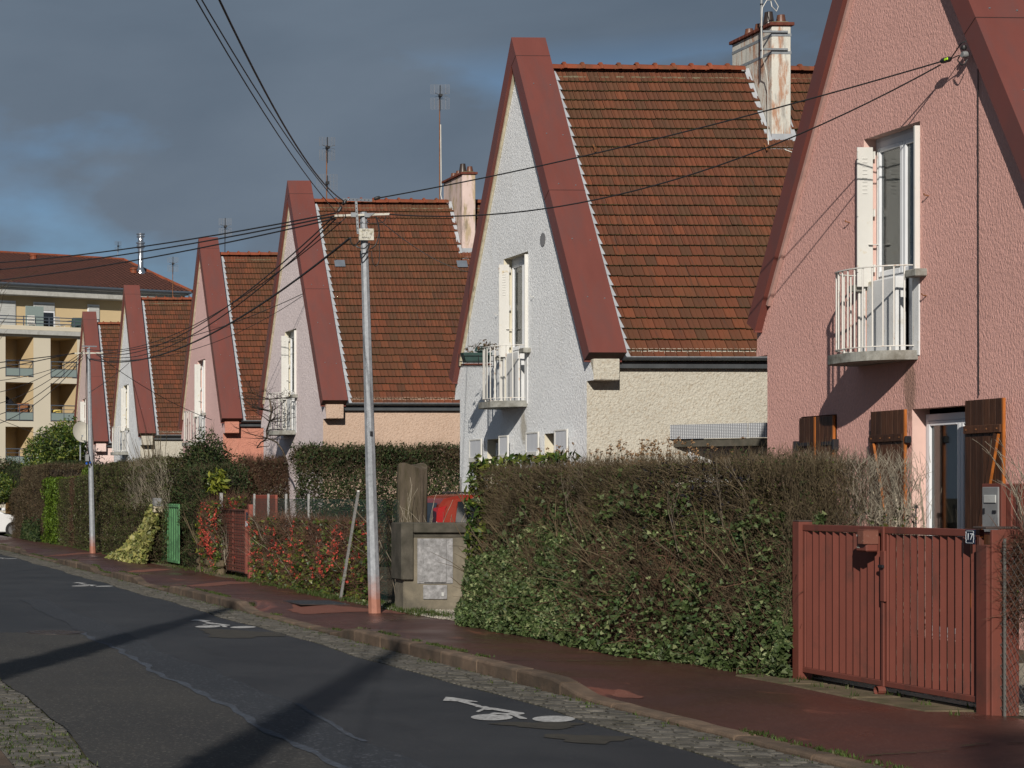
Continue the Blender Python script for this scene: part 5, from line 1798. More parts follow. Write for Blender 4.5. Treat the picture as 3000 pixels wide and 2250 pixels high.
# tension clamps and loops on the near pole
for i, (xa, ya, xb, yb, r_, lab) in enumerate(((1096, 583, 1114, 578, .026, 'right end of the top arm'), (1014, 585, 1004, 600, .024, 'left end of the top arm'), (1000, 606, 990, 622, .026, 'lower left end of the top arm'))):
    k = MB(); a, b = w1(xa, ya), w1(xb, yb)
    k.tube([a, a+(b-a)*.15, a+(b-a)*.5, a+(b-a)*.85, b], [r_*.5, r_*.9, r_, r_*.9, r_*.4], 10)
    o = k.build('cable_clamp', M['black_plastic'], None, tuple(a)); tag(o, 'black wedge clamp at the ' + lab + ' of the near pole', 'clamp')
k = MB(); a, b = on_x(2757, 12.36, 180), on_x(2785, 12.36, 172)
k.tube([a, a+(b-a)*.2, a+(b-a)*.85, b], [.018, .03, .03, .014], 10)
o = k.build('cable_clamp', M['black_plastic'], None, tuple(a)); tag(o, 'black ribbed cable clamp with a lime mark by the pink gable', 'clamp')
k = MB(); c = a + (b-a)*.7 + Vector((-.026, -.012, .0)); k.box(c.x-.006, c.x+.006, c.y-.03, c.y+.03, c.z-.012, c.z+.014, bev=.004)
k2 = k.build('mark', M['lime'], o); k2.location = -Vector(o.location)
br = on_x(2840, 12.46, 160)
t = thing('cable_insulator', 'grey wall insulator with black knobs under the right verge of the pink gable', 'insulator', br)
k = MB(); k.lathe([(.03, 0), (.038, .03), (.03, .06)], n=12); k.xf(Matrix.Rotation(R(-90), 4, 'Y') @ Matrix.Translation((0,0,.02))); k.build('insulator', M['greybox'], t, smooth=True)
k = MB(); k.lathe([(.022, 0), (.03, .02), (.022, .045)], (-.06, 0, .05), 10); k.build('knob', M['black_plastic'], t, smooth=True)
def loop(label, pts, r, cat='cable', mat='cable', name='cable_loop'):
    P_ = [Vector(p) for p in pts]
    # smooth with Catmull-Rom
    out = []
    for i in range(len(P_)-1):
        p0, p1, p2, p3 = P_[max(i-1,0)], P_[i], P_[i+1], P_[min(i+2, len(P_)-1)]
        for j in range(6):
            t = j/6
            out.append(.5*((2*p1)+(-p0+p2)*t+(2*p0-5*p1+4*p2-p3)*t*t+(-p0+3*p1-3*p2+p3)*t**3))
    out.append(P_[-1])
    k = MB(); k.tube(out, r, 5)
    o = k.build(name, M[mat], None, tuple(P_[0]), smooth=True); tag(o, label, cat)
    return o
loop('black wire bowing up from the clamp to the verge of the pink gable', [on_x(2786, 12.36, 170), on_x(2800, 12.36, 150), on_x(2815, 12.36, 128), on_x(2832, 12.40, 120)], .007)
loop('black wire loop hanging under the insulator of the pink gable', [on_x(2785, 12.36, 173), on_x(2812, 12.38, 162), on_x(2806, 12.38, 176), on_x(2820, 12.38, 190), on_x(2834, 12.42, 174)], .006)
loop('long black cable loop hanging right of the near pole', [w1(1101, 634), w1(1110, 665), w1(1109, 690), w1(1100, 718), w1(1085, 730)], .009)
loop('oval black cable loop hanging furthest right of the near pole', [w1(1089, 735), w1(1091, 765), w1(1100, 780), w1(1110, 765), w1(1112, 730), w1(1111, 680), w1(1103, 640)], .006)
loop('tangled black cable crossing the pole shaft below the number plate', [w1(1054, 706), w1(1040, 722)+Vector((0,-.05,0)), w1(1062, 730)+Vector((0,-.08,0)), w1(1078, 715)+Vector((0,-.08,0)), w1(1066, 745)+Vector((0,-.08,0)), w1(1055, 758)+Vector((0,-.05,0)), w1(1056, 735)], .009)
loop('short black cable loop at the left of the number plate', [w1(1026, 698), w1(1029, 712), w1(1038, 720), w1(1048, 712), w1(1052, 705)], .008)
loop('black cable looping under the right end of the lower arm', [w1(1131, 633), w1(1125, 648), w1(1110, 653), w1(1085, 654), w1(1076, 648), w1(1083, 646)], .006)
loop('black cable looping under the left end of the lower arm', [w1(965, 637), w1(975, 650), w1(990, 653), w1(1005, 645), w1(1015, 632)], .006)

# long roof shadow casters on the other side of the street: two tall cypresses and a bigger one further back (behind the photographer)

# ================================================================== FOLIAGE TOOLS
def leaves(name, P, size, mat, parent=None, out=None, bias=.5, aspect=.55, kind='stuff', up=0.0, shape='diamond'):
    P = np.asarray(P, float); n = len(P)
    d = rng.normal(0, 1, (n, 3))
    if out is not None: d = d*(1-bias) + np.asarray(out, float)*bias*1.6
    d /= np.linalg.norm(d, axis=1)[:, None] + 1e-9          # leaf normal
    a = rng.normal(0, 1, (n, 3)); a[:, 2] += up
    a -= d*np.sum(a*d, 1)[:, None]; a /= np.linalg.norm(a, axis=1)[:, None] + 1e-9
    b = np.cross(d, a)
    s = (size*rng.uniform(.55, 1.35, n))[:, None]
    w = s*aspect
    fold = d*w*.35
    if shape == 'ivy':
        V = np.stack([P - a*s*.45, P - a*s*.15 + b*w*1.15 + fold, P + a*s*.12 + b*w*.55, P + a*s*.62, P + a*s*.12 - b*w*.55, P - a*s*.15 - b*w*1.15 + fold], 1).reshape(-1, 3)
        i = np.arange(n)*6
        F = np.concatenate([np.stack([i, i+1, i+2, i+3], 1), np.stack([i, i+3, i+4, i+5], 1)])
    else:
        V = np.stack([P - a*s*.5, P + b*w*.5 + fold, P + a*s*.5, P - b*w*.5 + fold], 1).reshape(-1, 3)
        F = np.arange(n*4).reshape(-1, 4)
    return np_mesh(name, V, F, M[mat] if isinstance(mat, str) else mat, parent, kind=kind)
def twigs(name, A, D, L, r, mat, parent=None, curl=.25, kind='stuff', seg=2, taper=.35):
    """thin tapered three sided twigs; A starts, D directions (n,3), L lengths"""
    A = np.asarray(A, float); n = len(A)
    D = np.asarray(D, float); D = D/np.linalg.norm(D, axis=1)[:, None]
    L = np.broadcast_to(np.asarray(L, float), (n,))
    r = np.broadcast_to(np.asarray(r, float), (n,))
    s = np.cross(D, rng.normal(0, 1, (n, 3))); s /= np.linalg.norm(s, axis=1)[:, None] + 1e-9
    t = np.cross(D, s)
    C = rng.normal(0, curl, (n, 1))*s + rng.normal(0, curl, (n, 1))*t
    rings = []
    for q in range(seg+1):
        f = q/seg
        c = A + D*(L*f)[:, None] + C*(L*f*f)[:, None]
        rr = (r*(1-(1-taper)*f))[:, None]
        for k in range(3):
            an = 2*math.pi*k/3
            rings.append(c + s*rr*math.cos(an) + t*rr*math.sin(an))
    V = np.stack(rings, 1).reshape(-1, 3)
    m = 3*(seg+1)
    base = (np.arange(n)*m)[:, None]
    F = []
    for q in range(seg):
        for k in range(3):
            F.append(np.concatenate([base+q*3+k, base+q*3+(k+1) % 3, base+(q+1)*3+(k+1) % 3, base+(q+1)*3+k], 1))
    o = np_mesh(name, V, np.concatenate(F), M[mat], parent, kind=kind)
    return o
def nz(P, f, s=0):
    """cheap smooth pseudo noise in [-1,1]"""
    x, y, z = P[:, 0]*f+s, P[:, 1]*f+s*1.7, P[:, 2]*f-s
    return (np.sin(x*1.7+1.3*np.sin(y*1.1+z)) + np.sin(y*2.3+1.1*np.sin(z*1.9+x*.7)) + np.sin(z*2.9+1.2*np.sin(x*1.3-y)))/3
def hedge_points(n, x0, x1, y0, y1, zt, zb=.12, bulge=.0, rough=.06, deep=.12, top=True, faces=('x0','y0','t','x1'), round_=.15, s=0.0):
    """points near the skin of a clipped hedge, with outward directions"""
    H_ = zt - zb
    ar = {'x0': (y1-y0)*H_, 'x1': (y1-y0)*H_*.3, 'y0': (x1-x0)*H_, 'y1': (x1-x0)*H_*.5, 't': (x1-x0)*(y1-y0)}
    fs = [f for f in faces]; w = np.array([ar[f] for f in fs]); w /= w.sum()
    pick = rng.choice(len(fs), n, p=w)
    u, v = rng.uniform(0, 1, n), rng.uniform(0, 1, n)
    P = np.zeros((n, 3)); O = np.zeros((n, 3))
    for i, f in enumerate(fs):
        q = pick == i
        if f in ('x0', 'x1'):
            P[q] = np.stack([np.full(q.sum(), x0 if f == 'x0' else x1), y0+u[q]*(y1-y0), zb+v[q]*H_], 1); O[q, 0] = -1 if f == 'x0' else 1
        elif f in ('y0', 'y1'):
            P[q] = np.stack([x0+u[q]*(x1-x0), np.full(q.sum(), y0 if f == 'y0' else y1), zb+v[q]*H_], 1); O[q, 1] = -1 if f == 'y0' else 1
        else:
            P[q] = np.stack([x0+u[q]*(x1-x0), y0+v[q]*(y1-y0), np.full(q.sum(), zt)], 1); O[q, 2] = 1
    dep = np.abs(rng.normal(0, deep, n))
    P = P - O*dep[:, None]
    P += O*(rough*nz(P, 2.6, s) + rough*.6*nz(P, 7.1, s+2))[:, None]
    # rounded shoulder
    e = np.clip((P[:, 2]-(zt-round_))/round_, 0, 1)
    P[:, 0] += np.where(P[:, 0] < (x0+x1)/2, 1, -1)*e*e*round_*.45
    return P, O, dep
def hedge(label, x0, x1, y0, y1, zt, leafm, twigm, nl, nt, ls=.03, cat='hedge', group=None, core=True, faces=('x0','y0','t','x1'), tl=.16, tr=.0028, rough=.06, s=0.0, sprigs=0, name='hedge', loc=None, deep=.10, zb=.12, leafm2=None, frac2=.3):
    t = thing(name, label, cat, ((x0+x1)/2, (y0+y1)/2, zb), 0, group)
    inv = -np.array(t.location)
    if nl:
        P, O, d = hedge_points(nl, x0, x1, y0, y1, zt, zb, rough=rough, deep=deep, faces=faces, s=s)
        if leafm2:
            q = nz(P, 1.3, s+5) + rng.normal(0, .25, nl) > 1 - 2*frac2
            leaves('foliage', P[~q]+inv, ls, leafm, t, O[~q]); leaves('foliage', P[q]+inv, ls, leafm2, t, O[q])
        else:
            leaves('foliage', P+inv, ls, leafm, t, O)
    if nt:
        P, O, d = hedge_points(nt, x0, x1, y0, y1, zt, zb, rough=rough, deep=deep*1.3, faces=faces, s=s)
        D = O*.7 + rng.normal(0, .45, (nt, 3)) + np.array([0, 0, .7])
        twigs('twigs', P+inv - D*tl*.3, D, rng.uniform(.5, 1.3, nt)*tl, tr, twigm, t)
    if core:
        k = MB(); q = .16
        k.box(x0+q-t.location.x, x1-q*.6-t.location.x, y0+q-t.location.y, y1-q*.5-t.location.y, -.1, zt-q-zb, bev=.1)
        k.build('stems', M['twig_dark'], t)  # solid dark box added inside to stop light showing through the hedge
    if sprigs:
        P = np.stack([rng.uniform(x0+.05, x1, sprigs), rng.uniform(y0, y1, sprigs), np.full(sprigs, zt-.03)], 1)
        D = rng.normal(0, .3, (sprigs, 3)) + np.array([0, 0, 1])
        L = rng.uniform(.05, .22, sprigs)
        twigs('sprigs', P+inv, D, L, .003, twigm, t)
        if nl:
            Dn = D/np.linalg.norm(D, axis=1)[:, None]
            Q = np.concatenate([P + Dn*(L*f)[:, None] + rng.normal(0, .012, (sprigs, 3)) for f in (.4, .6, .8, 1.0)])
            leaves('foliage', Q+inv, ls, leafm, t)
    return t

def branch_fan(bases, n_gen, L0, r0, spread, up=1.0, kids=(2, 4), shrink=.68, ztop=None):
    """list of segments (a, b, ra, rb) growing from bases"""
    segs = []
    front = [(Vector(b), (Vector((random.gauss(0, spread), random.gauss(0, spread), up))).normalized(), L0*random.uniform(.7, 1.2), r0) for b in bases]
    for g in range(n_gen):
        nxt = []
        for a, d, L, r in front:
            p = a
            m = 2
            for j in range(m):
                d2 = (d + Vector((random.gauss(0, .12), random.gauss(0, .12), random.gauss(0, .08)))).normalized()
                q = p + d2*(L/m)
                if ztop is not None and q.z > ztop: q = p + d2*(L/m)*max(0.05, min(1, (ztop-p.z)/(max(1e-3, q.z-p.z)))); 
                segs.append((p, q, r*(1-.15*j), r*(1-.15*(j+1))))
                p, d = q, d2
                if j == 0 and g < n_gen-1 and random.random() < .7:
                    ds = (d + Vector((random.gauss(0, spread*1.6), random.gauss(0, spread*1.6), .1))).normalized()
                    nxt.append((p, ds, L*shrink*.9, r*.55))
            if g < n_gen-1 and (ztop is None or p.z < ztop-.04):
                for _ in range(random.randint(*kids)-1):
                    ds = (d + Vector((random.gauss(0, spread), random.gauss(0, spread), .12))).normalized()
                    nxt.append((p, ds, L*shrink*random.uniform(.7, 1.2), r*.68))
        front = nxt
        if len(front) > 4000: front = random.sample(front, 4000)
    return segs
def segs_mesh(name, segs, mat, parent=None, inv=Vector((0,0,0)), kind='stuff', sides=4):
    A = np.array([s[0] for s in segs]) + np.array(inv); B = np.array([s[1] for s in segs]) + np.array(inv)
    ra = np.array([s[2] for s in segs]); rb = np.array([s[3] for s in segs])
    D = B - A; L = np.linalg.norm(D, axis=1) + 1e-9; D /= L[:, None]
    s = np.cross(D, np.array([.31, .77, .13])); s /= np.linalg.norm(s, axis=1)[:, None] + 1e-9
    t = np.cross(D, s)
    rings = []
    for c, r in ((A, ra), (B, rb)):
        for k in range(sides):
            an = 2*math.pi*k/sides
            rings.append(c + (s*math.cos(an) + t*math.sin(an))*r[:, None])
    V = np.stack(rings, 1).reshape(-1, 3)
    base = (np.arange(len(segs))*2*sides)[:, None]
    F = np.concatenate([np.concatenate([base+k, base+(k+1) % sides, base+sides+(k+1) % sides, base+sides+k], 1) for k in range(sides)])
    return np_mesh(name, V, F, M[mat], parent, kind=kind)

# ================================================================== GATES
def slat_gate():
    """the near red gate: y runs along the gate, x is across; seen from the street (-x)"""
    X = 8.56
    yR, yL = on_x(2866, X, 1450).y, on_x(2346, X, 1450).y     # right post ... left post
    zt = 1.45
    t = thing('driveway_gate', 'red brown steel driveway gate with tall slanted slats and house number 17', 'gate', (X, (yR+yL)/2, .12))
    o = Vector(t.location)
    def B(name, x0, x1, y0, y1, z0, z1, mat='gate', par=t, bev=.004):
        k = MB(); k.box(x0-o.x, x1-o.x, y0-o.y, y1-o.y, z0-o.z, z1-o.z, bev=bev); return k.build(name, M[mat], par)
    B('post', X-.02, X+.10, yL-.005, yL+.10, .05, zt+.02); B('post_cap', X-.018, X+.098, yL-.003, yL+.098, zt+.02, zt+.035, 'gate_cap')
    B('post', X-.02, X+.09, yR-.13, yR-.005, .02, zt-.11); B('post_cap', X-.03, X+.22, yR-.14, yR+.02, zt+.005, zt+.022, 'gate_cap')
    B('post', X-.0, X+.2, yR-.16, yR-.135, .02, zt+.0)
    ym = on_x(2585, X, 1450).y
    for (a, b, n, nm) in ((ym+.012, yL-.01, 11, 'far'), (yR+.005, ym-.012, 12, 'near')):
        lf = B('gate_leaf', X+.01, X+.05, a, b, zt-.055, zt, 'gate')
        B('bottom_rail', X+.01, X+.05, a, b, .19, .235, 'gate', lf).location = (0,0,0)
        B('stile', X+.012, X+.048, a, a+.035, .235, zt-.057, 'gate', lf)
        B('stile', X+.012, X+.048, b-.035, b, .235, zt-.057, 'gate', lf)
        w = (b-a-.07)/n
        for i in range(n):
            y0 = a+.035+w*i
            k = MB()
            # slanted slat: overlaps like a louvre set upright
            c = Vector((X+.03-o.x, y0+w/2-o.y, 0))
            Mr = Matrix.Translation(c) @ Matrix.Rotation(R(30 + random.uniform(-1.0, 1.0)), 4, 'Z')
            hw = w*(.33 if nm == 'far' else .285); k.box(-.0015, .0015, -hw, hw, .236-o.z, zt-.058-o.z, Mr, bev=0.001)
            k.build('slat', M['gate'], lf)
    # latch parts
    B('latch_plate', X-.012, X+.01, ym-.045, ym+.012, .86, 1.26); B('latch', X-.03, X-.012, ym-.05, ym+.015, 1.125, 1.15, 'iron')
    B('centre_stile', X-.004, X+.012, ym-.02, ym+.012, .19, zt-.0)
    k = MB(); k.tube([(X-.05-o.x, ym-o.y, .16-o.z), (X+.01-o.x, ym-o.y, .16-o.z)], .035, 12, caps=False); k.build('ground_stop', M['gate'], t)
    return t, X, yR, yL, ym, zt
GATE, GX, GYR, GYL, GYM, GZT = slat_gate()
# bottom leaf gap shows a dark foot; advert box and number plate
t = thing('advert_box', 'small red leaflet box with an open pink lid hung on the slatted gate', 'mailbox', (GX-.05, GYM+.14, 1.25))
k = MB(); k.box(-.05, .05, -.09, .06, 0, .15, bev=.01); k.build('box', M['gate'], t)
k = MB()
for (a, b) in (((-.06, .07), (-.045, .07)),): pass
k.box(-.075, -.069, -.09, -.01, .06, .165, bev=.003); k.box(-.075, .045, -.098, -.091, .06, .165, bev=.003); k.box(-.075, .045, -.098, -.01, .166, .174, bev=.003)
k.build('lid', M['galv_red'] if False else M['pave_light'], t)
text('PUB', .022, t, (-.0515, .028, .125), (R(90), 0, R(-90)), M['plate']); text('OK', .024, t, (-.0515, .024, .035), (R(90), 0, R(-90)), M['plate'])
ny = on_x(2845, GX-.03).y
t = thing('number_plate', 'dark blue enamel house number plate reading 17 on the right gate post', 'house number', (GX-.035, ny, 1.395))
t.scale = (.72, .72, .66)
k = MB(); k.box(-.006, .006, -.078, .078, -.082, .082, bev=.004); pl = k.build('plate', M['navy'], t)
k = MB()
for z_ in (-.068, .064): k.box(-.0085, -.006, -.052, .052, z_, z_+.004)
for y_ in (-.066, .062): k.box(-.0085, -.006, y_, y_+.004, -.022, .022)
for sy in (-1, 1):
    for sz in (-1, 1):
        k.bar((-.0075, sy*.064, sz*.022), (-.0075, sy*.058, sz*.040), .003, .003); k.bar((-.0075, sy*.058, sz*.040), (-.0075, sy*.064, sz*.056), .003, .003)
        k.bar((-.0075, sy*.064, sz*.056), (-.0075, sy*.052, sz*.066), .003, .003)
k.build('border', M['enamel_white'], t)
text('17', .105, t, (-.0075, 0, 0), (R(90), 0, R(-90)), M['enamel_white'], 'digits', .001)

# mailbox unit behind the right post
mbx = on_x(2912, 9.0)
t = thing('letterbox', 'grey metal letterbox set in a red frame behind the right gate post', 'letterbox', (9.0, mbx.y, 1.4))
my0, my1 = on_x(2937, 9.0).y - mbx.y, on_x(2890, 9.0).y - mbx.y
k = MB(); k.box(-.02, .25, my0-.02, my1+.025, 0, .385, bev=.004); k.build('frame', M['gate'], t)
k = MB(); k.box(-.034, -.021, my0, my1, .02, .36, bev=.004); dd = k.build('door', M['greybox'], t)
k = MB(); k.box(-.042, -.034, my0+.02, my1-.03, .24, .30, bev=.003); k.build('flap', M['slot'], dd)
k = MB(); k.box(-.042, -.034, my1-.035, my1-.02, .16, .20); k.box(-.042, -.034, my0+.02, my0+.06, .165, .185); k.build('lock', M['iron'], dd)
t = thing('corrugated_panel', 'dark red corrugated panel to the right of the grey letterbox', 'panel', (9.02, mbx.y-.6, .12))
for i in range(14):
    k = MB(); y0 = my0-.03+.6 - .06*(i+1)
    k.box(-.012 + (.012 if i % 2 else 0), .012 + (.012 if i % 2 else 0), y0, y0+.058, .9, 1.66, bev=.004); k.build('rib', M['gate'], t)

# chain link fences
def chainlink(name, label, p0, p1, z0, z1, cell, mat, r=.0016, posts=(), postm='white_post', ph=None, group=None, pw=.038):
    p0, p1 = Vector(p0), Vector(p1)
    t = thing(name, label, 'fence', ((p0.x+p1.x)/2, (p0.y+p1.y)/2, z0), 0, group)
    inv = -Vector(t.location)
    L = (p1-p0).length; d = (p1-p0)/L
    nn = int(L/cell); mz = int((z1-z0)/cell)
    segs = []
    for i in range(-mz, nn+1):
        for sgn in (1, -1):
            for j in range(mz):
                a = (i + j if sgn > 0 else i + mz - j)*cell; b = a + sgn*cell
                if 0 <= a <= L and 0 <= b <= L:
                    A = p0 + d*a; B = p0 + d*b
                    segs.append((Vector((A.x, A.y, z0+j*cell))+inv, Vector((B.x, B.y, z0+(j+1)*cell))+inv, r, r))
    segs_mesh('mesh', segs, mat, t, sides=3)
    for (f, lean, h) in posts:
        c = p0 + d*L*f
        k = MB(); k.bar(Vector((c.x, c.y, z0-.05))+inv, Vector((c.x, c.y+lean, z0+h))+inv, pw, pw*.9, up=(1,0,0)); k.build('post', M[postm], t)
    return t
chainlink('chainlink_fence', 'rusty grey chain link fence to the right of the slatted gate', (8.62, GYR-.13, 0), (8.62, 9.5, 0), .14, 1.35, .075, 'grey_wire', .0018, posts=((.02, 0, 1.25),), postm='grey_wire', pw=.016)
fy0, fy1 = on_x(1150, 8.5).y, on_x(727, 8.55).y
chainlink('chainlink_fence', 'dark green chain link fence with flaking white posts behind the flowering quince', (8.60, fy0, 0), (8.60, fy1, 0), .14, 1.66, .065, 'fence_wire', .0022,
    posts=tuple(((on_x(px, 8.6).y - fy0)/(fy1-fy0), 0, 1.58) for px in (904, 838, 786, 745)))
t = thing('leaning_post', 'flaking white fence post leaning strongly over in front of the quince hedge', 'post', (8.27, on_x(996, 8.27).y, .12))
k = MB(); a_ = Vector(t.location); b_ = on_x(1050, 8.27, 1440)
k.bar((0, 0, -.05), b_-a_, .032, .032, up=(0, 1, 0)); k.build('shaft', M['white_post'], t)
k = MB(); k.lathe([(.022, 0), (.018, .015)], n=8); k.xf(Matrix.Translation(b_-a_)); k.build('cap', M['white_metal'], t)

# red sheet gate with wire mesh, far end of the quince
X = 8.58
ya, yb = on_x(722, X).y, on_x(650, X).y
t = thing('sheet_gate', 'faded red sheet metal gate covered with rusty wire mesh between the flowering shrubs', 'gate', (X, (ya+yb)/2, .12))
o = Vector(t.location)
k = MB(); k.box(0, .02, ya-o.y, yb-o.y, .08, 1.30); k.build('sheet', M['red_gate'], t)
k = MB()
for y0 in (ya, (ya+yb)/2-.02, yb-.04): k.box(-.03, -.001, y0-o.y, y0+.04-o.y, .08, 1.30, bev=.004)
for z0 in (.08, 1.27): k.box(-.028, -.001, ya+.04-o.y, yb-.04-o.y, z0, z0+.035, bev=.004)
k.build('frame', M['gate'], t)
k = MB()
for i in range(15): yy = ya+.05+(yb-ya-.1)*i/14-o.y; k.bar((-.035, yy, .08), (-.035, yy, 1.32), .008)
for i in range(12): zz = .1+i*.107; k.bar((-.04, ya-o.y, zz), (-.04, yb-o.y, zz), .008)
k.build('wire_mesh', M['twig_dark'], t)
p_ = on_x(648, 8.55)
k = MB(); k.box(-.03, .03, -.03, .03, 0, 1.62, bev=.004); o_ = k.build('gate_post', M['white_post'], None); o_.location = (8.55, p_.y, .12)
tag(o_, 'slim white post at the left side of the faded red gate', 'post')
p_ = on_x(726, 8.52)
k = MB(); k.box(-.04, .04, -.06, .06, 0, 1.40, bev=.006); o_ = k.build('gate_post', M['red_gate'], None); o_.location = (8.57, p_.y, .12)
tag(o_, 'red post at the right side of the faded red gate', 'post')
k = MB(); k.box(-.006, .006, -.06, .06, -.05, .05); o_ = k.build('paper_sticker', M['enamel_white'], None); o_.location = on_x(722, 8.50, 1535); tag(o_, 'small white notice on the right post of the faded red gate', 'notice')
k = MB(); k.box(-.006, .006, -.05, .05, -.08, .08, bev=.003); o_ = k.build('number_plate', M['navy'], None); o_.location = on_x(723, 8.50, 1513); tag(o_, 'small dark enamel plate above the white notice', 'house number')
k = MB(); k.box(0, .05, -.02, 1.9, 0, .95, bev=.01); o_ = k.build('red_board', M['red_gate'], None); o_.location = (9.6, on_x(806, 9.6).y, .75); tag(o_, 'plain red board standing behind the green fence', 'board')
# threshold slabs of these gates
for ya_, yb_ in ((ya, yb), (on_x(528, 8.5).y, on_x(478, 8.5).y)):
    mb = MB(); mb.box(8.2, 8.56, ya_, yb_, .07, .128, bev=.02); mb.build('threshold_stone', M['sill_stone'], PAVE)
# green gate
X = 8.5
ya, yb = on_x(527, X).y, on_x(474, X).y
t = thing('sheet_gate', 'bright green corrugated sheet metal gate between variegated ivy and dark shrub', 'gate', (X, (ya+yb)/2, .12))
n = 16
for i in range(n):
    y0 = ya+(yb-ya)*i/n - t.location.y
    k = MB(); k.box((0 if i % 2 else -.02), (.02 if i % 2 else 0), y0, y0+(yb-ya)/n-.003, .06, 1.38, bev=.004); k.build('panel', M['green_gate'], t)
k = MB(); k.box(-.035, -.021, ya-t.location.y, yb-t.location.y, 1.30, 1.36, bev=.004); k.box(-.035, -.021, ya-t.location.y, yb-t.location.y, .06, .12, bev=.004); k.build('rail', M['green_gate'], t)
p_ = on_x(466, 8.35)
t = thing('letterbox', 'small cream and green letterbox at the left edge of the green gate', 'letterbox', (8.32, p_.y, 1.30))
k = MB(); k.box(-.11, .11, -.1, .1, 0, .14, bev=.01); k.build('body', M['soffit'], t)
k = MB(); k.box(-.10, .12, -.12, .12, .142, .33, bev=.01); k.build('lid', M['greybox'], t)

# ================================================================== METER WALL, STUMP, CARS
X0 = 8.30; a_ = on_z(1185, 1789, .12)
t = thing('meter_wall', 'weathered concrete meter wall with two mottled grey doors beside the ivy hedge', 'meter wall', (X0, a_.y, .12))
W_ = 1.05
k = MB(); k.box(.0, W_, 0, .36, -.1, 1.0, bev=.012); k.build('plinth', M['conc'], t)
k = MB(); k.box(-.045, .125, -.05, .40, .42, 1.20, bev=.012); k.build('side_block', M['conc_dark'], t)
k = MB(); k.box(.127, W_, .0, .36, 1.002, 1.06, bev=.004); k.box(.127, W_, -.05, .40, 1.062, 1.20, bev=.012); k.build('coping', M['conc_dark'], t)
k = MB(); k.box(.19, .68, -.012, .0, .37, .985, bev=.004); k.build('door_frame', M['meter'], t)
k = MB(); k.box(.275, .585, -.030, -.0125, .385, .965, bev=.006); md = k.build('meter_door', M['meter'], t)
k = MB(); k.box(.20, .265, -.018, -.0125, .40, .955, bev=.003); k.tube([(.235, -.024, .68), (.235, -.016, .68)], .012, 8); k.build('hinge_plate', M['meter'], md)
k = MB(); k.box(.27, .60, -.018, -.001, .155, .35, bev=.006); dd = k.build('meter_door', M['meter'], t)
k = MB(); k.box(.52, .55, -.024, -.0185, .20, .25); k.build('lock', M['slot'], dd)

st = on_x(1200, 8.95)
t = thing('tree_stump', 'tall barkless cut tree trunk standing behind the concrete meter wall', 'tree stump', (8.95, st.y, .1))
k = MB()
prof = [(0, .26), (.3, .235), (.8, .215), (1.3, .21), (1.8, .205), (2.02, .20)]
n_ = 30
for i, (z, r) in enumerate(prof):
    for j in range(n_):
        a = 2*math.pi*j/n_
        rr = r*(1+.05*math.sin(2*a+z)+.035*math.sin(5*a+z*2)+.02*math.sin(11*a+z)+.012*math.sin(17*a)) 
        k.v.append((rr*math.cos(a)+.02*z, rr*math.sin(a), z + (.05*math.sin(2*a+.5) if i == len(prof)-1 else 0)))
for i in range(len(prof)-1):
    for j in range(n_):
        k.f.append((i*n_+j, i*n_+(j+1) % n_, (i+1)*n_+(j+1) % n_, (i+1)*n_+j))
k.f.append(tuple((len(prof)-1)*n_+j for j in range(n_)))
k.build('trunk', M['stump'], t)

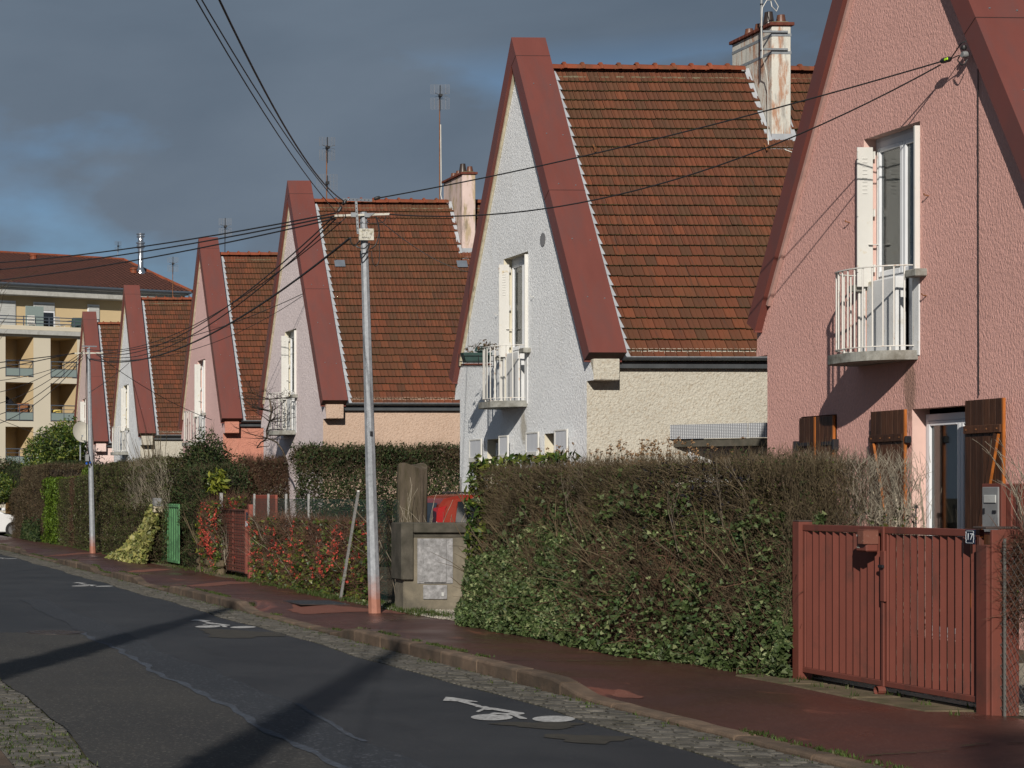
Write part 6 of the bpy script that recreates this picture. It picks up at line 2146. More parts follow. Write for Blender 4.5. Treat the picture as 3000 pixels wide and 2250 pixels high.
def car(label, loc, rz, paint, kindb):
    """hatchback, length along local x (nose at +x), origin on the ground at its centre"""
    t = thing('parked_car', label, 'car', loc, rz)
    Lh, Wd, Hh = 2.0, .83, (1.60 if kindb == 'mpv' else 1.45)
    if kindb == 'mpv':
        low = [(-2.0,.32),(-2.03,.55),(-1.98,.92),(-1.93,1.02),(1.15,1.02),(1.75,.86),(1.98,.70),(2.02,.45),(1.98,.28)]
        cab = [(-1.93,1.02),(-1.80,1.42),(-1.72,1.52),(-1.45,1.58),(-.4,1.62),(.3,1.56),(.62,1.40),(1.15,1.02)]
    else:
        low = [(-2.0,.30),(-2.03,.55),(-1.95,.90),(-1.85,.98),(.95,.96),(1.6,.80),(1.95,.64),(2.02,.42),(1.98,.26)]
        cab = [(-1.85,.98),(-1.55,1.32),(-1.2,1.42),(-.2,1.45),(.2,1.36),(.95,.96)]
    def body(prof, ws):
        k = MB(); secs = []
        m = len(prof)
        cols = [-1, -.93, 0, .93, 1]
        for (x, z) in prof:
            w = ws(z)
            for c in cols:
                zz = z - (.035 if abs(c) > .95 else 0) 
                xx = x*(1 - .02*(abs(c) > .95))
                k.v.append((xx, c*w, zz))
        for i in range(m-1):
            for j in range(4): k.f.append((i*5+j, (i+1)*5+j, (i+1)*5+j+1, i*5+j+1))
        # sides
        zb = min(z for _, z in prof)
        k.f.append(tuple(i*5 for i in range(m))); k.f.append(tuple(i*5+4 for i in range(m))[::-1])
        return k
    body(low, lambda z: Wd*(1 - .04*max(0, z-.6)/.4 - .04*max(0, .45-z))).build('body', M[paint], t, smooth=True)
    zmin = 1.0
    body(cab, lambda z: Wd*.93*(1 - .24*(z-zmin)/(Hh-zmin+.001) - .0)).build('cabin', M[paint], t, smooth=True)
    wfun = lambda z: Wd*.93*(1 - .24*(z-zmin)/(Hh-zmin))+.006
    zt = Hh - .12
    # side windows follow the taper of the cabin
    xr0, xr1 = (-1.70, -1.62) if kindb == 'mpv' else (-1.5, -1.2)
    for s in (-1, 1):
        for (x0b, x1b, x0t, x1t) in ((xr0+.08, -.95, xr1+.1, -.92), (-.88, .0, -.86, .0), (.07, .95, .07, .50)):
            k = MB(); zb_ = 1.07
            a = [(x0b, s*wfun(zb_), zb_), (x1b, s*wfun(zb_), zb_), (x1t, s*wfun(zt), zt), (x0t, s*wfun(zt), zt)]
            k.poly(a if s < 0 else a[::-1]); k.build('side_window', M['car_glass'], t)
    # rear window and windscreen
    k = MB()
    if kindb == 'mpv': k.quad((-1.945, -.62, 1.06), (-1.945, .62, 1.06), (-1.80, .52, 1.46), (-1.80, -.52, 1.46))
    else: k.quad((-1.84, -.6, 1.02), (-1.84, .6, 1.02), (-1.57, .52, 1.30), (-1.57, -.52, 1.30))
    k.build('rear_window', M['car_glass'], t)
    k = MB(); k.quad((1.10, .64, 1.06), (1.10, -.64, 1.06), (.62 if kindb == 'mpv' else .25, -.52, zt-.0), (.62 if kindb == 'mpv' else .25, .52, zt)); k.xf(Matrix.Translation((.03, 0, .02))); k.build('windscreen', M['car_glass'], t)
    for s in (-1, 1):
        k = MB()
        if kindb == 'mpv':
            pf = [(-1.99, .85), (-1.94, 1.08), (-1.84, 1.38), (-1.70, 1.42), (-1.74, 1.36), (-1.80, 1.06), (-1.84, .85)]
            for (x, z) in pf: k.v.append((x, s*(wfun(max(z, 1.0))+.012), z))
            for (x, z) in pf: k.v.append((x-.02, s*(wfun(max(z, 1.0))-.13), z))
            m = len(pf)
            k.f.append(tuple(range(m)) if s < 0 else tuple(range(m))[::-1])
            for i in range(m): j = (i+1) % m; k.f.append((i, j, m+j, m+i))
        else:
            k.box(-2.02, -1.9, s*.55-.18, s*.55+.18, .72, .86, bev=.03)
        tl = k.build('tail_light', M['tail_red'], t, smooth=True)
        k = MB(); yo = s*(wfun(1.12)+.016)
        q = [(-1.945, yo, 1.02), (-1.875, yo, 1.02), (-1.855, yo, 1.12), (-1.90, yo, 1.18), (-1.925, yo, 1.12)]
        k.poly(q if s < 0 else q[::-1]); k.build('lamp', M['lens_clear'], tl)
        k = MB(); k.box(1.72, 1.96, s*.58-.17, s*.58+.17, .66, .80, bev=.05); k.build('headlight', M['lens_clear'], t, smooth=True)
        k = MB(); k.box(.78, .92, s*.95-.08, s*.95+.08, 1.05, 1.18, bev=.03); k.build('mirror', M[paint], t)
        for x in (-1.25, 1.28):
            w = MB(); w.tube([(x, s*.62, .31), (x, s*.84, .31)], .315, 20); wh = w.build('wheel', M['tyre'], t, smooth=True)
            w = MB(); w.tube([(x, s*.845, .31), (x, s*.855, .31)], .20, 16); w.build('rim', M['rim'], wh)
        k = MB(); k.bar((-1.3, s*.58, Hh+.02), (.2, s*.58, Hh+.0), .035, .03); k.build('roof_rail', M['black_plastic'], t)
    k = MB(); k.box(-2.06, -1.9, -.7, .7, .30, .52, bev=.04); k.box(1.9, 2.06, -.7, .7, .26, .42, bev=.04); k.box(-1.98, 1.96, -.80, .80, .2, .3, bev=.03); k.build('bumper', M['black_plastic'] if paint == 'car_red' else M[paint], t)
    k = MB(); k.box(2.0, 2.07, -.35, .35, .44, .58, bev=.02); k.build('grille', M['black_plastic'], t)
    k = MB(); k.tube([(-1.4, 0, Hh), (-1.6, 0, Hh+.22)], .005, 5); k.build('aerial', M['black_plastic'], t)
    return t
c_ = on_x(1290, 9.75)
CARR = car('bright red compact car with a clear and red tail light parked behind the meter wall', (0, 0, .12), R(2), 'car_red', 'mpv')
cr_ = Vector((math.cos(R(2)), math.sin(R(2)), 0)); sr_ = Vector((-math.sin(R(2)), math.cos(R(2)), 0))
CARR.location = Vector((9.75, c_.y, .12)) + cr_*1.85 + sr_*.78
cw = on_z(-70, 1574, 0.02)
car('white car parked at the far left edge behind the clipped brown hedge', (cw.x, cw.y, .02), R(10), 'car_white', 'hatch')
for i, (px, X, h, w) in enumerate(((1185, 12.2, .85, .5),)):
    pass

# planter on the balcony of the white house
pp = on_x(1395, 11.93, 1022)
t = thing('flower_box', 'dark green planter with a withered plant hung on the white house balcony', 'planter', (pp.x, pp.y, 4.02))
k = MB(); k.prism([(-.20, 0), (.20, 0), (.26, .17), (-.26, .17)], 'y', -.08, .08); k.build('box', M['green_plastic'], t)
k = MB(); k.box(-.24, .24, -.11, .11, -.05, -.02, bev=.01); k.build('saucer', M['brick'], t)
k = MB()
for z_ in (-.07, .02, .12):
    q = [(-.27,-.11,z_), (.27,-.11,z_), (.27,.11,z_), (-.27,.11,z_), (-.27,-.11,z_)]
    for a, b in zip(q[:-1], q[1:]): k.bar(a, b, .008)
for x_ in (-.27, .0, .27): k.bar((x_, -.11, -.07), (x_, -.11, .12), .008); k.bar((x_, .11, -.07), (x_, .11, .16), .008)
k.build('wire_basket', M['iron'], t)
segs = branch_fan([(random.uniform(-.2, .2), random.uniform(-.05, .05), .15) for _ in range(7)], 3, .12, .004, .6)
segs_mesh('plant', segs, 'twig_red', t)
leaves('leaves', np.array([s[1] for s in segs])+rng.normal(0, .02, (len(segs), 3)), .05, 'leaf_brown', t)
k = MB(); k.lathe([(.03, .16), (.13, .2), (.11, .27), (.02, .29)], (.1, 0, 0), 10); k.xf(Matrix.Scale(.6, 4, (0,1,0))); k.build('cover', M['green_plastic'], t)

# satellite dish
sd = on_x(236, 11.2)
t = thing('satellite_dish', 'large beige satellite dish behind the far laurel tree', 'satellite dish', (sd.x, sd.y, 3.05))
k = MB()
n_ = 24
for i in range(6):
    r = .42*i/5
    for j in range(n_): a = 2*math.pi*j/n_; k.v.append((r*math.cos(a), r*math.sin(a), .12*(r/.42)**2))
for i in range(5):
    for j in range(n_): k.f.append((i*n_+j, i*n_+(j+1) % n_, (i+1)*n_+(j+1) % n_, (i+1)*n_+j))
k.xf(Matrix.Translation((0, 0, 1.1)) @ Matrix.Rotation(R(78), 4, 'X') @ Matrix.Rotation(R(22), 4, 'Y')); k.build('dish', M['dish'], t, smooth=True)
k = MB(); k.tube([(0, .08, -2.95), (0, .08, 1.05)], .03, 8); k.build('mast', M['galv'], t)
k = MB(); k.bar((0, .0, .75), (0, -.45, .95), .02); k.box(-.03, .03, -.5, -.43, .92, .99); k.build('feed_arm', M['galv'], t)

# ================================================================== HEDGES, SHRUBS, TREES
# --- long ivy covered hedge beside the near gate
hy0, hy1 = GYL + .12, on_x(1345, 8.1).y
t = thing('hedge', 'long brown twiggy hedge with variegated ivy over its foot, left of the slatted red gate', 'hedge', (8.7, (hy0+hy1)/2, .12))
inv = -np.array(t.location)
def foot(y):    # how far the ivy skirt comes forward
    return 8.12 + .38*np.clip((18.4-y)/2.0, 0, 1)**1.3 + .05*np.sin(y*1.9) + .03*np.sin(y*4.3+1)
n = 46000
y = rng.uniform(hy0, hy1, n); z = rng.uniform(.12, 1.98, n)
top_ = 2.13 + .05*np.sin(y*1.3) - .10*np.clip((17.6-y)/1.2, 0, 1)*0
dens = np.where(z > 1.35, 1.0, .75)
keep = rng.uniform(0, 1, n) < dens
y, z = y[keep], z[keep]; n = len(y)
face = foot(y) + .12 + .14*np.clip((z-.3)/1.2, 0, 1) + .06*nz(np.stack([y*0, y, z], 1), 2.2)
x = face + np.abs(rng.normal(0, .17, n))
P = np.stack([x, y, z], 1)
D = np.stack([rng.normal(-.35, .45, n), rng.normal(0, .42, n), rng.uniform(.1, 1.1, n)], 1)
grn = nz(P, .8, 3) > .25
twigs('twigs', P+inv, D, rng.uniform(.07, .22, n), rng.uniform(.0018, .0042, n), 'twig_brown', t)
# end face and top
n = 9000
P = np.stack([rng.uniform(8.5, 9.25, n), rng.uniform(hy0, hy1, n), 1.90+rng.normal(0, .05, n)+.04*np.sin(np.linspace(0, 30, n))], 1)
P[:2500, 2] = rng.uniform(.3, 1.95, 2500); P[:2500, 1] = hy0 + np.abs(rng.normal(0, .06, 2500))
D = rng.normal(0, .35, (n, 3)) + np.array([0, 0, .9])
twigs('twigs', P+inv, D, rng.uniform(.06, .20, n), .0022, 'twig_brown', t)
# stouter limbs low down
n = 900
y = rng.uniform(hy0, hy1, n); P = np.stack([foot(y)+.22+rng.uniform(0, .2, n), y, rng.uniform(.15, 1.0, n)], 1)
twigs('branches', P+inv, np.stack([rng.normal(-.05, .2, n), rng.normal(0, .5, n), np.ones(n)*.7], 1), rng.uniform(.3, .8, n), rng.uniform(.005, .013, n), 'twig_brown', t, curl=.3, seg=4)
# clumps of older grey stems breaking the clipped face, as they stand in the hedge
gs = []
for yc, zc, nn_ in ((20.2, 1.0, 10), (21.9, .9, 6), (18.3, .9, 7), (17.2, 1.0, 8)):
    gs += branch_fan([(foot(yc)+.32+random.uniform(-.02, .10), yc+random.uniform(-.35, .35), zc) for _ in range(nn_)], 5, .40, .0065, .19, kids=(2, 3), ztop=2.04)
segs_mesh('grey_stems', gs, 'twig_mid', t, inv)
# fine green leaves in the upper half
n = 48000
y = rng.uniform(hy0, hy1, n); z = rng.uniform(.9, 2.0, n)
face = foot(y)+.24 + .06*nz(np.stack([y*0, y, z], 1), 2.2)
P = np.stack([face + np.abs(rng.normal(0, .15, n)), y, z], 1)
q = (nz(P, 1.1, 2) + rng.normal(0, .5, n)) > -.1
leaves('foliage', P[q]+inv, .024, 'leaf_hedge', t)
n = 1400
y = rng.uniform(hy0, hy0+4.5, n); z = 1.3+.72*rng.uniform(0, 1, n)**.6
P = np.stack([foot(y)+.2+np.abs(rng.normal(0, .1, n)), y, z], 1)
q = nz(P, .9, 7) > .0
leaves('foliage', P[q]+inv, .055, 'leaf_black', t, aspect=.4)
k = MB(); k.box(8.80-t.location.x, 9.15-t.location.x, hy0+.3-t.location.y, hy1-.3-t.location.y, -.1, 1.66, bev=.1); k.build('stems', M['twig_core'], t)  # solid brown core box, added to block light through the twigs
# seed heads along the top
n = 130
y = np.concatenate([rng.normal(hy0+3.1, .5, 90), rng.uniform(hy0+1, hy1-.4, 40)]); y = np.clip(y, hy0+.2, hy1-.2)
P = np.stack([rng.uniform(8.5, 8.9, n), y, np.full(n, 1.93)], 1)
L = rng.uniform(.08, .34, n)
D = rng.normal(0, .1, (n, 3)) + np.array([0, 0, 1.0])
twigs('seed_stalks', P+inv, D, L, .0022, 'twig_brown', t, curl=.02)
D = D/np.linalg.norm(D, axis=1)[:, None]
T = P + D*L[:, None]
leaves('seed_heads', np.repeat(T, 9, 0)+rng.normal(0, .010, (n*9, 3))+inv, .026, 'seed', t)
# sprigs of privet at the top
n = 70
P = np.stack([rng.uniform(8.5, 8.9, n), rng.uniform(hy0, hy1, n), np.full(n, 1.93)], 1); L = rng.uniform(.08, .24, n)
D = rng.normal(0, .18, (n, 3)) + np.array([0, 0, 1.0]); twigs('sprigs', P+inv, D, L, .0025, 'twig_brown', t, curl=.05)
D = D/np.linalg.norm(D, axis=1)[:, None]
Q = np.concatenate([P+D*(L*f)[:, None]+rng.normal(0, .012, (n, 3)) for f in (.35, .5, .65, .8, .95, 1.0)])
leaves('foliage', Q+inv, .04, 'leaf_dark', t, aspect=.4)

# ivy: a plant of its own climbing over the hedge foot
t2 = thing('ivy', 'cream edged green ivy over the lower hedge between concrete wall and slatted gate', 'ivy', (8.3, (hy0+hy1)/2, .12))
inv2 = -np.array(t2.location)
def ivy_top(y):
    f = (hy1-y)/(hy1-hy0)      # 0 at far left, 1 at the gate
    return np.interp(f, [0, .10, .22, .36, .46, .52, .62, .72, .82, .9, 1.0], [.85, .95, 1.28, 1.52, 1.40, 1.48, 1.50, 1.56, 1.42, 1.44, 1.50]) + .05*np.sin(y*5.1)
def ivy_den(y, z):
    f = (hy1-y)/(hy1-hy0)
    left = np.clip((.48-f)/.12, 0, 1)
    P_ = np.stack([y*0, y, z], 1)
    patch = .5+.75*nz(P_, 2.4, 1.0)+.35*nz(P_, 5.5, 4)
    low = np.clip((.42-z)/.25, 0, 1)*.5
    topb = np.clip((z-1.22)/.2, 0, 1)*.5
    right = np.clip((f-.93)/.05, 0, 1)
    return np.clip(left*.95 + (1-left)*(-.12+.42*patch+low*.45+topb*.6) + right, 0.03, 1)
def ivy(n, size, mat, frac=1.0, lift=0.0):
    y = rng.uniform(hy0-.03, hy1+.05, n); z = .12 + rng.uniform(0, 1, n)*(ivy_top(y)-.10)
    k_ = rng.uniform(0, 1, n) < ivy_den(y, z)*frac
    y, z = y[k_], z[k_]; n = len(y)
    Pn = np.stack([y*0, y, z], 1)
    x = foot(y) + .13*np.clip((z-.1)/1.4, 0, 1)**1.2*2.0 + .075*nz(Pn, 2.4, 1.0) + .035*nz(Pn, 6.3, 2) + np.abs(rng.normal(0, .045, n)) - lift - .06*np.exp(-((z-.5)/.5)**2)
    O = np.stack([np.full(n, -1.0), np.full(n, -.35), np.full(n, .35)], 1)
    # far end wraps round the corner
    leaves('foliage', np.stack([x, y, z], 1)+inv2, size, mat, t2, O, bias=.42, aspect=.62, shape='ivy', up=-.6)
ivy(34000, .040, 'ivy'); ivy(11000, .036, 'ivy_edge', .75, .010); ivy(6000, .050, 'ivy', .8, .006)
# stray runners climbing into the twigs above
n = 1500
y = rng.uniform(hy0, hy1, n); z = ivy_top(y) + rng.exponential(.13, n); q = (z < 1.95) & (nz(np.stack([y*0, y, z], 1), 2.2, 4) > -.1); y, z = y[q], z[q]; n = len(y)
leaves('foliage', np.stack([foot(y)+.22+rng.normal(0, .05, n), y, z], 1)+inv2, .042, 'ivy', t2, np.tile([-1., -.35, .3], (n, 1)), bias=.4, aspect=.62, shape='ivy')
# skirt creeping at the pavement
n = 2600
y = rng.uniform(hy0, hy1, n); P = np.stack([foot(y)-.03+np.abs(rng.normal(0, .06, n)), y, .135+np.abs(rng.normal(0, .05, n))], 1)
leaves('foliage', P+inv2, .042, 'ivy', t2, shape='ivy', aspect=.6)
n = 2600
y = rng.uniform(hy0, hy1-1.5, n); z = rng.uniform(.15, 1.35, n)
P = np.stack([foot(y)+.10+.2*np.clip(z/1.4, 0, 1)+rng.normal(0, .04, n), y, z], 1)
twigs('stems', P+inv2, np.stack([rng.normal(0, .35, n), rng.normal(0, .7, n), rng.normal(0, .7, n)], 1), rng.uniform(.12, .38, n), rng.uniform(.002, .006, n), 'twig_red', t2, curl=.5, seg=3)

# laurel at the far end
t = thing('laurel_bush', 'glossy green laurel at the left end of the ivy hedge beside the concrete wall', 'shrub', (8.55, hy1-.05, .12))
inv = -np.array(t.location)
n = 1500
zz = rng.uniform(.55, 2.12, n)
a = rng.uniform(0, 2*np.pi, n); r = .30*np.sqrt(rng.uniform(.2, 1, n))*(1-.25*np.clip((zz-1.8)/.3, 0, 1))
P = np.stack([8.55+r*np.cos(a)*1.25, hy1+.0+r*np.sin(a), zz+.05*rng.normal(0, 1, n)], 1)
leaves('foliage', P+inv, .125, 'leaf_laurel', t, P-np.array([8.55, hy1, 1.2]), bias=.25, aspect=.38)
n = 160
P = np.stack([rng.uniform(8.5, 8.8, n), rng.uniform(hy1-2.0, hy1, n), 2.05+rng.uniform(0, .12, n)], 1); leaves('foliage', P+inv, .11, 'leaf_laurel', t, bias=0, aspect=.38)
segs = branch_fan([(8.6+random.uniform(-.15, .15), hy1+random.uniform(-.15, .15), .1) for _ in range(6)], 3, .8, .014, .18, kids=(2, 3), ztop=2.0)
segs_mesh('branches', segs, 'twig_brown', t, inv)

# bare grey bush behind the red gate
by0, by1 = on_x(2590, 9.35).y, on_x(2290, 9.35).y
t = thing('bare_bush', 'leafless grey branching bush clipped flat, rising behind the slatted red gate', 'bush', (9.35, (by0+by1)/2, .12))
inv = -np.array(t.location)
bases = [(random.uniform(9.15, 9.55), random.uniform(by0+.1, by1-.1), .12+.0) for _ in range(46)]
segs = branch_fan(bases, 6, .62, .024, .20, kids=(2, 3), shrink=.66, ztop=2.02)
segs = [s for s in segs if s[1].z < 2.12 and by0-.35 < s[1].y < by1+.45 and 8.95 < s[1].x < 9.85]
segs_mesh('branches', segs, 'twig_grey', t, inv, sides=5)
n = 3200
P = np.stack([rng.uniform(9.05, 9.7, n), rng.uniform(by0-.15, by1+.25, n), rng.uniform(1.4, 1.98, n)], 1)
twigs('twigs', P+inv, np.stack([rng.normal(0, .4, n), rng.normal(0, .4, n), np.ones(n)*.8], 1), rng.uniform(.06, .2, n), .0026, 'twig_grey', t, curl=.2, seg=3)
n = 120
P = np.stack([rng.uniform(9.1, 9.6, n), rng.uniform(by0-.2, by0+.2, n), rng.uniform(1.2, 1.6, n)], 1); leaves('leaves', P+inv, .04, 'leaf_hedge', t)

# shrubs right of the gate
t = thing('twiggy_bush', 'dark green twiggy bush behind the grey chain link fence at the right edge', 'bush', (9.1, GYR-.85, .12))
inv = -np.array(t.location)
n = 9000
P = np.stack([rng.uniform(8.70, 9.5, n), rng.uniform(GYR-2.6, GYR-.16, n), rng.uniform(.72, 1.32, n)], 1)
twigs('twigs', P+inv, rng.normal(0, .5, (n, 3))+np.array([-.1, 0, .3]), rng.uniform(.05, .2, n), .0022, 'twig_brown', t)
n = 9000
P = np.stack([rng.uniform(8.70, 9.5, n), rng.uniform(GYR-2.6, GYR-.20, n), rng.uniform(.66, 1.22, n)], 1)
leaves('foliage', P+inv, .028, 'leaf_hedge', t)
segs = branch_fan([(9.1+random.uniform(-.1, .1), GYR-random.uniform(.3, 2.2), .12) for _ in range(8)], 4, .5, .014, .3, ztop=1.3)
segs_mesh('branches', segs, 'twig_brown', t, inv)
t = thing('bare_bush', 'thin bare shrub reaching up in front of the corrugated red panel at the right edge', 'bush', (8.85, GYR-.55, .12))
inv = -np.array(t.location)
segs = branch_fan([(8.85+random.uniform(-.1, .1), GYR-random.uniform(.3, 1.2), .8) for _ in range(12)], 5, .5, .007, .26, kids=(2, 3), ztop=2.1)
segs_mesh('branches', segs, 'twig_grey', t, inv)
n = 3000
P = np.stack([rng.uniform(8.62, 8.85, n), rng.uniform(GYR-1.2, GYR-.12, n), rng.uniform(.8, 1.42, n)], 1)
twigs('twigs', P+inv, rng.normal(0, .6, (n, 3))+np.array([0, 0, .1]), rng.uniform(.06, .22, n), .0022, 'twig_red', t)

# twiggy shrub beside the stump
sx, sy = 8.75, on_x(1215, 8.75).y
t = thing('bare_bush', 'pale bare twigs growing up in front of the cut tree trunk', 'bush', (sx, sy, .12))
inv = -np.array(t.location)
segs = branch_fan([(sx+random.uniform(-.3, .35), sy+random.uniform(-.4, .4), .12) for _ in range(22)], 4, .75, .011, .14, kids=(2, 2), shrink=.62, ztop=2.0)
segs_mesh('branches', segs, 'twig_grey', t, inv)

# flowering quince hedge (two stretches)
def quince(label, y0, y1, zt, x0=8.36, x1=8.58, nf=300):
    t = thing('quince_hedge', label, 'hedge', (x0, (y0+y1)/2, .12), 0, 'flowering quince hedges on the fence')
    inv = -np.array(t.location)
    L = y1-y0
    n = int(1500*L)
    y = rng.uniform(y0, y1, n); z = .13+rng.uniform(0, 1, n)**.85*(zt-.13)
    P = np.stack([x0+.06*nz(np.stack([y*0, y, z], 1), 3)+np.abs(rng.normal(0, .10, n)), y, z], 1)
    twigs('twigs', P+inv, rng.normal(0, .6, (n, 3))+np.array([0, 0, .25]), rng.uniform(.07, .28, n), rng.uniform(.002, .0045, n), 'twig_red', t, curl=.4)
    n = int(170*L)
    y = rng.uniform(y0, y1, n); P = np.stack([x0+.1+rng.uniform(0, .1, n), y, rng.uniform(.12, .9, n)], 1)
    twigs('stems', P+inv, np.stack([rng.normal(0, .2, n), rng.normal(0, .35, n), np.ones(n)], 1), rng.uniform(.2, .6, n), .006, 'twig_grey', t, seg=3)
    n = int(900*L)
    y = rng.uniform(y0, y1, n); z = .13+rng.uniform(0, 1, n)**1.3*(zt-.13)
    P = np.stack([x0-.02+.06*nz(np.stack([y*0, y, z], 1), 3)+np.abs(rng.normal(0, .06, n)), y, z], 1)
    q = nz(P, 1.7, 9)+rng.normal(0, .3, n) > .1-.5*np.clip((.4-z)/.3, 0, 1)
    leaves('foliage', P[q]+inv, .055, 'leaf_laurel', t, shape='ivy', aspect=.6)
    q2 = ~q
    leaves('foliage', P[q2]+inv, .04, 'leaf_brown', t)
    y = rng.uniform(y0, y1, nf*4); z = .2+rng.beta(2.2, 1.6, nf*4)*(zt-.2)
    P = np.stack([x0-.05+.06*nz(np.stack([y*0, y, z], 1), 3), y, z], 1)
    q = (nz(P, 2.0, 5)*.6+rng.normal(0, .4, nf*4) > .12)
    P = P[q][:nf]
    C = np.repeat(P, 5, 0); leaves('flowers', C+rng.normal(0, .014, C.shape)+inv, .034, 'flower', t, np.tile([-1., -.4, .3], (len(C), 1)), bias=.2, aspect=.9)
    return t
quince('coral red flowering quince between the leaning post and the faded red gate', on_x(1085, 8.4).y, on_x(738, 8.4).y, 1.30, nf=170)
quince('coral red flowering quince arching over at the left of the faded red gate', on_x(648, 8.4).y+.1, on_x(598, 8.4).y, 1.58, nf=130)
t_ = quince('low arch of quince flowers above the top of the faded red gate', on_x(722, 8.75).y, on_x(655, 8.75).y, 1.66, x0=8.66, x1=8.9, nf=80)

# hedge between two plots, behind the pole
hx0, hx1 = on_y(862, 42).x, on_y(1352, 42).x
hedge('high dark evergreen hedge in front of the peach wall, behind the near utility pole', hx0, hx1+.3, 41.6, 42.6, 2.70, 'leaf_dark', 'twig_brown', 38000, 15000, .06, core=False, faces=('y0', 't'), tl=.28, sprigs=420, deep=.2, rough=.13, leafm2='leaf_brown', frac2=.25)
hedge('brown thinning hedge left of the high evergreen hedge, in front of the salmon wall', on_y(690, 43).x, hx0, 42.4, 43.1, 2.45, 'leaf_brown', 'twig_red', 14000, 16000, .055, core=False, faces=('y0', 't', 'x0'), tl=.3, sprigs=60, deep=.2)

# big dark evergreen shrub
def blob_shrub(name, label, c, rad, n, size, mat, nt=0, twm='twig_brown', cat='shrub', mat2=None, frac2=.2, squash=1.0, aspect=.5, zmin=.14, lobes=9, group=None, trunk=False, bias=.3):
    t = thing(name, label, cat, (c[0], c[1], .12), 0, group)
    inv = -np.array(t.location)
    cs = []; 
    for _ in range(lobes):
        d = rng.normal(0, 1, 3); d /= np.linalg.norm(d); cs.append(np.array(c)+d*np.array(rad)*rng.uniform(.25, .62))
    cs.append(np.array(c)); cs = np.array(cs)
    pick = rng.integers(0, len(cs), n)
    d = rng.normal(0, 1, (n, 3)); d /= np.linalg.norm(d, axis=1)[:, None]
    rr = rng.uniform(0, 1, n)**.35
    P = cs[pick] + d*np.array(rad)*.52*rr[:, None]*(1+.18*nz(cs[pick]+d, 4.0))[:, None]
    q = P[:, 2] > zmin
    P, d = P[q], d[q]
    if mat2 is not None:
        s_ = nz(P, 1.6, 3)+rng.normal(0, .3, len(P)) > 1-2*frac2
        leaves('foliage', P[~s_]+inv, size, mat, t, d[~s_], bias=bias, aspect=aspect); leaves('foliage', P[s_]+inv, size, mat2, t, d[s_], bias=bias, aspect=aspect)
    else:
        leaves('foliage', P+inv, size, mat, t, d, bias=bias, aspect=aspect)
    if nt:
        i = rng.integers(0, len(P), nt); D = (P[i]-np.array(c))/np.array(rad) + rng.normal(0, .3, (nt, 3)) + np.array([0, 0, .5])
        twigs('twigs', P[i]+inv, D, rng.uniform(.08, .3, nt), .004, twm, t)
    bs = [(c[0]+random.uniform(-.12, .12), c[1]+random.uniform(-.12, .12), .1) for _ in range(1 if trunk else 5)]
    segs = branch_fan(bs, 4, c[2]*.55 if trunk else .45*(c[2]+rad[2]*.5), .06 if trunk else .018, .3 if trunk else .16, kids=(2, 3), ztop=c[2]+rad[2]*.8)
    segs_mesh('trunk' if trunk else 'stems', segs, 'bark' if trunk else 'twig_brown', t, inv)
    return t
def cx(px, X, py): return on_x(px, X, py)
c1 = cx(600, 9.3, 1470); 
blob_shrub('evergreen_shrub', 'big dark evergreen shrub between the green gate and the quince flowers', (9.35, c1.y+.4, 1.55), (1.0, 2.4, 1.5), 46000, .07, 'leaf_dark', 3500, zmin=.3, mat2='leaf_brown', frac2=.2, lobes=14)
hedge('dark clipped evergreen block leaning over the green gate', 8.45, 9.4, on_x(598, 8.5).y, on_x(530, 8.5).y, 2.25, 'leaf_dark', 'twig_brown', 15000, 3500, .05, rough=.14, s=3, sprigs=60)
c1 = cx(625, 8.75, 1410)
t = blob_shrub('aucuba', 'yellow spotted aucuba with drooping leaves above the quince flowers', (8.75, c1.y, 1.98), (.3, .95, .42), 420, .17, 'leaf_aucuba', 0, aspect=.3, zmin=.9, lobes=5, bias=0)
c1 = cx(590, 8.3, 1580)
blob_shrub('aucuba', 'low yellow green shrub at the foot of the dark evergreen, left of the quince', (8.42, c1.y+.3, .95), (.18, .6, .75), 500, .13, 'leaf_aucuba', 0, aspect=.3, zmin=.3, lobes=5, bias=0)
# rubble stones at the foot of the shrub
t = thing('rubble_wall', 'low rubble stones at the foot of the fence left of the faded red gate', 'low wall', (8.40, on_x(625, 8.4).y, .12))
y_ = on_x(645, 8.4).y
while y_ < on_x(585, 8.4).y:
    w_ = random.uniform(.2, .34)
    for r_ in range(2):
        k = MB(); k.box(-.05+random.uniform(-.02, .02), .12, y_-t.location.y, y_+w_-.02-t.location.y, -.05+r_*.17, .12+r_*.16+random.uniform(-.02, .02), bev=.05); k.build('stone', M['sill_stone'], t)
    y_ += w_

# variegated ivy heap, left of the green gate
t = thing('variegated_ivy', 'heap of pale yellow variegated ivy spilling onto the pavement left of the green gate', 'ivy', (8.3, on_x(420, 8.2).y, .12))
inv = -np.array(t.location)
ya, yb = on_x(473, 8.3).y+.5, on_x(322, 7.9).y
n = 15000
f = rng.uniform(0, 1, n)**1.1
y = ya + (yb-ya)*f
hmax = np.interp(f, [0, .12, .3, .55, .8, 1], [1.32, 1.28, 1.0, .66, .36, .10])
z = .12 + hmax*rng.uniform(0, 1, n)
x = 8.30 - .55*(1-(z-.12)/(hmax+.01))**1.2*np.interp(f, [0, .5, 1], [.75, 1, .8]) + .06*nz(np.stack([y*0, y, z], 1), 3) + np.abs(rng.normal(0, .04, n))
leaves('foliage', np.stack([x, y, z], 1)+rng.normal(0, .035, (n, 3))+inv, .095, 'leaf_varie', t, np.tile([-1., -.5, .5], (n, 1)), bias=.35, shape='ivy', aspect=.6)
n = 400
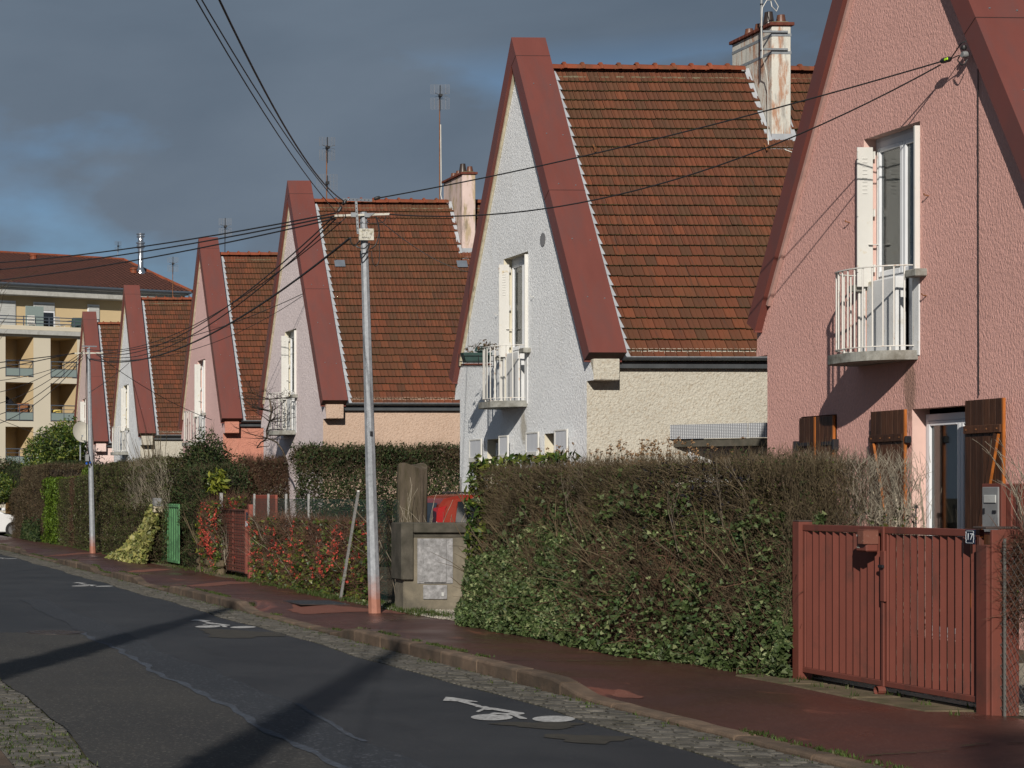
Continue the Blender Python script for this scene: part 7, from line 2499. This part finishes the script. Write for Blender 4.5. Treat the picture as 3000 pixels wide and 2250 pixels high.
twigs('stems', np.stack([rng.uniform(8.2, 8.4, n), rng.uniform(ya, ya+(yb-ya)*.5, n), rng.uniform(.2, .9, n)], 1)+inv, rng.normal(0, .6, (n, 3)), .3, .006, 'twig_brown', t)

# hedges of the left third
Y = lambda px, X=8.4: on_x(px, X).y
G = 'clipped hedges along the pavement'
hedge('olive green cotoneaster hedge bulging out right of the far utility pole', 8.35, 9.5, Y(482), Y(283)-.0, 2.47, 'leaf_cotone', 'twig_brown', 62000, 8000, .045, group=G, rough=.16, s=1, sprigs=150, tl=.25, leafm2='leaf_brown', frac2=.12)
hedge('dark green hedge segment immediately left of the far utility pole', 8.40, 9.4, Y(268), Y(214), 2.25, 'leaf_cotone', 'twig_brown', 15000, 4000, .05, group=G, s=2, leafm2='leaf_dark', frac2=.3)
hedge('russet brown hedge strip between two dark green segments', 8.42, 9.4, Y(214), Y(199), 2.22, 'leaf_brown', 'twig_red', 4000, 2500, .05, group=G, s=4)
hedge('dark green hedge segment right of the lime green conifers', 8.42, 9.4, Y(199), Y(168), 2.20, 'leaf_cotone', 'twig_brown', 8000, 2500, .05, group=G, s=5)
hedge('bright lime green conifer hedge among the brown hedges', 8.30, 9.6, Y(168), Y(136), 2.26, 'leaf_conifer', 'twig_brown', 20000, 0, .06, group=G, s=6, rough=.10)
hedge('long bronze brown hedge left of the lime green conifers', 8.30, 9.8, Y(135), Y(66), 2.72, 'leaf_brown', 'twig_brown', 30000, 16000, .05, group=G, s=7, rough=.10)
hedge('low brown hedge at the far left beside the white car', 8.15, 9.2, Y(66, 8.15), Y(22, 8.0), 1.95, 'leaf_brown', 'twig_brown', 16000, 9000, .05, group=G, s=8, rough=.12)
hedge('dark flat topped hedge behind the lime conifers, below the laurel tree', 9.9, 11.0, Y(190, 9.9), Y(20, 9.9), 2.98, 'leaf_dark', 'twig_brown', 20000, 3000, .06, s=9, faces=('x0', 'y0', 't'))
c1 = cx(225, 9.6, 1385)
hedge('lime green conifer hedge rising behind the far utility pole', 9.6, 10.4, Y(262, 9.6), Y(172, 9.6), 2.62, 'leaf_conifer', 'twig_brown', 16000, 0, .06, s=12, rough=.16)
hedge('low dark hedge in front of the small white gabled house', 9.7, 11.4, Y(480, 9.7), Y(268, 9.7), 2.66, 'leaf_dark', 'twig_brown', 24000, 2500, .06, s=10, sprigs=200, faces=('x0', 'y0', 't'))
# ground ivy under the conifers
t = thing('ground_ivy', 'dark ivy creeping at the foot of the bronze hedge', 'ivy', (8.2, Y(110), .12))
n = 3500
y = rng.uniform(Y(135), Y(85), n); z = .14+np.abs(rng.normal(0, .25, n)); P = np.stack([8.22-.12*np.exp(-z*2)+rng.normal(0, .03, n), y, z], 1)
leaves('foliage', P-np.array(t.location), .07, 'leaf_dark', t, np.tile([-1., -.4, .3], (n, 1)), bias=.4, shape='ivy', aspect=.6)
# laurel tree
c1 = cx(165, 10.6, 1310)
def tree(name, label, c, rad, n, size, mat, cat='tree', mat2=None, aspect=.35, lobes=16):
    t = blob_shrub(name, label, c, rad, n, size, mat, 300, cat=cat, mat2=mat2, frac2=.25, aspect=aspect, zmin=1.2, lobes=lobes, trunk=True, bias=.2)
    return t
tree('laurel_tree', 'round glossy laurel tree standing above the hedges in front of the apartment building', (10.6, c1.y, 3.25), (1.6, 3.3, 1.6), 22000, .16, 'leaf_laurel', mat2='leaf_dark')
c1 = cx(60, 11.4, 1350)
tree('laurel_tree', 'smaller loose shrub tree left of the round laurel, below the loggias', (11.2, c1.y+3, 2.7), (1.2, 3.2, 1.15), 8000, .13, 'leaf_dark', mat2='leaf_brown')
c1 = cx(12, 8.9, 1400)
blob_shrub('yellow_green_bush', 'bright green bush at the far left edge above the white car', (8.95, c1.y+6, 2.05), (1.0, 5.0, 1.25), 12000, .12, 'leaf_laurel', 200, zmin=.8)
# tall bare shoots
t = thing('bare_shoots', 'tall thin bare shoots fanning up above the cotoneaster hedge', 'bush', (8.9, Y(455), .12))
inv = -np.array(t.location)
segs = []
for i in range(90):
    b = Vector((8.8+random.uniform(-.15, .15), Y(470, 8.8)+random.uniform(-.1, .5), 1.0))
    d = Vector((random.gauss(-.10, .20), random.uniform(-.1, 1.0)*1.1, 1.15+random.uniform(0, .9))).normalized()*random.uniform(1.2, 2.6)
    m = b+d*.5+Vector((0, random.uniform(-.05, .05), 0)); e = b+d+Vector((0, 0, random.uniform(-.05, .1)))
    segs += [(b, m, .009, .006), (m, e, .006, .003)]
segs_mesh('branches', segs, 'twig_brown', t, inv)
n = 700
y = rng.uniform(Y(478, 8.25), Y(370, 8.25), n); P = np.stack([8.36+rng.normal(0, .06, n), y, rng.uniform(1.3, 2.4, n)], 1)
twigs('twigs', P+inv, np.stack([rng.normal(-.2, .2, n), rng.uniform(0, .9, n), np.ones(n)], 1), rng.uniform(.15, .45, n), .003, 'twig_grey', t)
# bare climber on the balcony of the lilac house
H3 = HL[3]; bx = H3.location
t = thing('bare_climber', 'gnarled leafless climber wound through the balcony railing of the lilac house', 'climber', (12.0, bx.y+.6, .2))
inv = -np.array(t.location)
tr_ = [on_x(838, 11.9, 1345), on_x(828, 11.9, 1320), on_x(812, 11.9, 1297), on_x(795, 11.9, 1288), on_x(782, 11.9, 1283), on_x(781, 11.88, 1262), on_x(790, 11.86, 1235), on_x(796, 11.86, 1205), on_x(790, 11.86, 1170)]
tr_.insert(0, Vector((11.9, tr_[0].y-.6, .2)))
segs = [(a, b, .024, .020) for a, b in zip(tr_[:-1], tr_[1:])]
tr2 = [on_x(782, 11.9, 1285), on_x(765, 11.9, 1295), on_x(752, 11.9, 1312)]
segs += [(a, b, .018, .012) for a, b in zip(tr2[:-1], tr2[1:])]
segs_mesh('trunk', segs, 'bark', t, inv, kind='stuff', sides=6)
segs = []
for p in tr_[4:] + tr2 + tr_[-3:]*6:
    segs += branch_fan([p], 4, .42, .012, .9, up=.2, kids=(2, 3), shrink=.7)
segs_mesh('branches', segs, 'twig_dark', t, inv)
# bare twigs close to the lens of the building at far left
t = thing('bare_sapling', 'thin bare sapling at the far left edge in front of the apartment roof', 'sapling', pd(-60, 1560, 40)*1.0)
t.location.z = .1
inv = -np.array(t.location)
b = Vector(t.location)
segs = [(b, Vector((b.x, b.y, 5.2)), .03, .02)]
top0 = Vector((b.x, b.y, 5.2))
segs += branch_fan([(b.x, b.y, 4.2+.25*i) for i in range(5)], 4, .8, .012, .35, kids=(2, 3))
segs_mesh('branches', segs, 'twig_brown', t, inv)

# tall cypresses on the other side of the street, outside the frame: their shadows cross the road
for i, (X, Yv, h, w) in enumerate(((-2.75, 7.8, 12.0, .30), (-2.62, .2, 11.9, .25), (-3.9, -14.4, 15.6, 1.5))):
    t = thing('cypress_tree', ('slim cypress on the left side of the street, its shadow crossing the road farthest away', 'slim cypress on the left side of the street, its shadow crossing the near road', 'broad tall cypress behind the photographer on the left side of the street')[i], 'tree', (X, Yv, .1), 0, None)
    n = int((1500 if w < 1 else 2600)*h*w)
    z = rng.uniform(.5, 1, n)**.8
    z = rng.uniform(.03, 1, n); r = w*np.sin(np.pi*np.clip(z*.92+.06, 0, 1))**.45*(1-.35*z)*rng.uniform(.55, 1.1, n); a = rng.uniform(0, 6.283, n)
    P = np.stack([r*np.cos(a), r*np.sin(a), z*h], 1)
    leaves('foliage', P, .16, 'leaf_dark', t)
    k = MB(); k.tube([(0, 0, 0), (0, 0, h*.5), (0, 0, h*.95)], [.09, .07, .02], 8); k.build('trunk', M['bark'], t)
